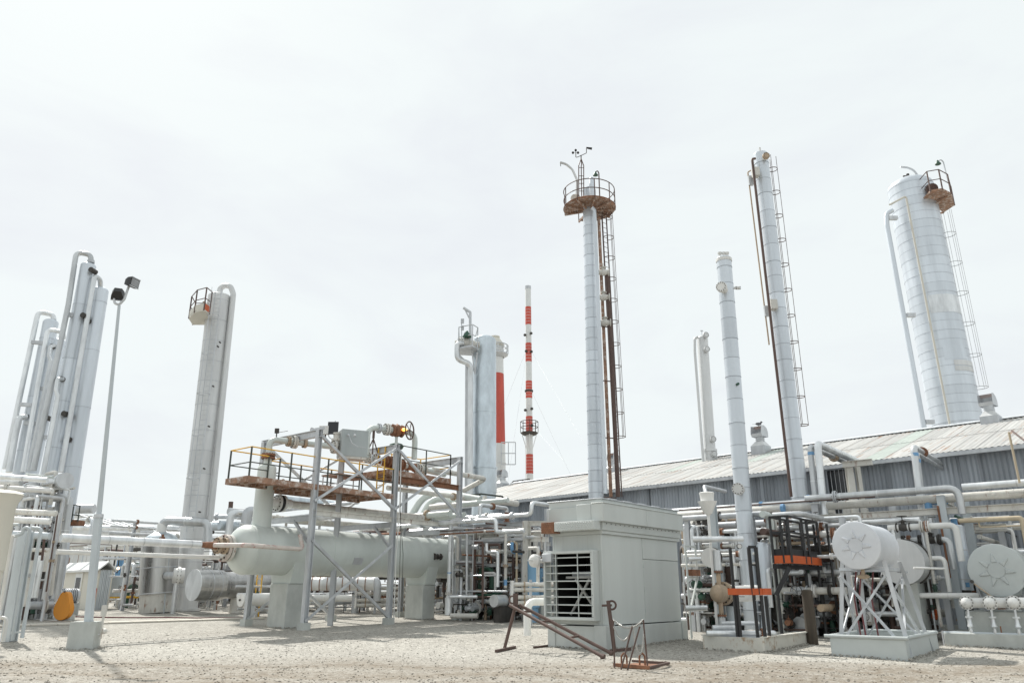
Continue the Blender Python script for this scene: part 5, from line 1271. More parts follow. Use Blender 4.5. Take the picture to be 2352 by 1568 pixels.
# ================================================================== RIGHT: TANK ON STAND IN A BASIN
Kb = G((2086, 1516)); Kb.z = 0
bb = (go(Kb, 'v', 'x', 1911) - Kb).length; ba = (go(Kb, 'u', 'x', 2158) - Kb).length
def O(a, b, z): return Kb + U * a + V * b + Z * z
bs_ = T('containment_basin', 'open pale grey steel containment basin under the white tank', 'basin', Kb)
bh = .50
for a, b in (((0, .03), (.03, bb - .03)), ((ba - .03, ba), (.03, bb - .03)), ((0, ba), (0, .03)), ((0, ba), (bb - .03, bb))): bs_.part('side_plate', MB().ubox(Kb, a, b, (-.05, bh)), 'tankgrey')
for p_, q_ in (((-.02, -.08), (-.02, bb + .12)), ((-.02, 0), (ba, 0)), ((ba, 0), (ba, bb)), ((-.02, bb), (ba, bb))): bs_.part('rim_pipe', MB().cyl(O(*p_, bh), O(*q_, bh), .045, n=10), 'tankgrey')
bs_.part('floor', MB().ubox(Kb, (.03, ba - .03), (.03, bb - .03), (0, .04)), 'tankgrey')
ts = T('tank_stand', 'braced angle-iron stand carrying the white tank', 'tank stand', O(.3, bb / 2, .05))
tb = bb / 2; tz = 2.10
ft = {(0, 0): ((.35, .05), (.45, tb - .52)), (0, 1): ((.35, bb - .08), (.45, tb + .52)), (1, 0): ((2.75, .05), (2.1, tb - .52)), (1, 1): ((2.75, bb - .08), (2.1, tb + .52))}
for (i, j), (b0_, t0_) in ft.items(): ts.part('leg', MB().angle(O(*b0_, .06), O(*t0_, tz + .25), .10, .014, U), 'galv')
def lg(k, z): (b0_, t0_) = ft[k]; f_ = (z - .06) / (tz + .19); return O(b0_[0] + (t0_[0] - b0_[0]) * f_, b0_[1] + (t0_[1] - b0_[1]) * f_, z)
for k0, k1 in (((0, 0), (0, 1)), ((1, 0), (1, 1)), ((0, 0), (1, 0)), ((0, 1), (1, 1))):
    for z0, z1 in ((.15, tz - .15), (tz - .15, .15)): ts.part('brace', MB().angle(lg(k0, z0), lg(k1, z1), .06, .01), 'galv')
    ts.part('top_rail', MB().angle(lg(k0, tz), lg(k1, tz), .09, .012, Z), 'galv')
ts.part('arm', MB().bar(O(2.1, tb - .5, tz), O(3.1, tb - .5, tz), .06), 'galv')
def tank(label, c, axis, r, L_, m, star='white', name='storage_tank'):
    t = T(name, label, 'tank', c - Z * r)
    t.part('shell', MB().lathe(c, axis, [(0, r), (.02, r * 1.012), (.05, r * 1.012), (.06, r), (L_ * .5, r), (L_ - .06, r), (L_ - .05, r * 1.012), (L_ - .02, r * 1.012), (L_, r)], 56, (False, True)), m)
    # dished head with an embossed seven-pointed star
    x, y, d = frame(-axis)
    hm = MB(); ns = 70; rings = [(1, 0), (.9, .02), (.6, .035), (.3, .045), (.02, .05)]
    hm.lathe(c, -axis, [(h * r * 1.3, q * r) for q, h in rings], 56, (False, True))
    hd = t.part('head', hm, m)
    for k in range(7):
        a = 2 * math.pi * k / 7 + math.pi / 2 + .1
        rad = x * math.cos(a) + y * math.sin(a); tan_ = -x * math.sin(a) + y * math.cos(a)
        o_ = c - axis * (.032 * r)
        pts = [rad * (.30 * r) + tan_ * (.12 * r), rad * (.62 * r) + tan_ * (.035 * r), rad * (.66 * r), rad * (.62 * r) - tan_ * (.035 * r), rad * (.30 * r) - tan_ * (.12 * r)]
        top = [rad * (.31 * r) + tan_ * (.08 * r), rad * (.60 * r) + tan_ * (.012 * r), rad * (.61 * r), rad * (.60 * r) - tan_ * (.012 * r), rad * (.31 * r) - tan_ * (.08 * r)]
        vv = [o_ + p_ for p_ in pts] + [o_ - axis * (.085 * r) + p_ for p_ in top]
        t.sub(hd, 'star_rib', MB().add(vv, [[5, 6, 7, 8, 9]] + [[i, (i + 1) % 5, 5 + (i + 1) % 5, 5 + i] for i in range(5)]), m)
    n7 = 28
    ctr = [c - axis * (.032 * r) + (x * math.cos(2 * math.pi * i / n7) + y * math.sin(2 * math.pi * i / n7)) * (.33 * r) for i in range(n7)]
    ct2 = [c - axis * (.088 * r) + (x * math.cos(2 * math.pi * i / n7) + y * math.sin(2 * math.pi * i / n7)) * (.30 * r) for i in range(n7)]
    t.sub(hd, 'star_centre', MB().add(ctr + ct2, [list(range(n7, 2 * n7))] + [[i, (i + 1) % n7, n7 + (i + 1) % n7, n7 + i] for i in range(n7)]), m)
    return t
hc = go(O(0.05, tb, 2.76), 'v', 'x', Fc.x(312)); hc.z = go(hc, 'z', 'y', Fc.y(737)).z
trr = rp(105, hc)
tk = tank('white horizontal tank with embossed star head on the braced stand', hc, U, trr, 1.95, 'tankwhite')
tk.part('drain', MB().cyl(hc + U * .3 - Z * trr, hc + U * .3 - Z * (trr + .2), .05, n=8).sphere(hc + U * .3 - Z * (trr + .18), .09, 8, (2, 1, .7)), 'tan')
for k, (fa, bbx) in enumerate(((.5, .1), (.6, .25), (.9, -.1))): one('hose', ('leftmost', 'middle', 'rightmost')[k] + ' dull red drain hose hanging from the white tank into its basin', 'hose', MB().tube([hc + U * fa - Z * (trr + .05) + V * bbx, O(fa + .1, tb + bbx + .1, 1.4), O(fa, tb + bbx + .02, .08)], .022, 6, .5), 'hose', O(fa, tb + bbx, .08))
# second silver vessel behind
c2_ = W(Fc(652, 850), 26.0); gv = T('horizontal_vessel', 'dull silver horizontal vessel on a block behind the white tank', 'vessel', Vector((c2_.x, c2_.y, .3)))
gv.part('shell', MB().lathe(c2_ - U * 1.0, U, [(0, .7), (1.6, .7), (1.8, .66), (1.95, .5), (2.02, .25), (2.03, .02)], 36), 'towerdull'); gv.part('flange_ring', MB().lathe(c2_ - U * .2, U, [(0, .7), (.01, .74), (.06, .74), (.07, .7)], 30, (False, False)), 'darkmetal'); gv.part('base_block', MB().ubox(Vector((c2_.x, c2_.y, 0)), (-.6, .5), (-.3, .3), (.0, c2_.z - .6)), 'concrete')

# ================================================================== RIGHT: TANK ON CONCRETE BLOCK
BL = G((2192, 1482)); BL.z = gz(BL.y)
def X_(a, b, z): return BL + U * a - V * b + Z * z
zt3 = go(BL, 'z', 'y', Fc.y(1166)).z - BL.z
ft_ = T('concrete_plinth', 'large stepped concrete plinth at the right edge below the grey tank', 'plinth', BL)
ft_.part('footing', MB().box(X_(1.6, 2.6, .16), (3.6, 5.6, .42), U, V), 'concrete'); ft_.part('block', MB().box(X_(1.7, 2.85, zt3 / 2 + .1), (3.0, 4.9, zt3 - .2), U, V), 'concrete')
bevel(ft_.o, .03)
h2 = go(X_(.35, .5, 2.2), -V, 'x', Fc.x(1228)); h2.z = go(h2, 'z', 'y', Fc.y(900)).z
r2 = rp(116, h2)
tk2 = tank('grey horizontal tank with embossed star head at the right edge of the photo', h2, U, r2, 2.6, 'tankgrey')
for sg in (-1, 1): tk2.part('cradle_leg', MB().bar(h2 + U * .3 - V * (sg * r2 * .8) - Z * r2 * .6, X_(.6, 0, zt3) - V * ((h2 - X_(.6, 0, 0)).dot(-V)) - V * (sg * r2 * .62), .08), 'galv'); tk2.part('lug', MB().cyl(h2 - U * .05 - V * (sg * r2 * .92) - Z * r2 * .42, h2 + U * .2 - V * (sg * r2 * .92) - Z * r2 * .42, .05, n=10), 'darkmetal')
tk2.part('hose', MB().tube([h2 - U * .06 + V * (r2 * .85) - Z * r2 * .5, h2 - U * .2 + V * .1 - Z * r2 * 1.15, h2 - U * .2 - V * .8 - Z * r2 * 1.5, h2 - U * .25 - V * 1.6 - Z * r2 * 1.75], .02, 6, .5), 'tan')
mf = T('pipe_manifold', 'white pipe manifold with three bolted dome covers in front of the plinth', 'manifold', X_(-.15, .5, 0))
for k, fx in enumerate((1035, 1187, 1340)):
    c = go(X_(.0, .5, 1.3), -V, 'x', Fc.x(fx)); c.z = go(c, 'z', 'y', Fc.y(1112)).z
    mf.part('dome_cover', MB().lathe(c - U * .1, -U, [(0, .15), (.08, .145), (.14, .1), (.17, .03)], 20), 'whitepaint'); flange(mf, c - U * .08, U, .2, 'whitepaint', .05); flange(mf, c - U * .0, U, .2, 'whitepaint', .05)
    mf.part('branch', MB().cyl(c, c - V * .8 + U * .25, .145, n=16), 'whitepaint')
    d_ = c - U * .1 - Z * .15
    mf.part('drain_leg', MB().cyl(d_, Vector((d_.x, d_.y, .42)), .035, n=8).lathe(d_ - Z * .22, -Z, [(0, .1), (.05, .1), (.06, .05), (.2, .06), (.28, .09), (.34, .04), (.5, .06), (.55, .03)], 10), 'alu')
    if k == 0: hd0 = d_
hl = Vector((hd0.x, hd0.y, .42)); mf.part('header', MB().tube([hl + V * .75, hl - V * 3.2], .05, 10), 'bluegray'); mf.part('stub', MB().cyl(hl - V * .75, hl - V * .75 + Z * .22, .02, n=6), 'rust')
mf.part('header_post', MB().bar(hl + V * .75 - Z * .45, hl + V * .75 + Z * .05, .07), 'galv')

# ================================================================== RIGHT: PIPE RACK
R0 = W((2352, 1117), 24.5)
rz = R0.z
def RKp(px, z, back=0.0): P = Vector((R0.x, R0.y, z)) + U * back; return go(P, 'v', 'x', px)
rk = T('pipe_rack', 'weathered white steel pipe rack across the right-hand side', 'pipe rack', Vector((R0.x, R0.y, gz(24))))
rk.part('beam', MB().ibeam(RKp(2460, rz - .62), RKp(1880, rz - .62), .16, .22, .02, Z), 'rustypaint')
for px, bk, m in ((2160, 0, 'bluegray'), (2362, 0, 'rustypaint'), (1872, 0, 'galv'), (2215, 2.2, 'bluegray'), (1945, 2.4, 'rustypaint'), (1640, 0.3, 'galv'), (2050, 2.6, 'galv'), (1985, 2.9, 'rustypaint')):
    P = RKp(px, rz - .1, bk); rk.part('column', MB().ibeam(Vector((P.x, P.y, gz(P.y))), P, .24, .24, .022, U), m)
for px in (2160, 1872): P = RKp(px, rz - .2); rk.part('cross_beam', MB().ibeam(P, P + U * 2.4, .16, .22, .02, Z), 'rustypaint')
P = RKp(2165, rz - 1.0); rk.part('corner_angle', MB().angle(P - U * .15 + Z * .55, Vector((P.x, P.y, 2.0)) - U * .15, .07, .012), 'rust')
def rpipe(label, px0, px1, z, back, r, m='alu', extra=None, bend=None):
    pts = [RKp(px0, z, back), RKp(px1, z, back)]
    if extra: pts = run(pts[1], *extra)[::-1] and [pts[0]] + run(pts[1], *extra)
    return elbow_pipe('pipe', label, pts, r, m, bend=bend)
rpipe('long white pipe on top of the rack running out at the right edge', 2470, 2210, rz + .12, -.05, .11, 'alu')
rpipe('white pipe on the rack turning down by the rack column at right', 1850, 2200, rz + .08, -.25, .12, 'alu', [('z', 'd', -.85)])
rpipe('thick white pipe under the top pipe along the rack', 2460, 1545, rz - .18, .25, .15, 'rustypaint')
rpipe('dark brown thin line along the front of the rack', 2010, 1560, rz - .02, -.3, .03, 'brown')
rpipe('upper white pipe with blue tape joints behind the skid column', 1850, 1530, rz + .05, .7, .12, 'alu')
rpipe('cream pipe low on the rack behind the black platform', 2120, 1560, rz - .8, .9, .1, 'alu')
rpipe('thin silver pipe at mid rack height behind the white tank', 2150, 1560, rz - .62, 1.6, .07, 'alu')
for k, (px, z) in enumerate(((1752, .08), (1860, .12), (1625, .05), (1802, -.18), (1712, .05))): P = RKp(px, rz + z, .7 if px < 1760 else .0); rk.part('blue_tape', MB().cyl(P, P + V * .12, .128 if z > -.1 else .158, n=14), 'bluetape')
# white elbow pipe between black platform and rack
P = W(H7(110, 365), 25.8); P1 = go(P, -V, 'x', H7.x(340)); elbow_pipe('pipe', 'white bent pipe just above the black platform railing', [P - Z * .0, P1, go(P1, 'u', 'x', H7.x(700))], .09, 'alu')
# tall goosenecks into the wall
def wallgoose(label, ptop, pbot, Y, r, m='alu', tape=True, wy=None):
    a, b = W(ptop, Y), W(pbot, Y); dd = a - b
    b = b - dd * ((b.z - .3) / dd.z)
    n = BU; wl = WP; s_ = ((wl - a).dot(n)) / U.dot(n)
    t = elbow_pipe('pipe', label, [b, a, a + U * s_], r, m, bend=r * 1.6)
    if tape: t.part('blue_tape', MB().cyl(a - Z * .32, a - Z * .2, r * 1.06, n=14), 'bluetape')
    return t
wallgoose('tall white gooseneck pipe with blue taped top entering the wall at right', Fc(690, 98), Fc(790, 880), 27.0, .115)
wallgoose('second white gooseneck hugging the blue taped one', Fc(712, 140), Fc(812, 900), 27.1, .08)
wallgoose('tall white gooseneck entering the wall left of the barred window', Fc(62, 75), Fc(100, 470), 28.6, .135, tape=False)
wallgoose('shorter white gooseneck with blue tape beside the tallest slim column', Fc(14, 95), Fc(48, 430), 28.9, .115)
for px, lab in ((Fc.x(288), 'white support post under the goosenecks near the barred window'), (Fc.x(345), 'slim red-edged post beside the white support post')):
    P = W((px, Fc.y(390)), 30.5); z1 = go(P, 'z', 'y', Fc.y(205)).z; one('steel_post', lab, 'steel post', MB().ibeam(Vector((P.x, P.y, gz(P.y))), Vector((P.x, P.y, z1)), .26 if 'white' in lab[:6] else .15, .2, .02), 'rustypaint', Vector((P.x, P.y, gz(P.y))))
P = W(Fc(225, 212), 30.4); one('support_beam', 'short rust-stained beam under the goosenecks', 'beam', MB().ibeam(P, go(P, -V, 'x', Fc.x(420)), .2, .24, .02, Z), 'rustypaint', P)
a_, b_ = W(Fc(1312, 0), 24.2), W(Fc(1382, 330), 24.2); one('pole', 'thin tan pole leaning up from the rack at the right edge', 'pole', MB().cyl(b_, a_, .035, n=8), 'peach', b_)
a_, b_ = W(Fc(1330, -10), 24.2), W(Fc(1460, 90), 23.0); one('cable', 'dark guy bar sloping down at the right edge', 'cable', MB().cyl(a_, b_, .03, n=6), 'brown', a_)
# white bottle vessel and blue-jointed lines
a_, b_ = W(Fc(958, 605), 26.2), W(Fc(1022, 1030), 26.2); wv = T('filter_vessel', 'white upright cylinder with blue patch between the two star-headed tanks', 'vessel', b_)
wv.part('shell', MB().lathe(b_, a_ - b_, [(0, .27), ((a_ - b_).length - .06, .27), ((a_ - b_).length, .2)], 26), 'towerskin')
for f_ in (.15, .6): wv.part('seam_band', MB().lathe(b_ + (a_ - b_) * f_, a_ - b_, [(0, .271), (.005, .28), (.03, .28), (.035, .271)], 26, (False, False)), 'towerdull')
wv.part('blue_patch', MB().box(b_ + (a_ - b_) * .08 + Vector((-.03, -.275, 0)), (.12, .02, .14)), 'bluetape'); wv.part('foot', MB().cyl(b_ - Z * .12, b_, .2, n=16), 'darkmetal'); wv.part('leg', MB().bar(Vector((b_.x, b_.y, gz(b_.y))), b_ - Z * .1, .12), 'darkmetal'); wv.part('top_nozzle', MB().cyl(a_, a_ + Z * .2, .1, n=10), 'bluetape')
for (x0, y0, x1, y1, Y, r, m, lab) in ((800, 560, 850, 840, 26.4, .1, 'alu', 'white upright pipe with blue joints left of the rack column'), (735, 570, 790, 900, 25.6, .06, 'alu', 'thin white upright pipe bending at its top behind the white tank'), (690, 885, 890, 890, 24.4, .035, 'whitepaint', 'thin white line tied to the rack column at waist height')):
    a_, b_ = W(Fc(x0, y0), Y), W(Fc(x1, y1), Y); pts = [b_, a_] if y1 - y0 > 50 else [a_, b_]
    if m == 'alu' and r < .08: pts.append(go(a_, V, 'x', Fc.x(400)))
    elbow_pipe('pipe', lab, pts, r, m)
P = W(Fc(790, 500), 26.5); q_ = elbow_pipe('pipe', 'white elbow with blue taped ends beside the rack column top', [P, go(P, 'z', 'y', Fc.y(448)), go(go(P, 'z', 'y', Fc.y(448)), (U * .6 - V * .8), 'x', Fc.x(905)), ], .12, 'bluetape', bend=.2)
P = W(Fc(985, 578), 25.3); elbow_pipe('pipe', 'cream horizontal pipe at head height above the grey tank', [P, go(P, -V, 'x', Fc.x(1395)), go(go(P, -V, 'x', Fc.x(1395)), 'z', 'd', -1.2)], .075, 'peach', bend=.1)
P = W(Fc(1110, 560), 25.0); elbow_pipe('pipe', 'thin cream tubing loop below the cream pipe', [P, go(P, 'z', 'y', Fc.y(620)), go(go(P, 'z', 'y', Fc.y(620)), -V, 'x', Fc.x(1400))], .025, 'peach', joints=False)
P = W(Fc(720, 1065), 25.5); elbow_pipe('pipe', 'white pipe at knee height passing behind the rack column', [P, go(P, -V, 'x', Fc.x(1120))], .085, 'whitepaint')
P = W(Fc(715, 1140), 26.5); one('orange_beam', 'orange-red sloping channel on the ground behind the tank stand', 'beam', MB().bar(P, W(Fc(845, 1195), 26.0), .12, .3), 'orange', P)
P = G(Fc(880, 1275)); one('concrete_block', 'small grey concrete block on the gravel behind the rack column', 'concrete block', MB().box(P + Z * .08, (.6, .3, .2), U, V), 'concrete', P)

# ================================================================== FOREGROUND STANDS
f0 = G(Dd(60, 1332)); ap = W(Dd(140, 1012), f0.y - .1)
e1 = G(Dd(768, 1392)); e2 = G(Dd(828, 1368))
for e_ in (e1, e2, f0): e_.z = float(gh(e_.x, e_.y)) + .05
js = T('pipe_stand', 'rust-brown tubular A-frame pipe stand lying against the gravel by the louvres', 'pipe stand', f0)
s1, s2 = W(Dd(98, 1008), f0.y - .2), W(Dd(170, 1008), f0.y + .1)
js.part('rail_tube', MB().cyl(s1, e1, .045, n=12), 'brown'); js.part('rail_tube', MB().cyl(s2, e2, .045, n=12), 'brown')
js.part('leg', MB().cyl(ap, f0, .045, n=12), 'brown'); ftd = (U * .5 - V * .86).normalized(); js.part('foot', MB().bar(G(Dd(0, 1348)) + Z * .04, G(Dd(136, 1318)) + Z * .04, .07), 'brown')
js.part('end_cap', MB().cyl(e1 - (e1 - s1).normalized() * .04, e1 + (e1 - s1).normalized() * .03, .07, n=12), 'brown'); js.part('end_cap', MB().cyl(e2 - (e2 - s2).normalized() * .04, e2 + (e2 - s2).normalized() * .03, .07, n=12), 'brown')
js.part('crotch_plate', MB().box(ap + Z * .12, (.03, .16, .42), U, V).ring(ap + V * .12 + Z * .16, U, .1, .025), 'brown')
for f_ in (.14, .35, .66): js.part('tie', MB().bar(s1 + (e1 - s1) * f_, s2 + (e2 - s2) * f_, .05), 'brown')
b0 = G(Dd(850, 1345)); tp_ = W(Dd(803, 975), b0.y + .1)
ps = T('pipe_stand', 'upright dark brown pipe stand with ring top in front of the enclosure', 'pipe stand', b0)
ps.part('post', MB().cyl(b0, tp_, .055, n=12), 'brown'); ps.part('ring', MB().ring(tp_ + Vector((.1, 0, -.12)), Vector((.2, 1, 0)), .11, .03), 'brown'); ps.part('pin', MB().cyl(tp_ + Vector((-.18, 0, -.13)), tp_ + Vector((.1, 0, -.12)), .03, n=8), 'brown'); ps.part('foot', MB().bar(b0 + Z * .03 - Vector((.1, 0, 0)), G(Dd(962, 1332)) + Z * .04, .08), 'brown')
one('steel_bar', 'short dark bar lying on the gravel left of the enclosure', 'bar', MB().bar(G(Dd(270, 1318)) + Z * .03, G(Dd(378, 1304)) + Z * .03, .05), 'brown', G(Dd(270, 1318)))
cr_ = T('chain_rack', 'low rusty chain rack of four thin rods with a steel base', 'rack', G(Dd(950, 1470)))
tops = []
for (xb, yb, xt, yt) in ((850, 1465, 840, 1112), (895, 1482, 978, 1152), (940, 1487, 1030, 1160), (1088, 1476, 1055, 1112)):
    g_ = G(Dd(xb, yb)); tt = W(Dd(xt, yt), g_.y); tops.append(tt); cr_.part('rod', MB().cyl(g_ + Z * .02, tt, .018, n=6), 'brown')
cr_.part('base_bar', MB().bar(G(Dd(845, 1455)) + Z * .06, G(Dd(1098, 1478)) + Z * .06, .05, .07), 'rust'); cr_.part('base_bar', MB().bar(G(Dd(980, 1420)) + Z * .04, G(Dd(1240, 1437)) + Z * .04, .09, .05), 'brown'); cr_.part('base_bar', MB().bar(G(Dd(1092, 1474)) + Z * .05, G(Dd(1240, 1440)) + Z * .05, .05), 'brown')
pl = [G(Dd(870, 1455)), G(Dd(1085, 1470)), G(Dd(1180, 1440)), G(Dd(990, 1430))]
cr_.part('base_plate', MB().add([p + Z * .03 for p in pl] + [p + Z * .01 for p in pl], [[0, 1, 2, 3], [7, 6, 5, 4], [0, 4, 5, 1], [1, 5, 6, 2], [2, 6, 7, 3], [3, 7, 4, 0]]), 'rust')
for xq in (920, 1050):
    p_ = G(Dd(xq, 1450)); cr_.part('hook', MB().tube([p_ + Vector((-.06, 0, 0)), p_ + Vector((-.06, 0, .22)), p_ + Vector((0, 0, .3)), p_ + Vector((.06, 0, .22)), p_ + Vector((.06, 0, 0))], .02, 6, .05), 'rust')
def chain(label, a, b, sag):
    mb = MB(); n_ = 46; pts = [a + (b - a) * (i / n_) - Z * (sag * 4 * (i / n_) * (1 - i / n_)) for i in range(n_ + 1)]
    for i in range(n_):
        d = pts[i + 1] - pts[i]; x, y, d_ = frame(d); l_ = d.length * .75; w_ = .018
        nn = x if i % 2 else y
        c = (pts[i] + pts[i + 1]) / 2; lp = [c + d_ * (l_ * math.cos(t_)) + nn * (w_ * math.sin(t_)) for t_ in [k * math.pi / 4 for k in range(8)]]
        mb.tube(lp, .007, 4, 0, True)
    one('chain', label, 'chain', mb, 'chain', a)
chain('silver chain draped across the tops of the rods', tops[0], tops[3], .16); chain('long loop of silver chain hanging between the left rods', tops[0] - Z * .12, tops[1], .30); chain('silver chain loop hanging lowest on the right rods', tops[1], tops[3] - Z * .25, .5)

# ================================================================== PIPING MODULES (dense pipework)
PAL = ['alu'] * 9 + ['whitepaint'] * 5 + ['galv'] * 4 + ['rustypaint'] * 4 + ['brown'] * 3 + ['rust', 'tan', 'darkmetal', 'darkmetal', 'bluegray', 'palegreen', 'darkmetal']
def module(label, px0, px1, Y0, Y1, ztop, n, seed, zlow=0.0, frames=2, dens=1.0, cat='pipework', valves=None, rmax=.12, pal=PAL):
    rnd = random.Random(seed)
    c0 = W(((px0 + px1) / 2, 1380), (Y0 + Y1) / 2); c0.z = gz(c0.y)
    t = T('piping_module', label, cat, c0)
    def clampgo(P, d, l):
        for _ in range(6):
            q = P + d * l
            x = proj(q)[0]
            if px0 - 6 <= x <= px1 + 6 and q.y > Y0 - 1.5: return q
            l *= .55
        return P + d * l
    for i in range(n):
        Y = rnd.uniform(Y0, Y1); px = rnd.uniform(px0, px1); r = rnd.choice([.02, .03, .04, .045, .06, .075, .09, rmax]); m = rnd.choice(pal)
        g0 = gz(Y); zt = zlow + (ztop - zlow) * (rnd.random() ** .7)
        B_ = W((px, 1400), Y); B_.z = g0
        dh = rnd.choice([U, -U, V, -V, V, -V])
        k = rnd.random()
        if k < .50:
            P1 = Vector((B_.x, B_.y, zt)); P2 = clampgo(P1, dh, rnd.uniform(.4, 2.6)); pts = [B_, P1, P2]
            if rnd.random() < .6: pts.append(P2 + Z * (rnd.uniform(-.5, -1) * min(1.8, zt * .7)))
        elif k < .90:
            P1 = Vector((B_.x, B_.y, zt)); d = rnd.choice([V, V, U]); P0 = clampgo(P1, -d, rnd.uniform(1, 3.5)); P2 = clampgo(P1, d, rnd.uniform(1, 3.5)); pts = [P0, P2]
            if rnd.random() < .5: pts.append(P2 - Z * rnd.uniform(.3, max(.4, zt * .6)))
            if rnd.random() < .3: pts.append(clampgo(pts[-1], rnd.choice([U, -U]), rnd.uniform(.3, 1.2)))
        else:
            P1 = Vector((B_.x, B_.y, g0 + rnd.uniform(.25, .9))); pts = [P1, clampgo(P1, U, rnd.uniform(.8, 2.0))]; r = rnd.uniform(.13, .24); m = rnd.choice(['alu', 'whitepaint', 'darkmetal', 'galv'])
        if len(pts) > 1 and (pts[1] - pts[0]).length > .05:
            po = t.part('pipe', MB().tube(pts, r, 10, r * 2.2), m)
            if rnd.random() < .65:
                a, b = pts[0], pts[1]; d = (b - a).normalized(); c = a + (b - a) * rnd.uniform(.2, .8); fm = rnd.choice(['darkmetal', 'rust', 'rustypaint', 'whitepaint'])
                f = MB().cyl(c - d * .03, c - d * .005, r * 1.9, n=12).cyl(c + d * .005, c + d * .03, r * 1.9, n=12); t.sub(po, 'flange', f, fm)
        if rnd.random() < .34 * dens:
            c = W((px + rnd.uniform(-8, 8), 1400), Y - .2); c.z = g0 + rnd.uniform(.3, max(.5, zt * .8)); valve(t, c, rnd.choice([U, V, Z]), rnd.uniform(.05, .085), rnd.choice(['darkmetal', 'darkmetal', 'rust', 'valvegreen', 'rustypaint', 'galv']), rnd.choice([-V, -U, Z, Z]))
        if rnd.random() < .10:
            c = W((px, 1400), Y - .3); c.z = g0 + rnd.uniform(.6, max(.7, zt * .7)); t.part('instrument_box', MB().box(c, (.22, .16, .3), U, V), rnd.choice(['galv', 'whitepaint', 'bluegray', 'darkmetal']))
    for k in range(frames):
        px = px0 + (px1 - px0) * (k + .5) / frames; P = W((px, 1400), (Y0 + Y1) / 2); g0 = gz(P.y)
        t.part('support_column', MB().ibeam(Vector((P.x, P.y, g0)), Vector((P.x, P.y, ztop * .92)), .2, .2, .02, U), 'galv')
        Pq = clampgo(Vector((P.x, P.y, ztop * .9)), -V, 2.5); Pr = clampgo(Vector((P.x, P.y, ztop * .9)), V, 2.5); t.part('support_beam', MB().ibeam(Pq, Pr, .15, .18, .018, Z), 'rustypaint')
        t.part('support_beam', MB().ibeam(Pq - Z * ztop * .3, Pr - Z * ztop * .3, .12, .15, .015, Z), 'galv')
    return t
DARK = ['alu'] * 5 + ['whitepaint'] * 3 + ['galv'] * 4 + ['rustypaint'] * 4 + ['brown'] * 4 + ['darkmetal'] * 6 + ['rust', 'tan', 'valvegreen']
module('tangle of pipes and valves between the vessel and the enclosure', 1045, 1255, 36.5, 40.5, 4.6, 95, 11, frames=3, dens=1.6, pal=DARK)
module('deeper layer of dark pipes behind the centre tangle', 1000, 1262, 41, 44, 4.4, 60, 31, frames=3, dens=1.5, pal=DARK, rmax=.16)
module('crowded pipes and valves in the gap right of the enclosure', 1575, 1745, 29.5, 33.5, 4.4, 125, 12, frames=2, dens=1.5, pal=PAL + DARK)
module('pipes and valves behind the black access platform', 1755, 1925, 27.5, 31.0, 4.3, 115, 13, frames=2, dens=1.5, pal=PAL + DARK)
module('pipes and valves behind the tank stand', 1925, 2125, 26.5, 29.5, 3.2, 95, 14, frames=1, dens=1.6, pal=DARK)
module('pipes behind the grey tank at the right edge', 2200, 2380, 27.5, 29.5, 4.2, 60, 15, frames=2, dens=1.3, pal=PAL + DARK)
module('pipework behind the horizontal vessel under the platform', 560, 800, 44, 52, 5.0, 78, 16, frames=3, rmax=.2, pal=PAL + DARK)
module('pipework behind the far half of the horizontal vessel', 790, 1050, 43, 50, 5.0, 74, 17, frames=3, rmax=.2, pal=PAL + DARK)
module('far pipe field seen beneath and beyond the horizontal vessel', 430, 1040, 56, 68, 5.6, 110, 32, frames=5, rmax=.25, pal=PAL + DARK)
module('far pipe field behind the cabin and upright tank', 90, 440, 58, 68, 5.4, 80, 33, frames=4, rmax=.25, pal=PAL + DARK)
module('pipes and frames between the small cabin and the upright tank', 262, 345, 50, 58, 5.0, 44, 18, frames=2, pal=PAL + DARK)
module('pipes and beams right of the upright silver tank', 395, 560, 47, 56, 4.8, 60, 19, frames=3, rmax=.18, pal=PAL + DARK)
module('dark pipework at the foot of the far left columns', 5, 125, 37.5, 40.5, 4.8, 85, 20, frames=3, dens=1.5, pal=DARK)
module('upper pipe bridge in front of the far left columns', -20, 125, 36, 39, 7.0, 26, 21, zlow=4.6, frames=2, rmax=.16, pal=PAL)

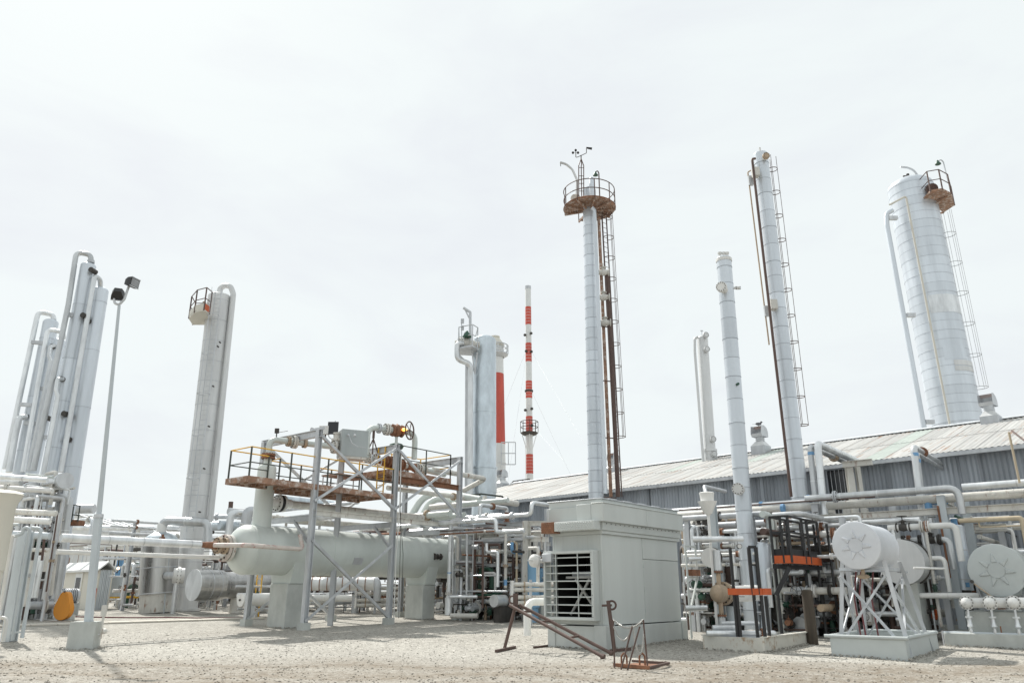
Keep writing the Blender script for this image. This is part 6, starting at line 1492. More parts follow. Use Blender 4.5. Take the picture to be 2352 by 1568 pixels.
def pipe_bank(label, px0, px1, Y, zs, seed, d=V, drops=8, pal=('alu', 'alu', 'whitepaint', 'rustypaint', 'galv', 'alu')):
    rnd = random.Random(seed); c0 = W(((px0 + px1) / 2, 1380), Y); c0.z = gz(Y)
    t = T('pipe_bank', label, 'pipework', c0)
    rows = []
    for k, z in enumerate(zs):
        C_ = Vector((c0.x, c0.y, z)) + (U if d is V else V) * rnd.uniform(-.8, .8)
        a = go(C_, d, 'x', px0 + rnd.uniform(0, 14)); b = go(C_, d, 'x', px1 - rnd.uniform(0, 40)); r = rnd.choice([.045, .06, .075, .1, .12]); m = rnd.choice(pal)
        pts = [a, b] if rnd.random() < .4 else [a, b, b - Z * rnd.uniform(.4, 1.3)]
        po = t.part('pipe', MB().tube(pts, r, 12, r * 2.2), m); rows.append((a, b, r))
        dd = (b - a).normalized()
        for q in range(rnd.randint(2, 4)):
            c = a + (b - a) * rnd.uniform(.08, .92); t.sub(po, 'flange', MB().cyl(c - dd * .05, c - dd * .01, r * 1.8, n=14).cyl(c + dd * .01, c + dd * .05, r * 1.8, n=14), rnd.choice(['rust', 'darkmetal', 'rustypaint', 'whitepaint']))
        if rnd.random() < .7: valve(t, a + (b - a) * rnd.uniform(.2, .8), dd, r * .9, rnd.choice(['darkmetal', 'rust', 'rustypaint', 'galv']), rnd.choice([Z, -U]))
    for k in range(drops):
        a, b, r = rnd.choice(rows); c = a + (b - a) * rnd.uniform(.05, .95); r2 = rnd.choice([.035, .05, .07]); m = rnd.choice(pal + ('brown', 'darkmetal'))
        e = Vector((c.x, c.y, gz(c.y) + rnd.uniform(.1, 1.0))); po = t.part('drop_pipe', MB().tube([c, e, e + rnd.choice([U, -U, V, -V]) * rnd.uniform(.2, .7)], r2, 10, r2 * 2.2), m)
        f = c + (e - c) * rnd.uniform(.2, .8); t.sub(po, 'flange', MB().cyl(f - Z * .04, f + Z * .04, r2 * 1.8, n=12), rnd.choice(['rust', 'darkmetal', 'rustypaint']))
        if rnd.random() < .6: valve(t, c + (e - c) * rnd.uniform(.3, .9), Z, r2, rnd.choice(['darkmetal', 'rust', 'valvegreen']), rnd.choice([-U, -V]))
    for f_ in (.12, .88):
        c = c0 + (rows[0][1] - rows[0][0]) * (f_ - .5); t.part('support_column', MB().ibeam(Vector((c.x, c.y, gz(c.y))), Vector((c.x, c.y, max(zs))), .18, .18, .018, U), 'galv')
    return t
pipe_bank('stacked silver pipes just below the rack right of the enclosure', 1562, 1770, 29.2, (4.25, 4.0, 3.72, 3.5, 3.2, 2.85, 2.5, 1.9, 1.4, .8), 41, drops=14)
pipe_bank('stacked silver pipes behind the black platform railing', 1760, 1985, 27.2, (4.0, 3.75, 3.45, 3.1, 2.7, 2.2, 1.6, 1.0), 42, drops=13)
pipe_bank('stacked pipes between the tank stand and the rack column', 2030, 2200, 26.4, (3.6, 3.2, 2.6, 2.0, 1.5, .9), 43, drops=10)
pipe_bank('long stacked pipes right behind the horizontal vessel', 540, 1030, 44.5, (5.3, 5.05, 4.75, 4.4, 4.1, 1.8, 1.4, 1.0, .75), 44, d=U, drops=16)
pipe_bank('stacked pipes on the far rack left of the vessel head', 250, 560, 49, (5.5, 5.15, 4.8, 4.3, 3.6, 2.4, 1.6), 45, d=U, drops=12)
pipe_bank('stacked pipes under the centre rack', 1020, 1265, 39.0, (4.5, 4.25, 4.0, 3.7, 2.6, 1.7, 1.2), 46, drops=16)

# ================================================================== CENTRE PIPE RACK BETWEEN VESSEL AND ENCLOSURE
b0 = W(H5(85, 1470), 36.5); b0.z = gz(36.5)
top = go(b0, 'z', 'y', H5.y(497)); P1 = go(top, -V, 'x', H5.x(945)); P2 = go(P1, 'z', 'y', H5.y(312)); P3 = go(P2, 'u', 'x', H5.x(1145))
t_ = elbow_pipe('pipe', 'white riser that turns along the centre rack and steps up behind the enclosure', [b0 + Z * .3, top, P1, P2, P3], .095, 'alu', bend=.25)
t_.part('sleeve', MB().cyl(b0 + Z * .25, b0 + Z * 1.0, .17, n=16), 'alu'); t_.part('blue_mark', MB().cyl(b0 + Z * 2.05, b0 + Z * 2.1, .099, n=14), 'bluetape')
top2 = top - U * .5 - Z * .16; a0 = go(top2, V, 'x', B.x(915)); a1 = go(top2, -V, 'x', H5.x(578)); a2 = a1 - Z * .55; a3 = go(a2, -V, 'x', H5.x(865))
elbow_pipe('pipe', 'long white pipe on the centre rack with a step down at its right end', [a0 - Z * .35, a0, a1, a2, a3], .095, 'alu', bend=.2)
c0 = go(top + Z * .05, -V, 'x', H5.x(412)); c1 = go(c0, 'z', 'y', H5.y(335)); c2 = go(c1, 'u', 'x', H5.x(690)); c3 = go(c2, 'z', 'y', H5.y(430))
t_ = elbow_pipe('pipe', 'white inverted U pipe standing on top of the centre rack', [c0, c1, c2, c3], .09, 'alu', bend=.2); valve(t_, c3 - Z * .15, Z, .09, 'rust', -U)
for k, (x0, y0, x1, r, m, yo, lab) in enumerate(((270, 465, 660, .08, 'alu', 1.2, 'white pipe just behind the inverted U pipe'), (0, 640, 765, .035, 'rust', -.3, 'thin rusty line under the centre rack'), (0, 610, 640, .03, 'brown', .0, 'thin dark line above the rusty one on the centre rack'), (615, 660, 900, .05, 'alu', .3, 'short silver line near the centre rack post'), (610, 575, 900, .06, 'alu', 1.4, 'slim white pipe at the back of the centre rack'), (220, 330, 700, .13, 'palegreen', 3.0, 'thick pale pipe high behind the centre rack'))):
    P = W(H5(x0, y0), 36.6 + yo); elbow_pipe('pipe', lab, [P, go(P, -V, 'x', H5.x(x1))], r, m)
cp = T('pipe_rack', 'centre steel rack with white post and cable tray beside the enclosure', 'pipe rack', G((1211, 1427)))
P = Vector((cp.b.x, cp.b.y, 0)); zt = go(P, 'z', 'y', H5.y(500)).z
cp.part('column', MB().ibeam(cp.b, Vector((P.x, P.y, zt)), .28, .28, .022, U), 'rustypaint')
for yq in (525, 690): q = go(P, 'z', 'y', H5.y(yq)); cp.part('beam', MB().ibeam(q - V * -.1, go(q, (U * .75 - V * .66).normalized(), 'x', H5.x(1120)), .16, .22, .02, Z), 'rustypaint'); cp.part('beam', MB().ibeam(q + U * .1, q + V * 4.2 + U * .1, .16, .2, .02, Z), 'galv')
q = go(P, 'z', 'y', H5.y(688)) - U * .3; tr_ = MB()
for s_ in (0, .3): cp.part('tray_rail', MB().bar(q + U * s_, q + U * s_ + V * 3.4, .03, .1, Z), 'galv')
for k in range(12): cp.part('tray_rung', MB().bar(q + V * (.15 + k * .28), q + V * (.15 + k * .28) + U * .3, .03), 'galv')
for (x0, y0, y1, Y, r, m, lab) in ((130, 660, 1265, 36.9, .05, 'alu', 'thinner white upright second from the left at the vessel end'), (182, 670, 1255, 37.2, .07, 'rustypaint', 'rust-spotted white upright third from the left at the vessel end'), (275, 640, 1275, 36.6, .065, 'alu', 'white upright fourth from the left at the vessel end'), (675, 610, 1190, 35.8, .07, 'rustypaint', 'cream upright pipe with blue ring near its foot'), (790, 720, 1180, 36.0, .05, 'peach', 'tan upright pipe with blue elbow near its top'), (850, 860, 1180, 36.5, .07, 'alu', 'short silver upright left of the white rack post'), (1010, 780, 1180, 33.5, .075, 'rustypaint', 'cream upright in front of the blue vessels'), (440, 720, 1400, 35.6, .05, 'brown', 'dark brown upright pipe in the centre tangle')):
    a_, b_ = W(H5(x0 + 2, y0), Y), W(H5(x0, y1), Y); t_ = elbow_pipe('pipe', lab, [b_, a_, a_ + V * .5], r, m, bend=.12)
    if 'blue ring' in lab: t_.part('blue_ring', MB().cyl(b_ + Z * .1, b_ + Z * .35, r * 1.08, n=12), 'bluetape')
P = W(H5(742, 720), 35.9); elbow_pipe('pipe', 'blue taped elbow beside the tan upright', [P, go(P, 'z', 'y', H5.y(820)), go(go(P, 'z', 'y', H5.y(820)), 'u', 'x', H5.x(865)), go(go(P, 'z', 'y', H5.y(820)), 'u', 'x', H5.x(865)) - Z * .4], .085, 'bluetape', bend=.2, joints=False)
P = W(H5(480, 730), 35.7); p2 = go(P, 'z', 'y', H5.y(825)); p3 = go(p2, -V, 'x', H5.x(597)); elbow_pipe('pipe', 'white pipe with a sideways jog in the centre tangle', [P, p2, p3, go(p3, 'z', 'y', H5.y(1180))], .075, 'alu', bend=.15)
for k, (x0, y0, x1, r, lab) in enumerate(((105, 1282, 385, .07, 'white pipe at knee height beside the white riser'), (110, 1478, 390, .11, 'fat grey pipe on the gravel at the foot of the white riser'))):
    P = W(H5(x0, y0), 36.2); P.z = max(P.z, gz(36) + .15); elbow_pipe('pipe', lab, [P, go(P, (U * .45 - V * .9).normalized(), 'x', H5.x(x1))], r, 'rustypaint' if k else 'alu')
for k, (x0, Y, r, z1, lab) in enumerate(((965, 35.5, .26, H5.y(868), 'tall light blue vertical vessel left of the louvres'), (1050, 37.0, .3, H5.y(985), 'second blue vessel half hidden behind a cream pipe'))):
    P = W(H5(x0, 1180), Y); P.z = gz(Y); tz_ = go(P, 'z', 'y', z1).z; t_ = T('vertical_vessel', lab, 'vessel', P); t_.part('shell', MB().lathe(P + Z * .5, Z, [(0, .05), (.05, r * .7), (.12, r), (tz_ - P.z - .65, r), (tz_ - P.z - .56, r * .7), (tz_ - P.z - .5, .05)], 24), 'bluevessel'); t_.part('skirt', MB().cyl(P, P + Z * .6, r * .8, n=20), 'bluevessel')
P = W(H5(560, 1325), 35.0); t_ = T('drum', 'small grey drum with flat round end lying in the centre tangle', 'drum', P); t_.part('shell', MB().cyl(P, P + U * 1.3, .25, n=24), 'alu'); t_.part('end_cover', MB().cyl(P - U * .03, P, .262, n=24), 'alu'); flange(t_, P + U * .75, U, .34, 'darkmetal', .08); flange(t_, P + U * .9, U, .34, 'darkmetal', .08); t_.part('support', MB().ubox(Vector((P.x, P.y, 0)), (.2, 1.0), (-.2, .2), (gz(P.y), P.z - .22)), 'darkmetal')
# double-pipe exchangers: pairs of parallel tubes with bolted end plates
def pairbank(label, P, d, L_, rows, r=.085, gap=.27):
    t = T('tube_bank', label, 'heat exchanger', Vector((P.x, P.y, gz(P.y))))
    for i in range(rows):
        for j in range(2):
            c = P + Z * (i * gap * 1.9 + j * gap * .8)
            t.part('tube', MB().cyl(c, c + d * L_, r, n=12), 'rustypaint')
            t.part('collar', MB().cyl(c + d * .5, c + d * .56, r * 1.3, n=12), 'tan')
        c = P + Z * (i * gap * 1.9 + gap * .4); x = d.cross(Z).normalized()
        e = t.part('end_plate', MB().box(c, (.1, .3, gap * .8 + .3), d, x), 'whitepaint'); bo = MB()
        for k in range(5):
            for s_ in (-1, 1): bo.cyl(c - d * .08 + x * (s_ * .12) + Z * (gap * .4 + .12) * (k / 2 - 1), c + d * .08 + x * (s_ * .12) + Z * (gap * .4 + .12) * (k / 2 - 1), .02, n=6)
        t.sub(e, 'bolts', bo, 'galv')
    for f_ in (.25, .8): c = P + d * L_ * f_; t.part('stand', MB().bar(Vector((c.x, c.y, gz(c.y))), c + Z * (rows * gap * 1.7), .12), 'galv')
    return t
pairbank('bank of paired white tubes with bolted ends left of the louvres', W(H5(740, 1345), 33.2), (U * .75 - V * .66).normalized(), 3.2, 2)
pairbank('bank of paired pale tubes behind the vessel brace', W(B(880, 1245), 43.0), (U * .8 - V * .6).normalized(), 4.2, 2, .1, .32)
P = G(H5(990, 1540)); one('concrete_block', 'square concrete block at the foot of the paired tubes by the louvres', 'concrete block', MB().ubox(P, (0, .8), (-.3, .5), (0, .75)), 'concrete', P)
# two thick pale arches
arc1 = [W(H4(885, 1285), 43), W(H4(985, 1120), 43), W(H4(1075, 1030), 43), W(H4(1200, 1015), 43), W(H4(1500, 1040), 42.2), W(H4(1780, 1090), 41.5)]
elbow_pipe('pipe', 'outer of two thick pale arching pipes behind the frame', arc1, .20, 'palegreen', bend=.9, joints=False)
arc2 = [W(H4(1035, 1275), 42.5), W(H4(1105, 1150), 42.5), W(H4(1185, 1085), 42.5), W(H4(1290, 1075), 42.4), W(H4(1480, 1120), 41.8)]
elbow_pipe('pipe', 'inner of two thick pale arching pipes behind the frame', arc2, .18, 'palegreen', bend=.8, joints=False)
for (x0, y0, x1, lab) in ((900, 1285, 1385, 'pale horizontal pipe with flat blank end below the arches'), (1000, 1310, 1570, 'second pale pipe with flat blank end further right below the arches')):
    P = W(H4(x1, y0 - 15), 41.0); e = go(P, V, 'x', H4.x(x0)); t_ = elbow_pipe('pipe', lab, [e, P], .17, 'palegreen'); t_.part('blank_end', MB().cyl(P, P - V * .03, .185, n=18), 'palegreen')
P = W(H4(1130, 1190), 41.5); elbow_pipe('pipe', 'rust-spotted pale pipe passing right under the arches to the roof edge', [P, go(P, -V, 'x', H4.x(2020)), go(go(P, -V, 'x', H4.x(2020)), 'u', 'd', 1.5)], .15, 'rustypaint')
# railing on the pipe bridge near silver column
rl = T('guard_railing', 'thin dark railing on the pipe bridge below the silver column', 'railing', W(H5(410, 290), 42))
for a_, b_ in (((240, 240), (420, 222)), ((420, 222), (650, 250)), ((410, 222), (410, 300)), ((648, 250), (645, 340))): rl.part('rail', MB().cyl(W(H5(*a_), 42), W(H5(*b_), 42), .05, n=6), 'railgreen')

# ================================================================== BEHIND THE VESSEL: THICK LINES
for (x0, y0, x1, Y, r, d, m, lab) in ((600, 1345, 1500, 40, .13, U, 'alu', 'silver pipe passing behind the boot just above the vessel'), (750, 1085, 1420, 41, .22, U, 'silver', 'thick silver pipe below the railed platform'), (800, 1350, 1500, 43, .2, -V, 'alu', 'thick white pipe rising to the right behind the frame'), (60, 1240, 270, 43, .2, U, 'alu', 'thick silver elbow left of the boot'), (-60, 1420, 330, 42, .24, U, 'silver', 'fat silver pipe behind the vessel left end'), (150, 1290, 1750, 46, .1, -V, 'galv', 'long grey pipe in the far background behind the boot')):
    P = W(H3(x0, y0), Y); elbow_pipe('pipe', lab, [P, go(P, d, 'x', H3.x(x1))], r, m)
P = W(H3(75, 1400), 42); elbow_pipe('pipe', 'short upright silver pipe with elbow left of the boot', [P - Z * .8, go(P, 'z', 'y', H3.y(1260)), go(go(P, 'z', 'y', H3.y(1260)), 'u', 'x', H3.x(300))], .2, 'alu', bend=.3)
P = W(H3(280, 1480), 39); elbow_pipe('pipe', 'fat grey pipe bend rising right behind the vessel head', [P - Z * .5, go(P, 'z', 'y', H3.y(1240)), go(go(P, 'z', 'y', H3.y(1240)), 'u', 'x', H3.x(420))], .26, 'galv', bend=.5)
one('exhaust_stub', 'dark brown exhaust stub sticking up left of the boot', 'exhaust', MB().cyl(W(H3(80, 1260), 45), W(H3(92, 1115), 45), .13, n=12), 'brown', W(H3(80, 1260), 45))
for (x0, y0, x1, Y, r, lab) in ((135, 1200, 860, 39, .17, 'low white pipe with flat end behind the front pier'), (520, 1110, 1000, 41, .33, 'large dull pipe with strapped insulation behind the front pier')):
    P = W(B(x0, y0), Y); e = go(P, (U * .7 - V * .7).normalized(), 'x', B.x(x1)); t_ = elbow_pipe('pipe', lab, [P, e], r, 'whitepaint' if r < .2 else 'towerdull')
    if r > .2:
        for k in range(9): c = P + (e - P) * (.08 + .1 * k); t_.part('strap', MB().cyl(c, c + (e - P).normalized() * .04, r * 1.04, n=18), 'rust')

# ================================================================== LEFT: UPRIGHT TANK, EXCHANGER, CABIN
P = G(H2(1100, 1425)); P.x = W(H2(1130, 1400), P.y).x
Yt = P.y; wt = rp(79, Vector((P.x, Yt, 2)))
ut = T('upright_tank', 'upright stainless clad tank with domed top on a rust-stained skirt', 'tank', P)
zs = go(P, 'z', 'y', H2.y(1200)).z; zd = go(P, 'z', 'y', H2.y(575)).z; zn = go(P, 'z', 'y', H2.y(435)).z
tp_ = W(H2(1190, 435), Yt); axt = (Vector((tp_.x, Yt, zn)) - P).normalized()
def UP(z): return P + axt * ((z - P.z) / axt.z)
ut.part('skirt', MB().cyl(P, UP(zs), wt * .93, n=32), 'rustypaint'); ut.part('shell', MB().cyl(UP(zs), UP(zd), wt * 1.02, n=40), 'steelclad')
ut.part('dome', MB().lathe(UP(zd), axt, [((zn - zd) * math.sin(R(q)), wt * 1.0 * math.cos(R(q)) + .01) for q in (0, 15, 30, 45, 60, 75, 88)], 40), 'silver')
for z_ in (zs + .02, zd - .06, (zs + zd) / 2): ut.part('band', MB().lathe(UP(z_), axt, [(0, wt * 1.02), (.005, wt * 1.04), (.06, wt * 1.04), (.065, wt * 1.02)], 40, (False, False)), 'galv')
ut.part('neck', MB().lathe(UP(zn - .1), Z, [(0, .3), (.1, .3), (.11, .26), (.5, .26), (.6, .2)], 20), 'whitepaint')
pp = W(H2(1215, 350), Yt); p2 = W(H2(1240, 290), Yt); p3 = go(go(pp, 'z', 'y', H2.y(300)), 'u', 'x', H2.x(1765)); 
t_ = elbow_pipe('pipe', 'fat silver pipe arching from the upright tank top down to the right', [UP(zn), go(pp, 'z', 'y', H2.y(300)), W(H2(1760, 320), Yt), W(H2(1765, 600), Yt)], .24, 'alu', bend=.45)
ut.part('relief_valve', MB().cyl(W(H2(1203, 585), Yt - wt - .4), W(H2(1203, 500), Yt - wt - .4), .15, n=12).cyl(W(H2(1210, 500), Yt - wt - .4), W(H2(1212, 465), Yt - wt - .4), .07, n=8), 'rust')
c = W(H2(1390, 970), Yt - 1.2); t_ = T('blind_nozzle', 'round white bolted nozzle cover between the upright tank and the exchanger', 'nozzle', c); t_.part('cover', MB().cyl(c - Vector((.2, .1, 0)), c + Vector((.3, .15, 0)), .40, n=24), 'whitepaint'); flange(t_, c + Vector((.05, .03, 0)), Vector((1, .5, 0)), .46, 'whitepaint', .12); t_.part('stub', MB().cyl(c, c - Vector((.8, -.5, 0)), .22, n=14), 'alu'); t_.part('leg', MB().cyl(c - Z * .35, Vector((c.x, c.y, gz(c.y))), .13, n=10), 'alu')
c = W(H2(1590, 1085), 41.5); he = T('heat_exchanger', 'large polished silver horizontal exchanger with flat round end left of the vessel', 'heat exchanger', c)
he.part('hood', MB().cyl(c, c + U * 1.5, .78, n=40), 'steelclad'); he.part('end_plate', MB().cyl(c - U * .03, c, .79, n=40), 'alu'); he.part('barrel', MB().lathe(c + U * 1.5, U, [(0, .77), (.25, .68), (6.5, .68)], 40), 'steelclad')
for a in (2.6, 4.6): q = c + U * a; he.part('support', MB().lathe(Vector((q.x, q.y, gz(q.y))), Z, [(0, .36), (c.z - 1.0, .30), (c.z - .8, .34), (c.z - .55, .34)], 16), 'rustypaint')
for a in (.7, 1.2, 3.4, 5.2): he.part('band', MB().cyl(c + U * a, c + U * (a + .04), .785 if a < 1.5 else .685, n=40), 'galv')
q = c + U * 4.4 - Z * .68; he.part('nozzle', MB().cyl(q, q - Z * .5, .14, n=10), 'whitepaint')
c = W(H2(2160, 1268), 37.5); t_ = T('receiver_drum', 'small white drum with round end below the vessel head', 'drum', c); t_.part('shell', MB().lathe(c, U, [(0, .26), (.02, .3), (2.6, .3), (2.7, .2)], 24), 'whitepaint'); t_.part('plug', MB().cyl(c - U * .06, c, .05, n=8), 'darkmetal'); t_.part('riser', MB().cyl(c + U * .5, c + U * .5 + Z * .9, .11, n=10), 'galv'); t_.part('foot', MB().ubox(Vector((c.x, c.y, 0)), (.4, .7), (-.2, .2), (gz(c.y), c.z - .25)), 'galv')
# cabin
Kc = G((214, 1400)); Kc.z = gz(Kc.y)
cbw = (go(Kc, 'v', 'x', 128) - Kc).length; cba = (go(Kc, 'u', 'x', 247) - Kc).length; hz_ = go(Kc, 'z', 'y', 1308).z - Kc.z
cb_ = T('cabin', 'small pale cabin with white roof, door window and ribbed grey side', 'cabin', Kc)
cb_.part('wall', MB().ubox(Kc, (0, .08), (.0, cbw), (0, hz_)), 'cream'); cb_.part('back_wall', MB().ubox(Kc, (cba - .08, cba), (0, cbw), (0, hz_)), 'cream')
for k in range(7): a0_ = .08 + (cba - .16) * k / 7; a1_ = .08 + (cba - .16) * (k + 1) / 7; cb_.part('side_panel', MB().ubox(Kc, (a0_ + .01, a1_ - .01), (.0 + .015 * (k % 2), .06), (0, hz_)), 'bluegray')
cb_.part('far_wall', MB().ubox(Kc, (.08, cba - .08), (cbw - .06, cbw), (0, hz_)), 'cream')
rv = [Kc + U * a + V * b + Z * z for a, b, z in ((-.18, -.15, hz_ + .0), (-.18, cbw + .15, hz_ + .0), (cba * .5, cbw + .15, hz_ + .52), (cba * .5, -.15, hz_ + .52), (cba + .15, -.15, hz_), (cba + .15, cbw + .15, hz_))]
cb_.part('roof', MB().add(rv + [p - Z * .09 for p in rv], [[0, 3, 2, 1], [3, 4, 5, 2], [6, 7, 8, 9], [9, 8, 11, 10], [0, 1, 7, 6], [4, 10, 11, 5], [0, 6, 9, 3], [3, 9, 10, 4], [1, 2, 8, 7], [2, 5, 11, 8]]), 'stackwhite')
cb_.part('fascia', MB().ubox(Kc, (-.2, -.18), (-.15, cbw + .15), (hz_ - .1, hz_ + .02)), 'stackwhite')
db = cbw * .40; dr = cb_.part('door', MB().ubox(Kc, (-.03, -.002), (db, db + 1.0), (.05, 2.1)), 'stackwhite')
cb_.sub(dr, 'window', MB().ubox(Kc, (-.04, -.031), (db + .2, db + .85), (1.2, 1.85)), 'glassdark'); cb_.sub(dr, 'handle', MB().ubox(Kc, (-.08, -.031), (db + .06, db + .1), (.95, 1.1)), 'darkmetal')
cb_.part('door_frame', MB().ubox(Kc, (-.045, -.0), (db - .07, db - .005), (.0, 2.18)).ubox(Kc, (-.045, 0), (db + 1.005, db + 1.07), (0, 2.18)).ubox(Kc, (-.046, 0), (db - .0, db + 1.0), (2.105, 2.18)), 'cream')
c = W(H2(640, 1110), 49); t_ = T('electrical_cabinet', 'grey electrical cabinet on legs right of the cabin', 'cabinet', Vector((c.x, c.y, gz(49)))); t_.part('box', MB().box(c, (.8, .5, 1.1)), 'bluegray'); t_.part('door', MB().box(c - Vector((0, .26, 0)), (.72, .02, 1.0)), 'bluegray')
for dx in (-.35, .35): t_.part('leg', MB().bar(Vector((c.x + dx, c.y, gz(49))), c + Vector((dx, 0, -.5)), .06), 'galv')
P = W(H2(545, 1232), 50); one('gas_pipe', 'yellow gas pipe low on the ground right of the cabin', 'pipe', MB().cyl(P, go(P, Vector((1, 0.1, 0)), 'x', H2.x(910)), .08, n=10), 'yellow', P)
P = W(H2(715, 900), 53); one('blue_panel', 'dark blue upright equipment frame right of the cabin', 'equipment', MB().box(P - Z * .3, (.7, .4, 2.6)), 'bluetape', P)
lb = W(H2(663, 880), 51); t_ = T('bulkhead_lamp', 'tiny lit lamp glowing right of the cabin roof', 'lamp', lb); t_.part('bulb', MB().sphere(lb, .09, 10), 'bulb'); t_.part('bracket', MB().bar(lb, lb + Vector((.1, .6, .1)), .03), 'galv')
# background rack lines left
for (x0, y0, x1, Y, r, m, lab) in ((60, 380, 1100, 52, .17, 'alu', 'far background silver pipe above the cabin'), (430, 430, 1090, 54, .11, 'galv', 'far thin grey pipe just under the background silver pipe'), (60, 505, 880, 50, .1, 'rustypaint', 'rust-spotted beam line above the long silver pipes'), (420, 760, 960, 51, .09, 'galv', 'grey service pipe between cabin and upright tank'), (1270, 390, 1420, 49, .2, 'alu', 'stub of thick silver pipe behind the arching pipe'), (1800, 250, 2200, 50, .13, 'galv', 'grey rail pipe high right of the ladder column'), (1820, 360, 2100, 49, .3, 'silver', 'fat silver pipe right of the ladder column')):
    P = W(H2(x0, y0), Y); elbow_pipe('pipe', lab, [P, go(P, Vector((1, 0.12, 0)).normalized(), 'x', H2.x(x1))], r, m)
P = W(H2(310, 550), 44); elbow_pipe('pipe', 'white elbow pipe rising behind the light pole', [P, go(P, 'z', 'y', H2.y(275)), go(go(P, 'z', 'y', H2.y(275)), V, 'x', H2.x(100))], .11, 'alu')
for px, lab in ((H2.x(835), 'rusty far rack post between cabin and upright tank'), (H2.x(1610), 'thin far post behind the exchanger'), (H2.x(760), 'second far rack post right of the cabin')):
    P = W((px, 1300), 52); one('steel_post', lab, 'steel post', MB().ibeam(Vector((P.x, P.y, gz(52))), Vector((P.x, P.y, go(P, 'z', 'y', 1215).z)), .26, .26, .025), 'rustypaint', Vector((P.x, P.y, gz(52))))
# far shed with pale roof
Pf = W((218, 1235), 85); fsd = T('far_shed', 'distant pale shed roof with grey ridge vent behind the left pipework', 'building', Vector((Pf.x, Pf.y, 1)))
ez = W((285, 1213), 85).z; rz_ = W((180, 1181), 85).z; xr = W((185, 1181), 85).x; xe = W((285, 1213), 85).x; xl = W((60, 1213), 85).x
fv = [Vector((x, y, z)) for x, y, z in ((xe, 83, ez), (xe, 110, ez), (xr, 110, rz_), (xr, 83, rz_), (xl, 83, ez), (xl, 110, ez))]
fsd.part('roof', MB().add(fv, [[0, 1, 2, 3], [3, 2, 5, 4]]), 'stackwhite'); fsd.part('wall', MB().add([fv[0], fv[3], fv[4], Vector((xl, 83, 1)), Vector((xe, 83, 1))], [[0, 1, 2, 3, 4]]).add([fv[0], fv[1], Vector((xe, 110, 1)), Vector((xe, 83, 1))], [[0, 1, 2, 3]]), 'stackwhite')
for k in range(6): y_ = 83.5 + k * 1.0; fsd.part('roof_rib', MB().bar(Vector((xe, 82.9 + k * 3, ez + .05)), Vector((xr, 82.9 + k * 3, rz_ + .05)), .1), 'galv')
fsd.part('ridge_vent', MB().cyl(Vector((W((165, 1170), 83).x, 83, rz_ + .4)), Vector((W((216, 1170), 83).x, 83, rz_ + .4)), .5, n=14), 'galv')

# ================================================================== LEFT EDGE CLUSTER
c = W(H1(515, 1165), 36.5)
og = T('belt_guard', 'orange teardrop belt guard on a pump at the left', 'belt guard', Vector((c.x, c.y, gz(36.5))))
og.part('stand', MB().box(Vector((c.x, c.y + .2, gz(36.5) + .12)), (.7, .4, .3)), 'concrete')
r1_, r2_ = .46, .25; hh = .58; pts = []
for k in range(13): a = R(200 + 140 * k / 12); pts.append((r1_ * math.cos(a), r1_ * math.sin(a)))
pts = [(r1_ * math.cos(R(a)), -.14 + r1_ * math.sin(R(a))) for a in range(160, 381, 15)] + [(r2_ * math.cos(R(a)), hh - .1 + r2_ * math.sin(R(a)) - .1) for a in range(20, 161, 20)]
n_ = len(pts); fx = Vector((.93, -.25, 0)).normalized(); fn = Vector((-.25, -.93, 0)).normalized()
og.part('guard', MB().add([c + fx * x + Z * z + fn * .12 for x, z in pts] + [c + fx * x + Z * z - fn * .12 for x, z in pts], [list(range(n_)), list(range(n_, 2 * n_))[::-1]] + [[i, n_ + i, n_ + (i + 1) % n_, (i + 1) % n_] for i in range(n_)]), 'amber')
og.part('bolt', MB().cyl(c + Z * .62 + fn * .12, c + Z * .62 + fn * .14, .04, n=8), 'darkmetal')
mo = T('electric_motor', 'grey electric motor behind the orange belt guard', 'motor', W(H1(455, 1090), 41.5)); mc = W(H1(475, 1085), 41.3)
mo.part('body', MB().cyl(mc - U * .1, mc + U * .9 + V * .1, .36, n=24), 'galv')
for k in range(8): mo.part('fin', MB().cyl(mc + U * (.05 + .1 * k), mc + U * (.08 + .1 * k), .385, n=24), 'galv')
mo.part('base', MB().box(mc + U * .4 - Z * .75, (1.0, .8, .8), U, V), 'concrete')
pm = W(H1(345, 1200), 39.5); pu = T('pump', 'white pump with rusty flange left of the orange guard', 'pump', pm)
pu.part('casing', MB().lathe(pm - U * .4, U, [(0, .2), (.1, .28), (.5, .28), (.6, .18), (.9, .18)], 20), 'whitepaint'); pu.part('upright', MB().cyl(pm, pm + Z * .5, .16, n=14), 'whitepaint'); flange(pu, W(H1(308, 1225), 39), Vector((-.8, -.5, 0)), .24, 'tan', .08)
pu.part('drain', MB().tube([W(H1(318, 1225), 39), W(H1(322, 1250), 39), W(H1(322, 1295), 39)], .11, 10, .1), 'bluegray'); pu.part('plinth', MB().box(Vector((pm.x, pm.y, gz(39.5) + .15)), (1.6, .9, .4), U, V), 'concrete')
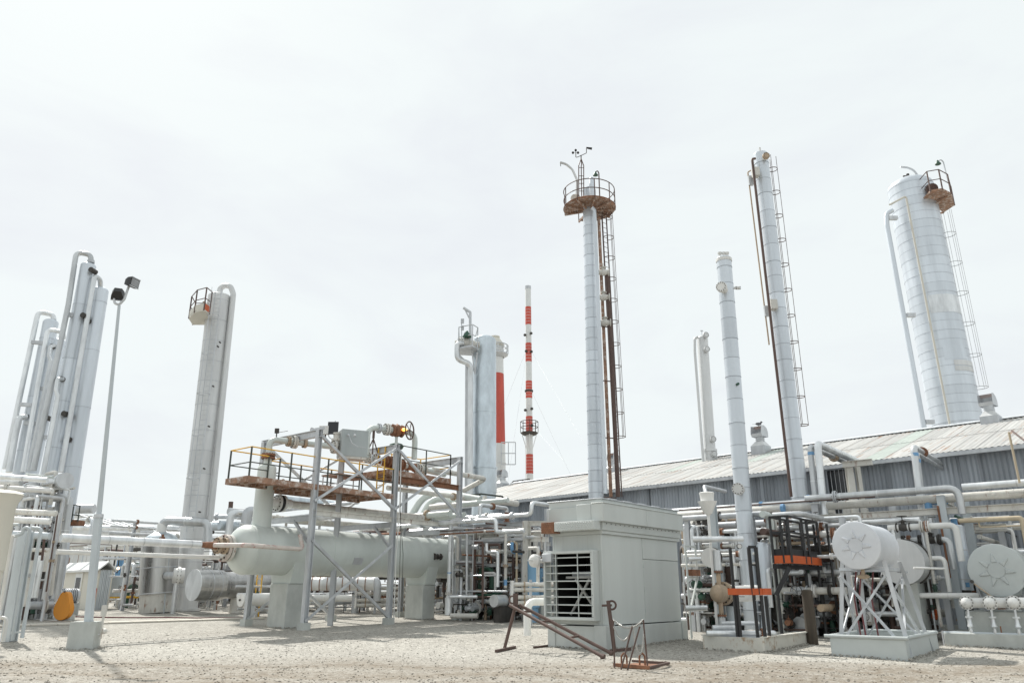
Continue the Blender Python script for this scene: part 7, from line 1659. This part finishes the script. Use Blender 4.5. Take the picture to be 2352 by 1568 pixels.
# big leaning silver down-pipe and its top
a_, b_ = W(H1(550, 330), 37.5), W(H1(440, 1110), 37.5)
lt_ = go(a_, (V * .95 - U * .3).normalized(), 'x', H1.x(300)); elbow_pipe('pipe', 'fat silver downpipe bending down above the orange belt guard', [W(H1(120, 290), 36.5), W(H1(555, 300), 37.5), b_], .2, 'alu', bend=.3)
c = W(H1(522, 162), 36.0); dr_ = (W(H1(310, 205), 38.5) - c).normalized(); t_ = T('expansion_drum', 'short fat silver drum with round end crossing in front of the left columns', 'drum', c)
t_.part('shell', MB().cyl(c, c + dr_ * 3.2, .36, n=30), 'alu'); t_.part('end_cover', MB().cyl(c - dr_ * .03, c, .375, n=30), 'galv'); t_.part('clamp', MB().cyl(c + dr_ * .2, c + dr_ * .26, .375, n=30), 'galv'); t_.part('branch', MB().tube([W(H1(270, 185), 36.4), W(H1(265, 285), 36.4)], .26, 14), 'galv')
for (pp_, Y, r, m, lab) in (([(0, 130), (380, 160)], 35, .13, 'alu', 'white pipe crossing in front of the left columns at top'), ([(0, 170), (170, 178)], 35.5, .19, 'alu', 'short thick white pipe at left edge below the top one'), ([(0, 220), (420, 245)], 35, .12, 'whitepaint', 'white pipe under the silver drum at left'), ([(90, 410), (450, 425)], 33, .12, 'rustypaint', 'rust-stained white beam pipe across the left piping'), ([(80, 472), (400, 490)], 32.5, .13, 'whitepaint', 'second white pipe across the left piping with blue tape at its end'), ([(110, 590), (400, 605)], 32, .14, 'bluegray', 'blue-grey beam across the lower left piping'), ([(0, 510), (150, 515)], 24.5, .045, 'bluegray', 'blue-grey pipe stub in front of the cream hood at left'), ([(230, 715), (395, 720)], 34, .08, 'rustypaint', 'rusty-spotted short pipe low in the left piping')):
    p_ = [W(H1(*q), Y) for q in pp_]; elbow_pipe('pipe', lab, p_, r, m)
for (pp_, Y, r, m, lab) in (([(245, 800), (185, 1170)], 34, .12, 'rustypaint', 'leaning cream upright with blue foot, left'), ([(330, 760), (275, 1100)], 34.5, .13, 'alu', 'leaning silver upright in the left piping'), ([(385, 700), (345, 890)], 35, .12, 'rustypaint', 'short cream upright with yellow tag in the left piping'), ([(470, 420), (350, 1110)], 36, .1, 'alu', 'long slim leaning upright beside the fat silver downpipe'), ([(500, 340), (405, 1080)], 37, .09, 'rustypaint', 'brownish upright just behind the fat silver downpipe'), ([(462, 420), (370, 1050)], 35.9, .035, 'brown', 'thin brown conduit along the slim leaning upright'), ([(355, 630), (335, 800)], 33.5, .05, 'brown', 'dark brown vertical stub in the left piping')):
    p_ = [W(H1(*q), Y) for q in pp_]; elbow_pipe('pipe', lab, p_, r, m)
# cream hood at the far left edge
hd_ = T('hopper', 'cream flared hood cut off by the left edge of the photo', 'hopper', G((-40, 1480)))
cx_ = W((-35, 1300), 23.5)
hz0 = W((0, 1310), 23.5).z; hz1 = W((0, 1162), 23.5).z; hz2 = W((0, 1135), 23.5).z
def ngon(c, r, z, n=10): return [Vector((c.x + r * math.cos(2 * math.pi * (i + .5) / n), c.y + r * math.sin(2 * math.pi * (i + .5) / n), z)) for i in range(n)]
xs_ = W((32, 1162), 23.5).x - cx_.x; xs0 = W((5, 1310), 23.5).x - cx_.x; xs2 = W((48, 1140), 23.5).x - cx_.x
L0 = ngon(cx_, xs0, hz0) + ngon(cx_, xs_, hz1) + ngon(cx_, xs2, hz2) + ngon(cx_, xs2 * .8, hz2 + .1)
hd_.part('hood', MB().add(L0, [[k * 10 + i, k * 10 + (i + 1) % 10, k * 10 + 10 + (i + 1) % 10, k * 10 + 10 + i] for k in range(3) for i in range(10)] + [list(range(30, 40)), list(range(10))[::-1]]), 'cream')
hd_.part('support', MB().cyl(Vector((cx_.x, cx_.y, 0)), Vector((cx_.x, cx_.y, hz0)), .5, n=12), 'cream')
# blue-grey column and gooseneck lines
a_, b_ = W(H1(212, 570), 25.5), W(H1(75, 1425), 25.5); one('steel_post', 'broad pale blue-grey steel column at the left edge', 'steel post', MB().ibeam(Vector((b_.x, b_.y, gz(b_.y))), a_, .34, .32, .03, Vector((.3, 1, 0))), 'bluegray', b_)
for (pp_, Y, lab) in (([(100, 1440), (240, 545), (190, 535), (180, 590), (105, 605)], 25.0, 'blue-grey gooseneck pipe in front of the broad column'), ([(175, 1420), (330, 545), (255, 540)], 24.9, 'right-hand blue-grey gooseneck pipe near the broad column'), ([(0, 1200), (100, 610), (110, 600)], 24.7, 'rust-flecked white pipe leaning at the left edge'), ([(25, 1450), (55, 1265), (-30, 1250)], 24.3, 'short elbow pipe low at the left edge')):
    p_ = [W(H1(*q), Y) for q in pp_]; elbow_pipe('pipe', lab, p_, .055, 'bluegray' if 'blue' in lab else 'whitepaint', bend=.12, joints=False)
one('tie_bar', 'thin tie bar between the gooseneck pipes near the ground', 'bar', MB().bar(W(H1(90, 1375), 25), W(H1(185, 1372), 25), .05), 'bluegray', W(H1(90, 1375), 25))
# rusty landing with black rail
ld_ = T('landing', 'small rusty landing with dark railing beside the fat silver downpipe', 'platform', W(H1(520, 500), 40))
ld_.part('deck', MB().box(W(H1(545, 500), 40), (1.3, .8, .25)), 'rust')
for x0 in (590, 640): ld_.part('post', MB().cyl(W(H1(x0 - 18, 490), 39.6), W(H1(x0, 365), 39.6), .035, n=6), 'railgreen')
for yq in (362, 440): ld_.part('rail', MB().cyl(W(H1(575, yq - 6), 39.6), W(H1(640, yq), 39.6), .03, n=6), 'railgreen')
# red hose on the gravel
hp = [G(H2(x, y)) + Z * .03 for x, y in ((140, 1480), (520, 1488), (900, 1492), (1300, 1488), (1700, 1496), (2250, 1490))]
one('hose', 'dark red hose lying across the gravel in front of the upright tank', 'hose', MB().tube(hp, .03, 6, 1.0), 'hose', hp[0])

# loose gravel banked up against the feet of the nearest things
def edge_stones():
    segs = []
    def rect(P, a0, a1, b0, b1):
        c = [P + U * a + V * b for a, b in ((a0, b0), (a1, b0), (a1, b1), (a0, b1))]
        for i in range(4): segs.append((c[i], c[(i + 1) % 4]))
    rect(SC, 0, SLn, 0, SWd); rect(K, 0, ka, 0, kb); rect(Kb, 0, ba, 0, bb); rect(Pb, -.4, .4, -.4, .4)
    segs.append((X_(-.2, -.2, 0), X_(-.2, 4, 0))); rect(F(.15, AXB, 0), -.2, .62, -.58, .58); rect(F(7.65, AXB, 0), -.2, .62, -.58, .58)
    rr_ = random.Random(5); mb = MB()
    for a, b in segs:
        for _ in range(int((b - a).length * 70)):
            t = rr_.random(); q = a + (b - a) * t; off = abs(rr_.gauss(0, .10)) + .01
            nrm_ = Vector(((b - a).y, -(b - a).x, 0)).normalized()
            p = q + nrm_ * off; s_ = rr_.uniform(.012, .034); z = float(gh(p.x, p.y)) + max(0, .05 - off * .4)
            vs_ = [Vector((p.x + s_ * rr_.uniform(.6, 1.3) * dx, p.y + s_ * rr_.uniform(.6, 1.3) * dy, z + s_ * rr_.uniform(.5, .9) * dz)) for dx, dy, dz in ((1, 0, 0), (0, 1, 0), (-1, 0, 0), (0, -1, 0), (0, 0, 1), (0, 0, -1))]
            mb.add(vs_, [[0, 1, 4], [1, 2, 4], [2, 3, 4], [3, 0, 4], [1, 0, 5], [2, 1, 5], [3, 2, 5], [0, 3, 5]])
    o = obj('gravel_bank', mb, 'gravel'); tag(o, 'loose stones banked against the feet of the nearest equipment', 'gravel', kind='stuff')
edge_stones()
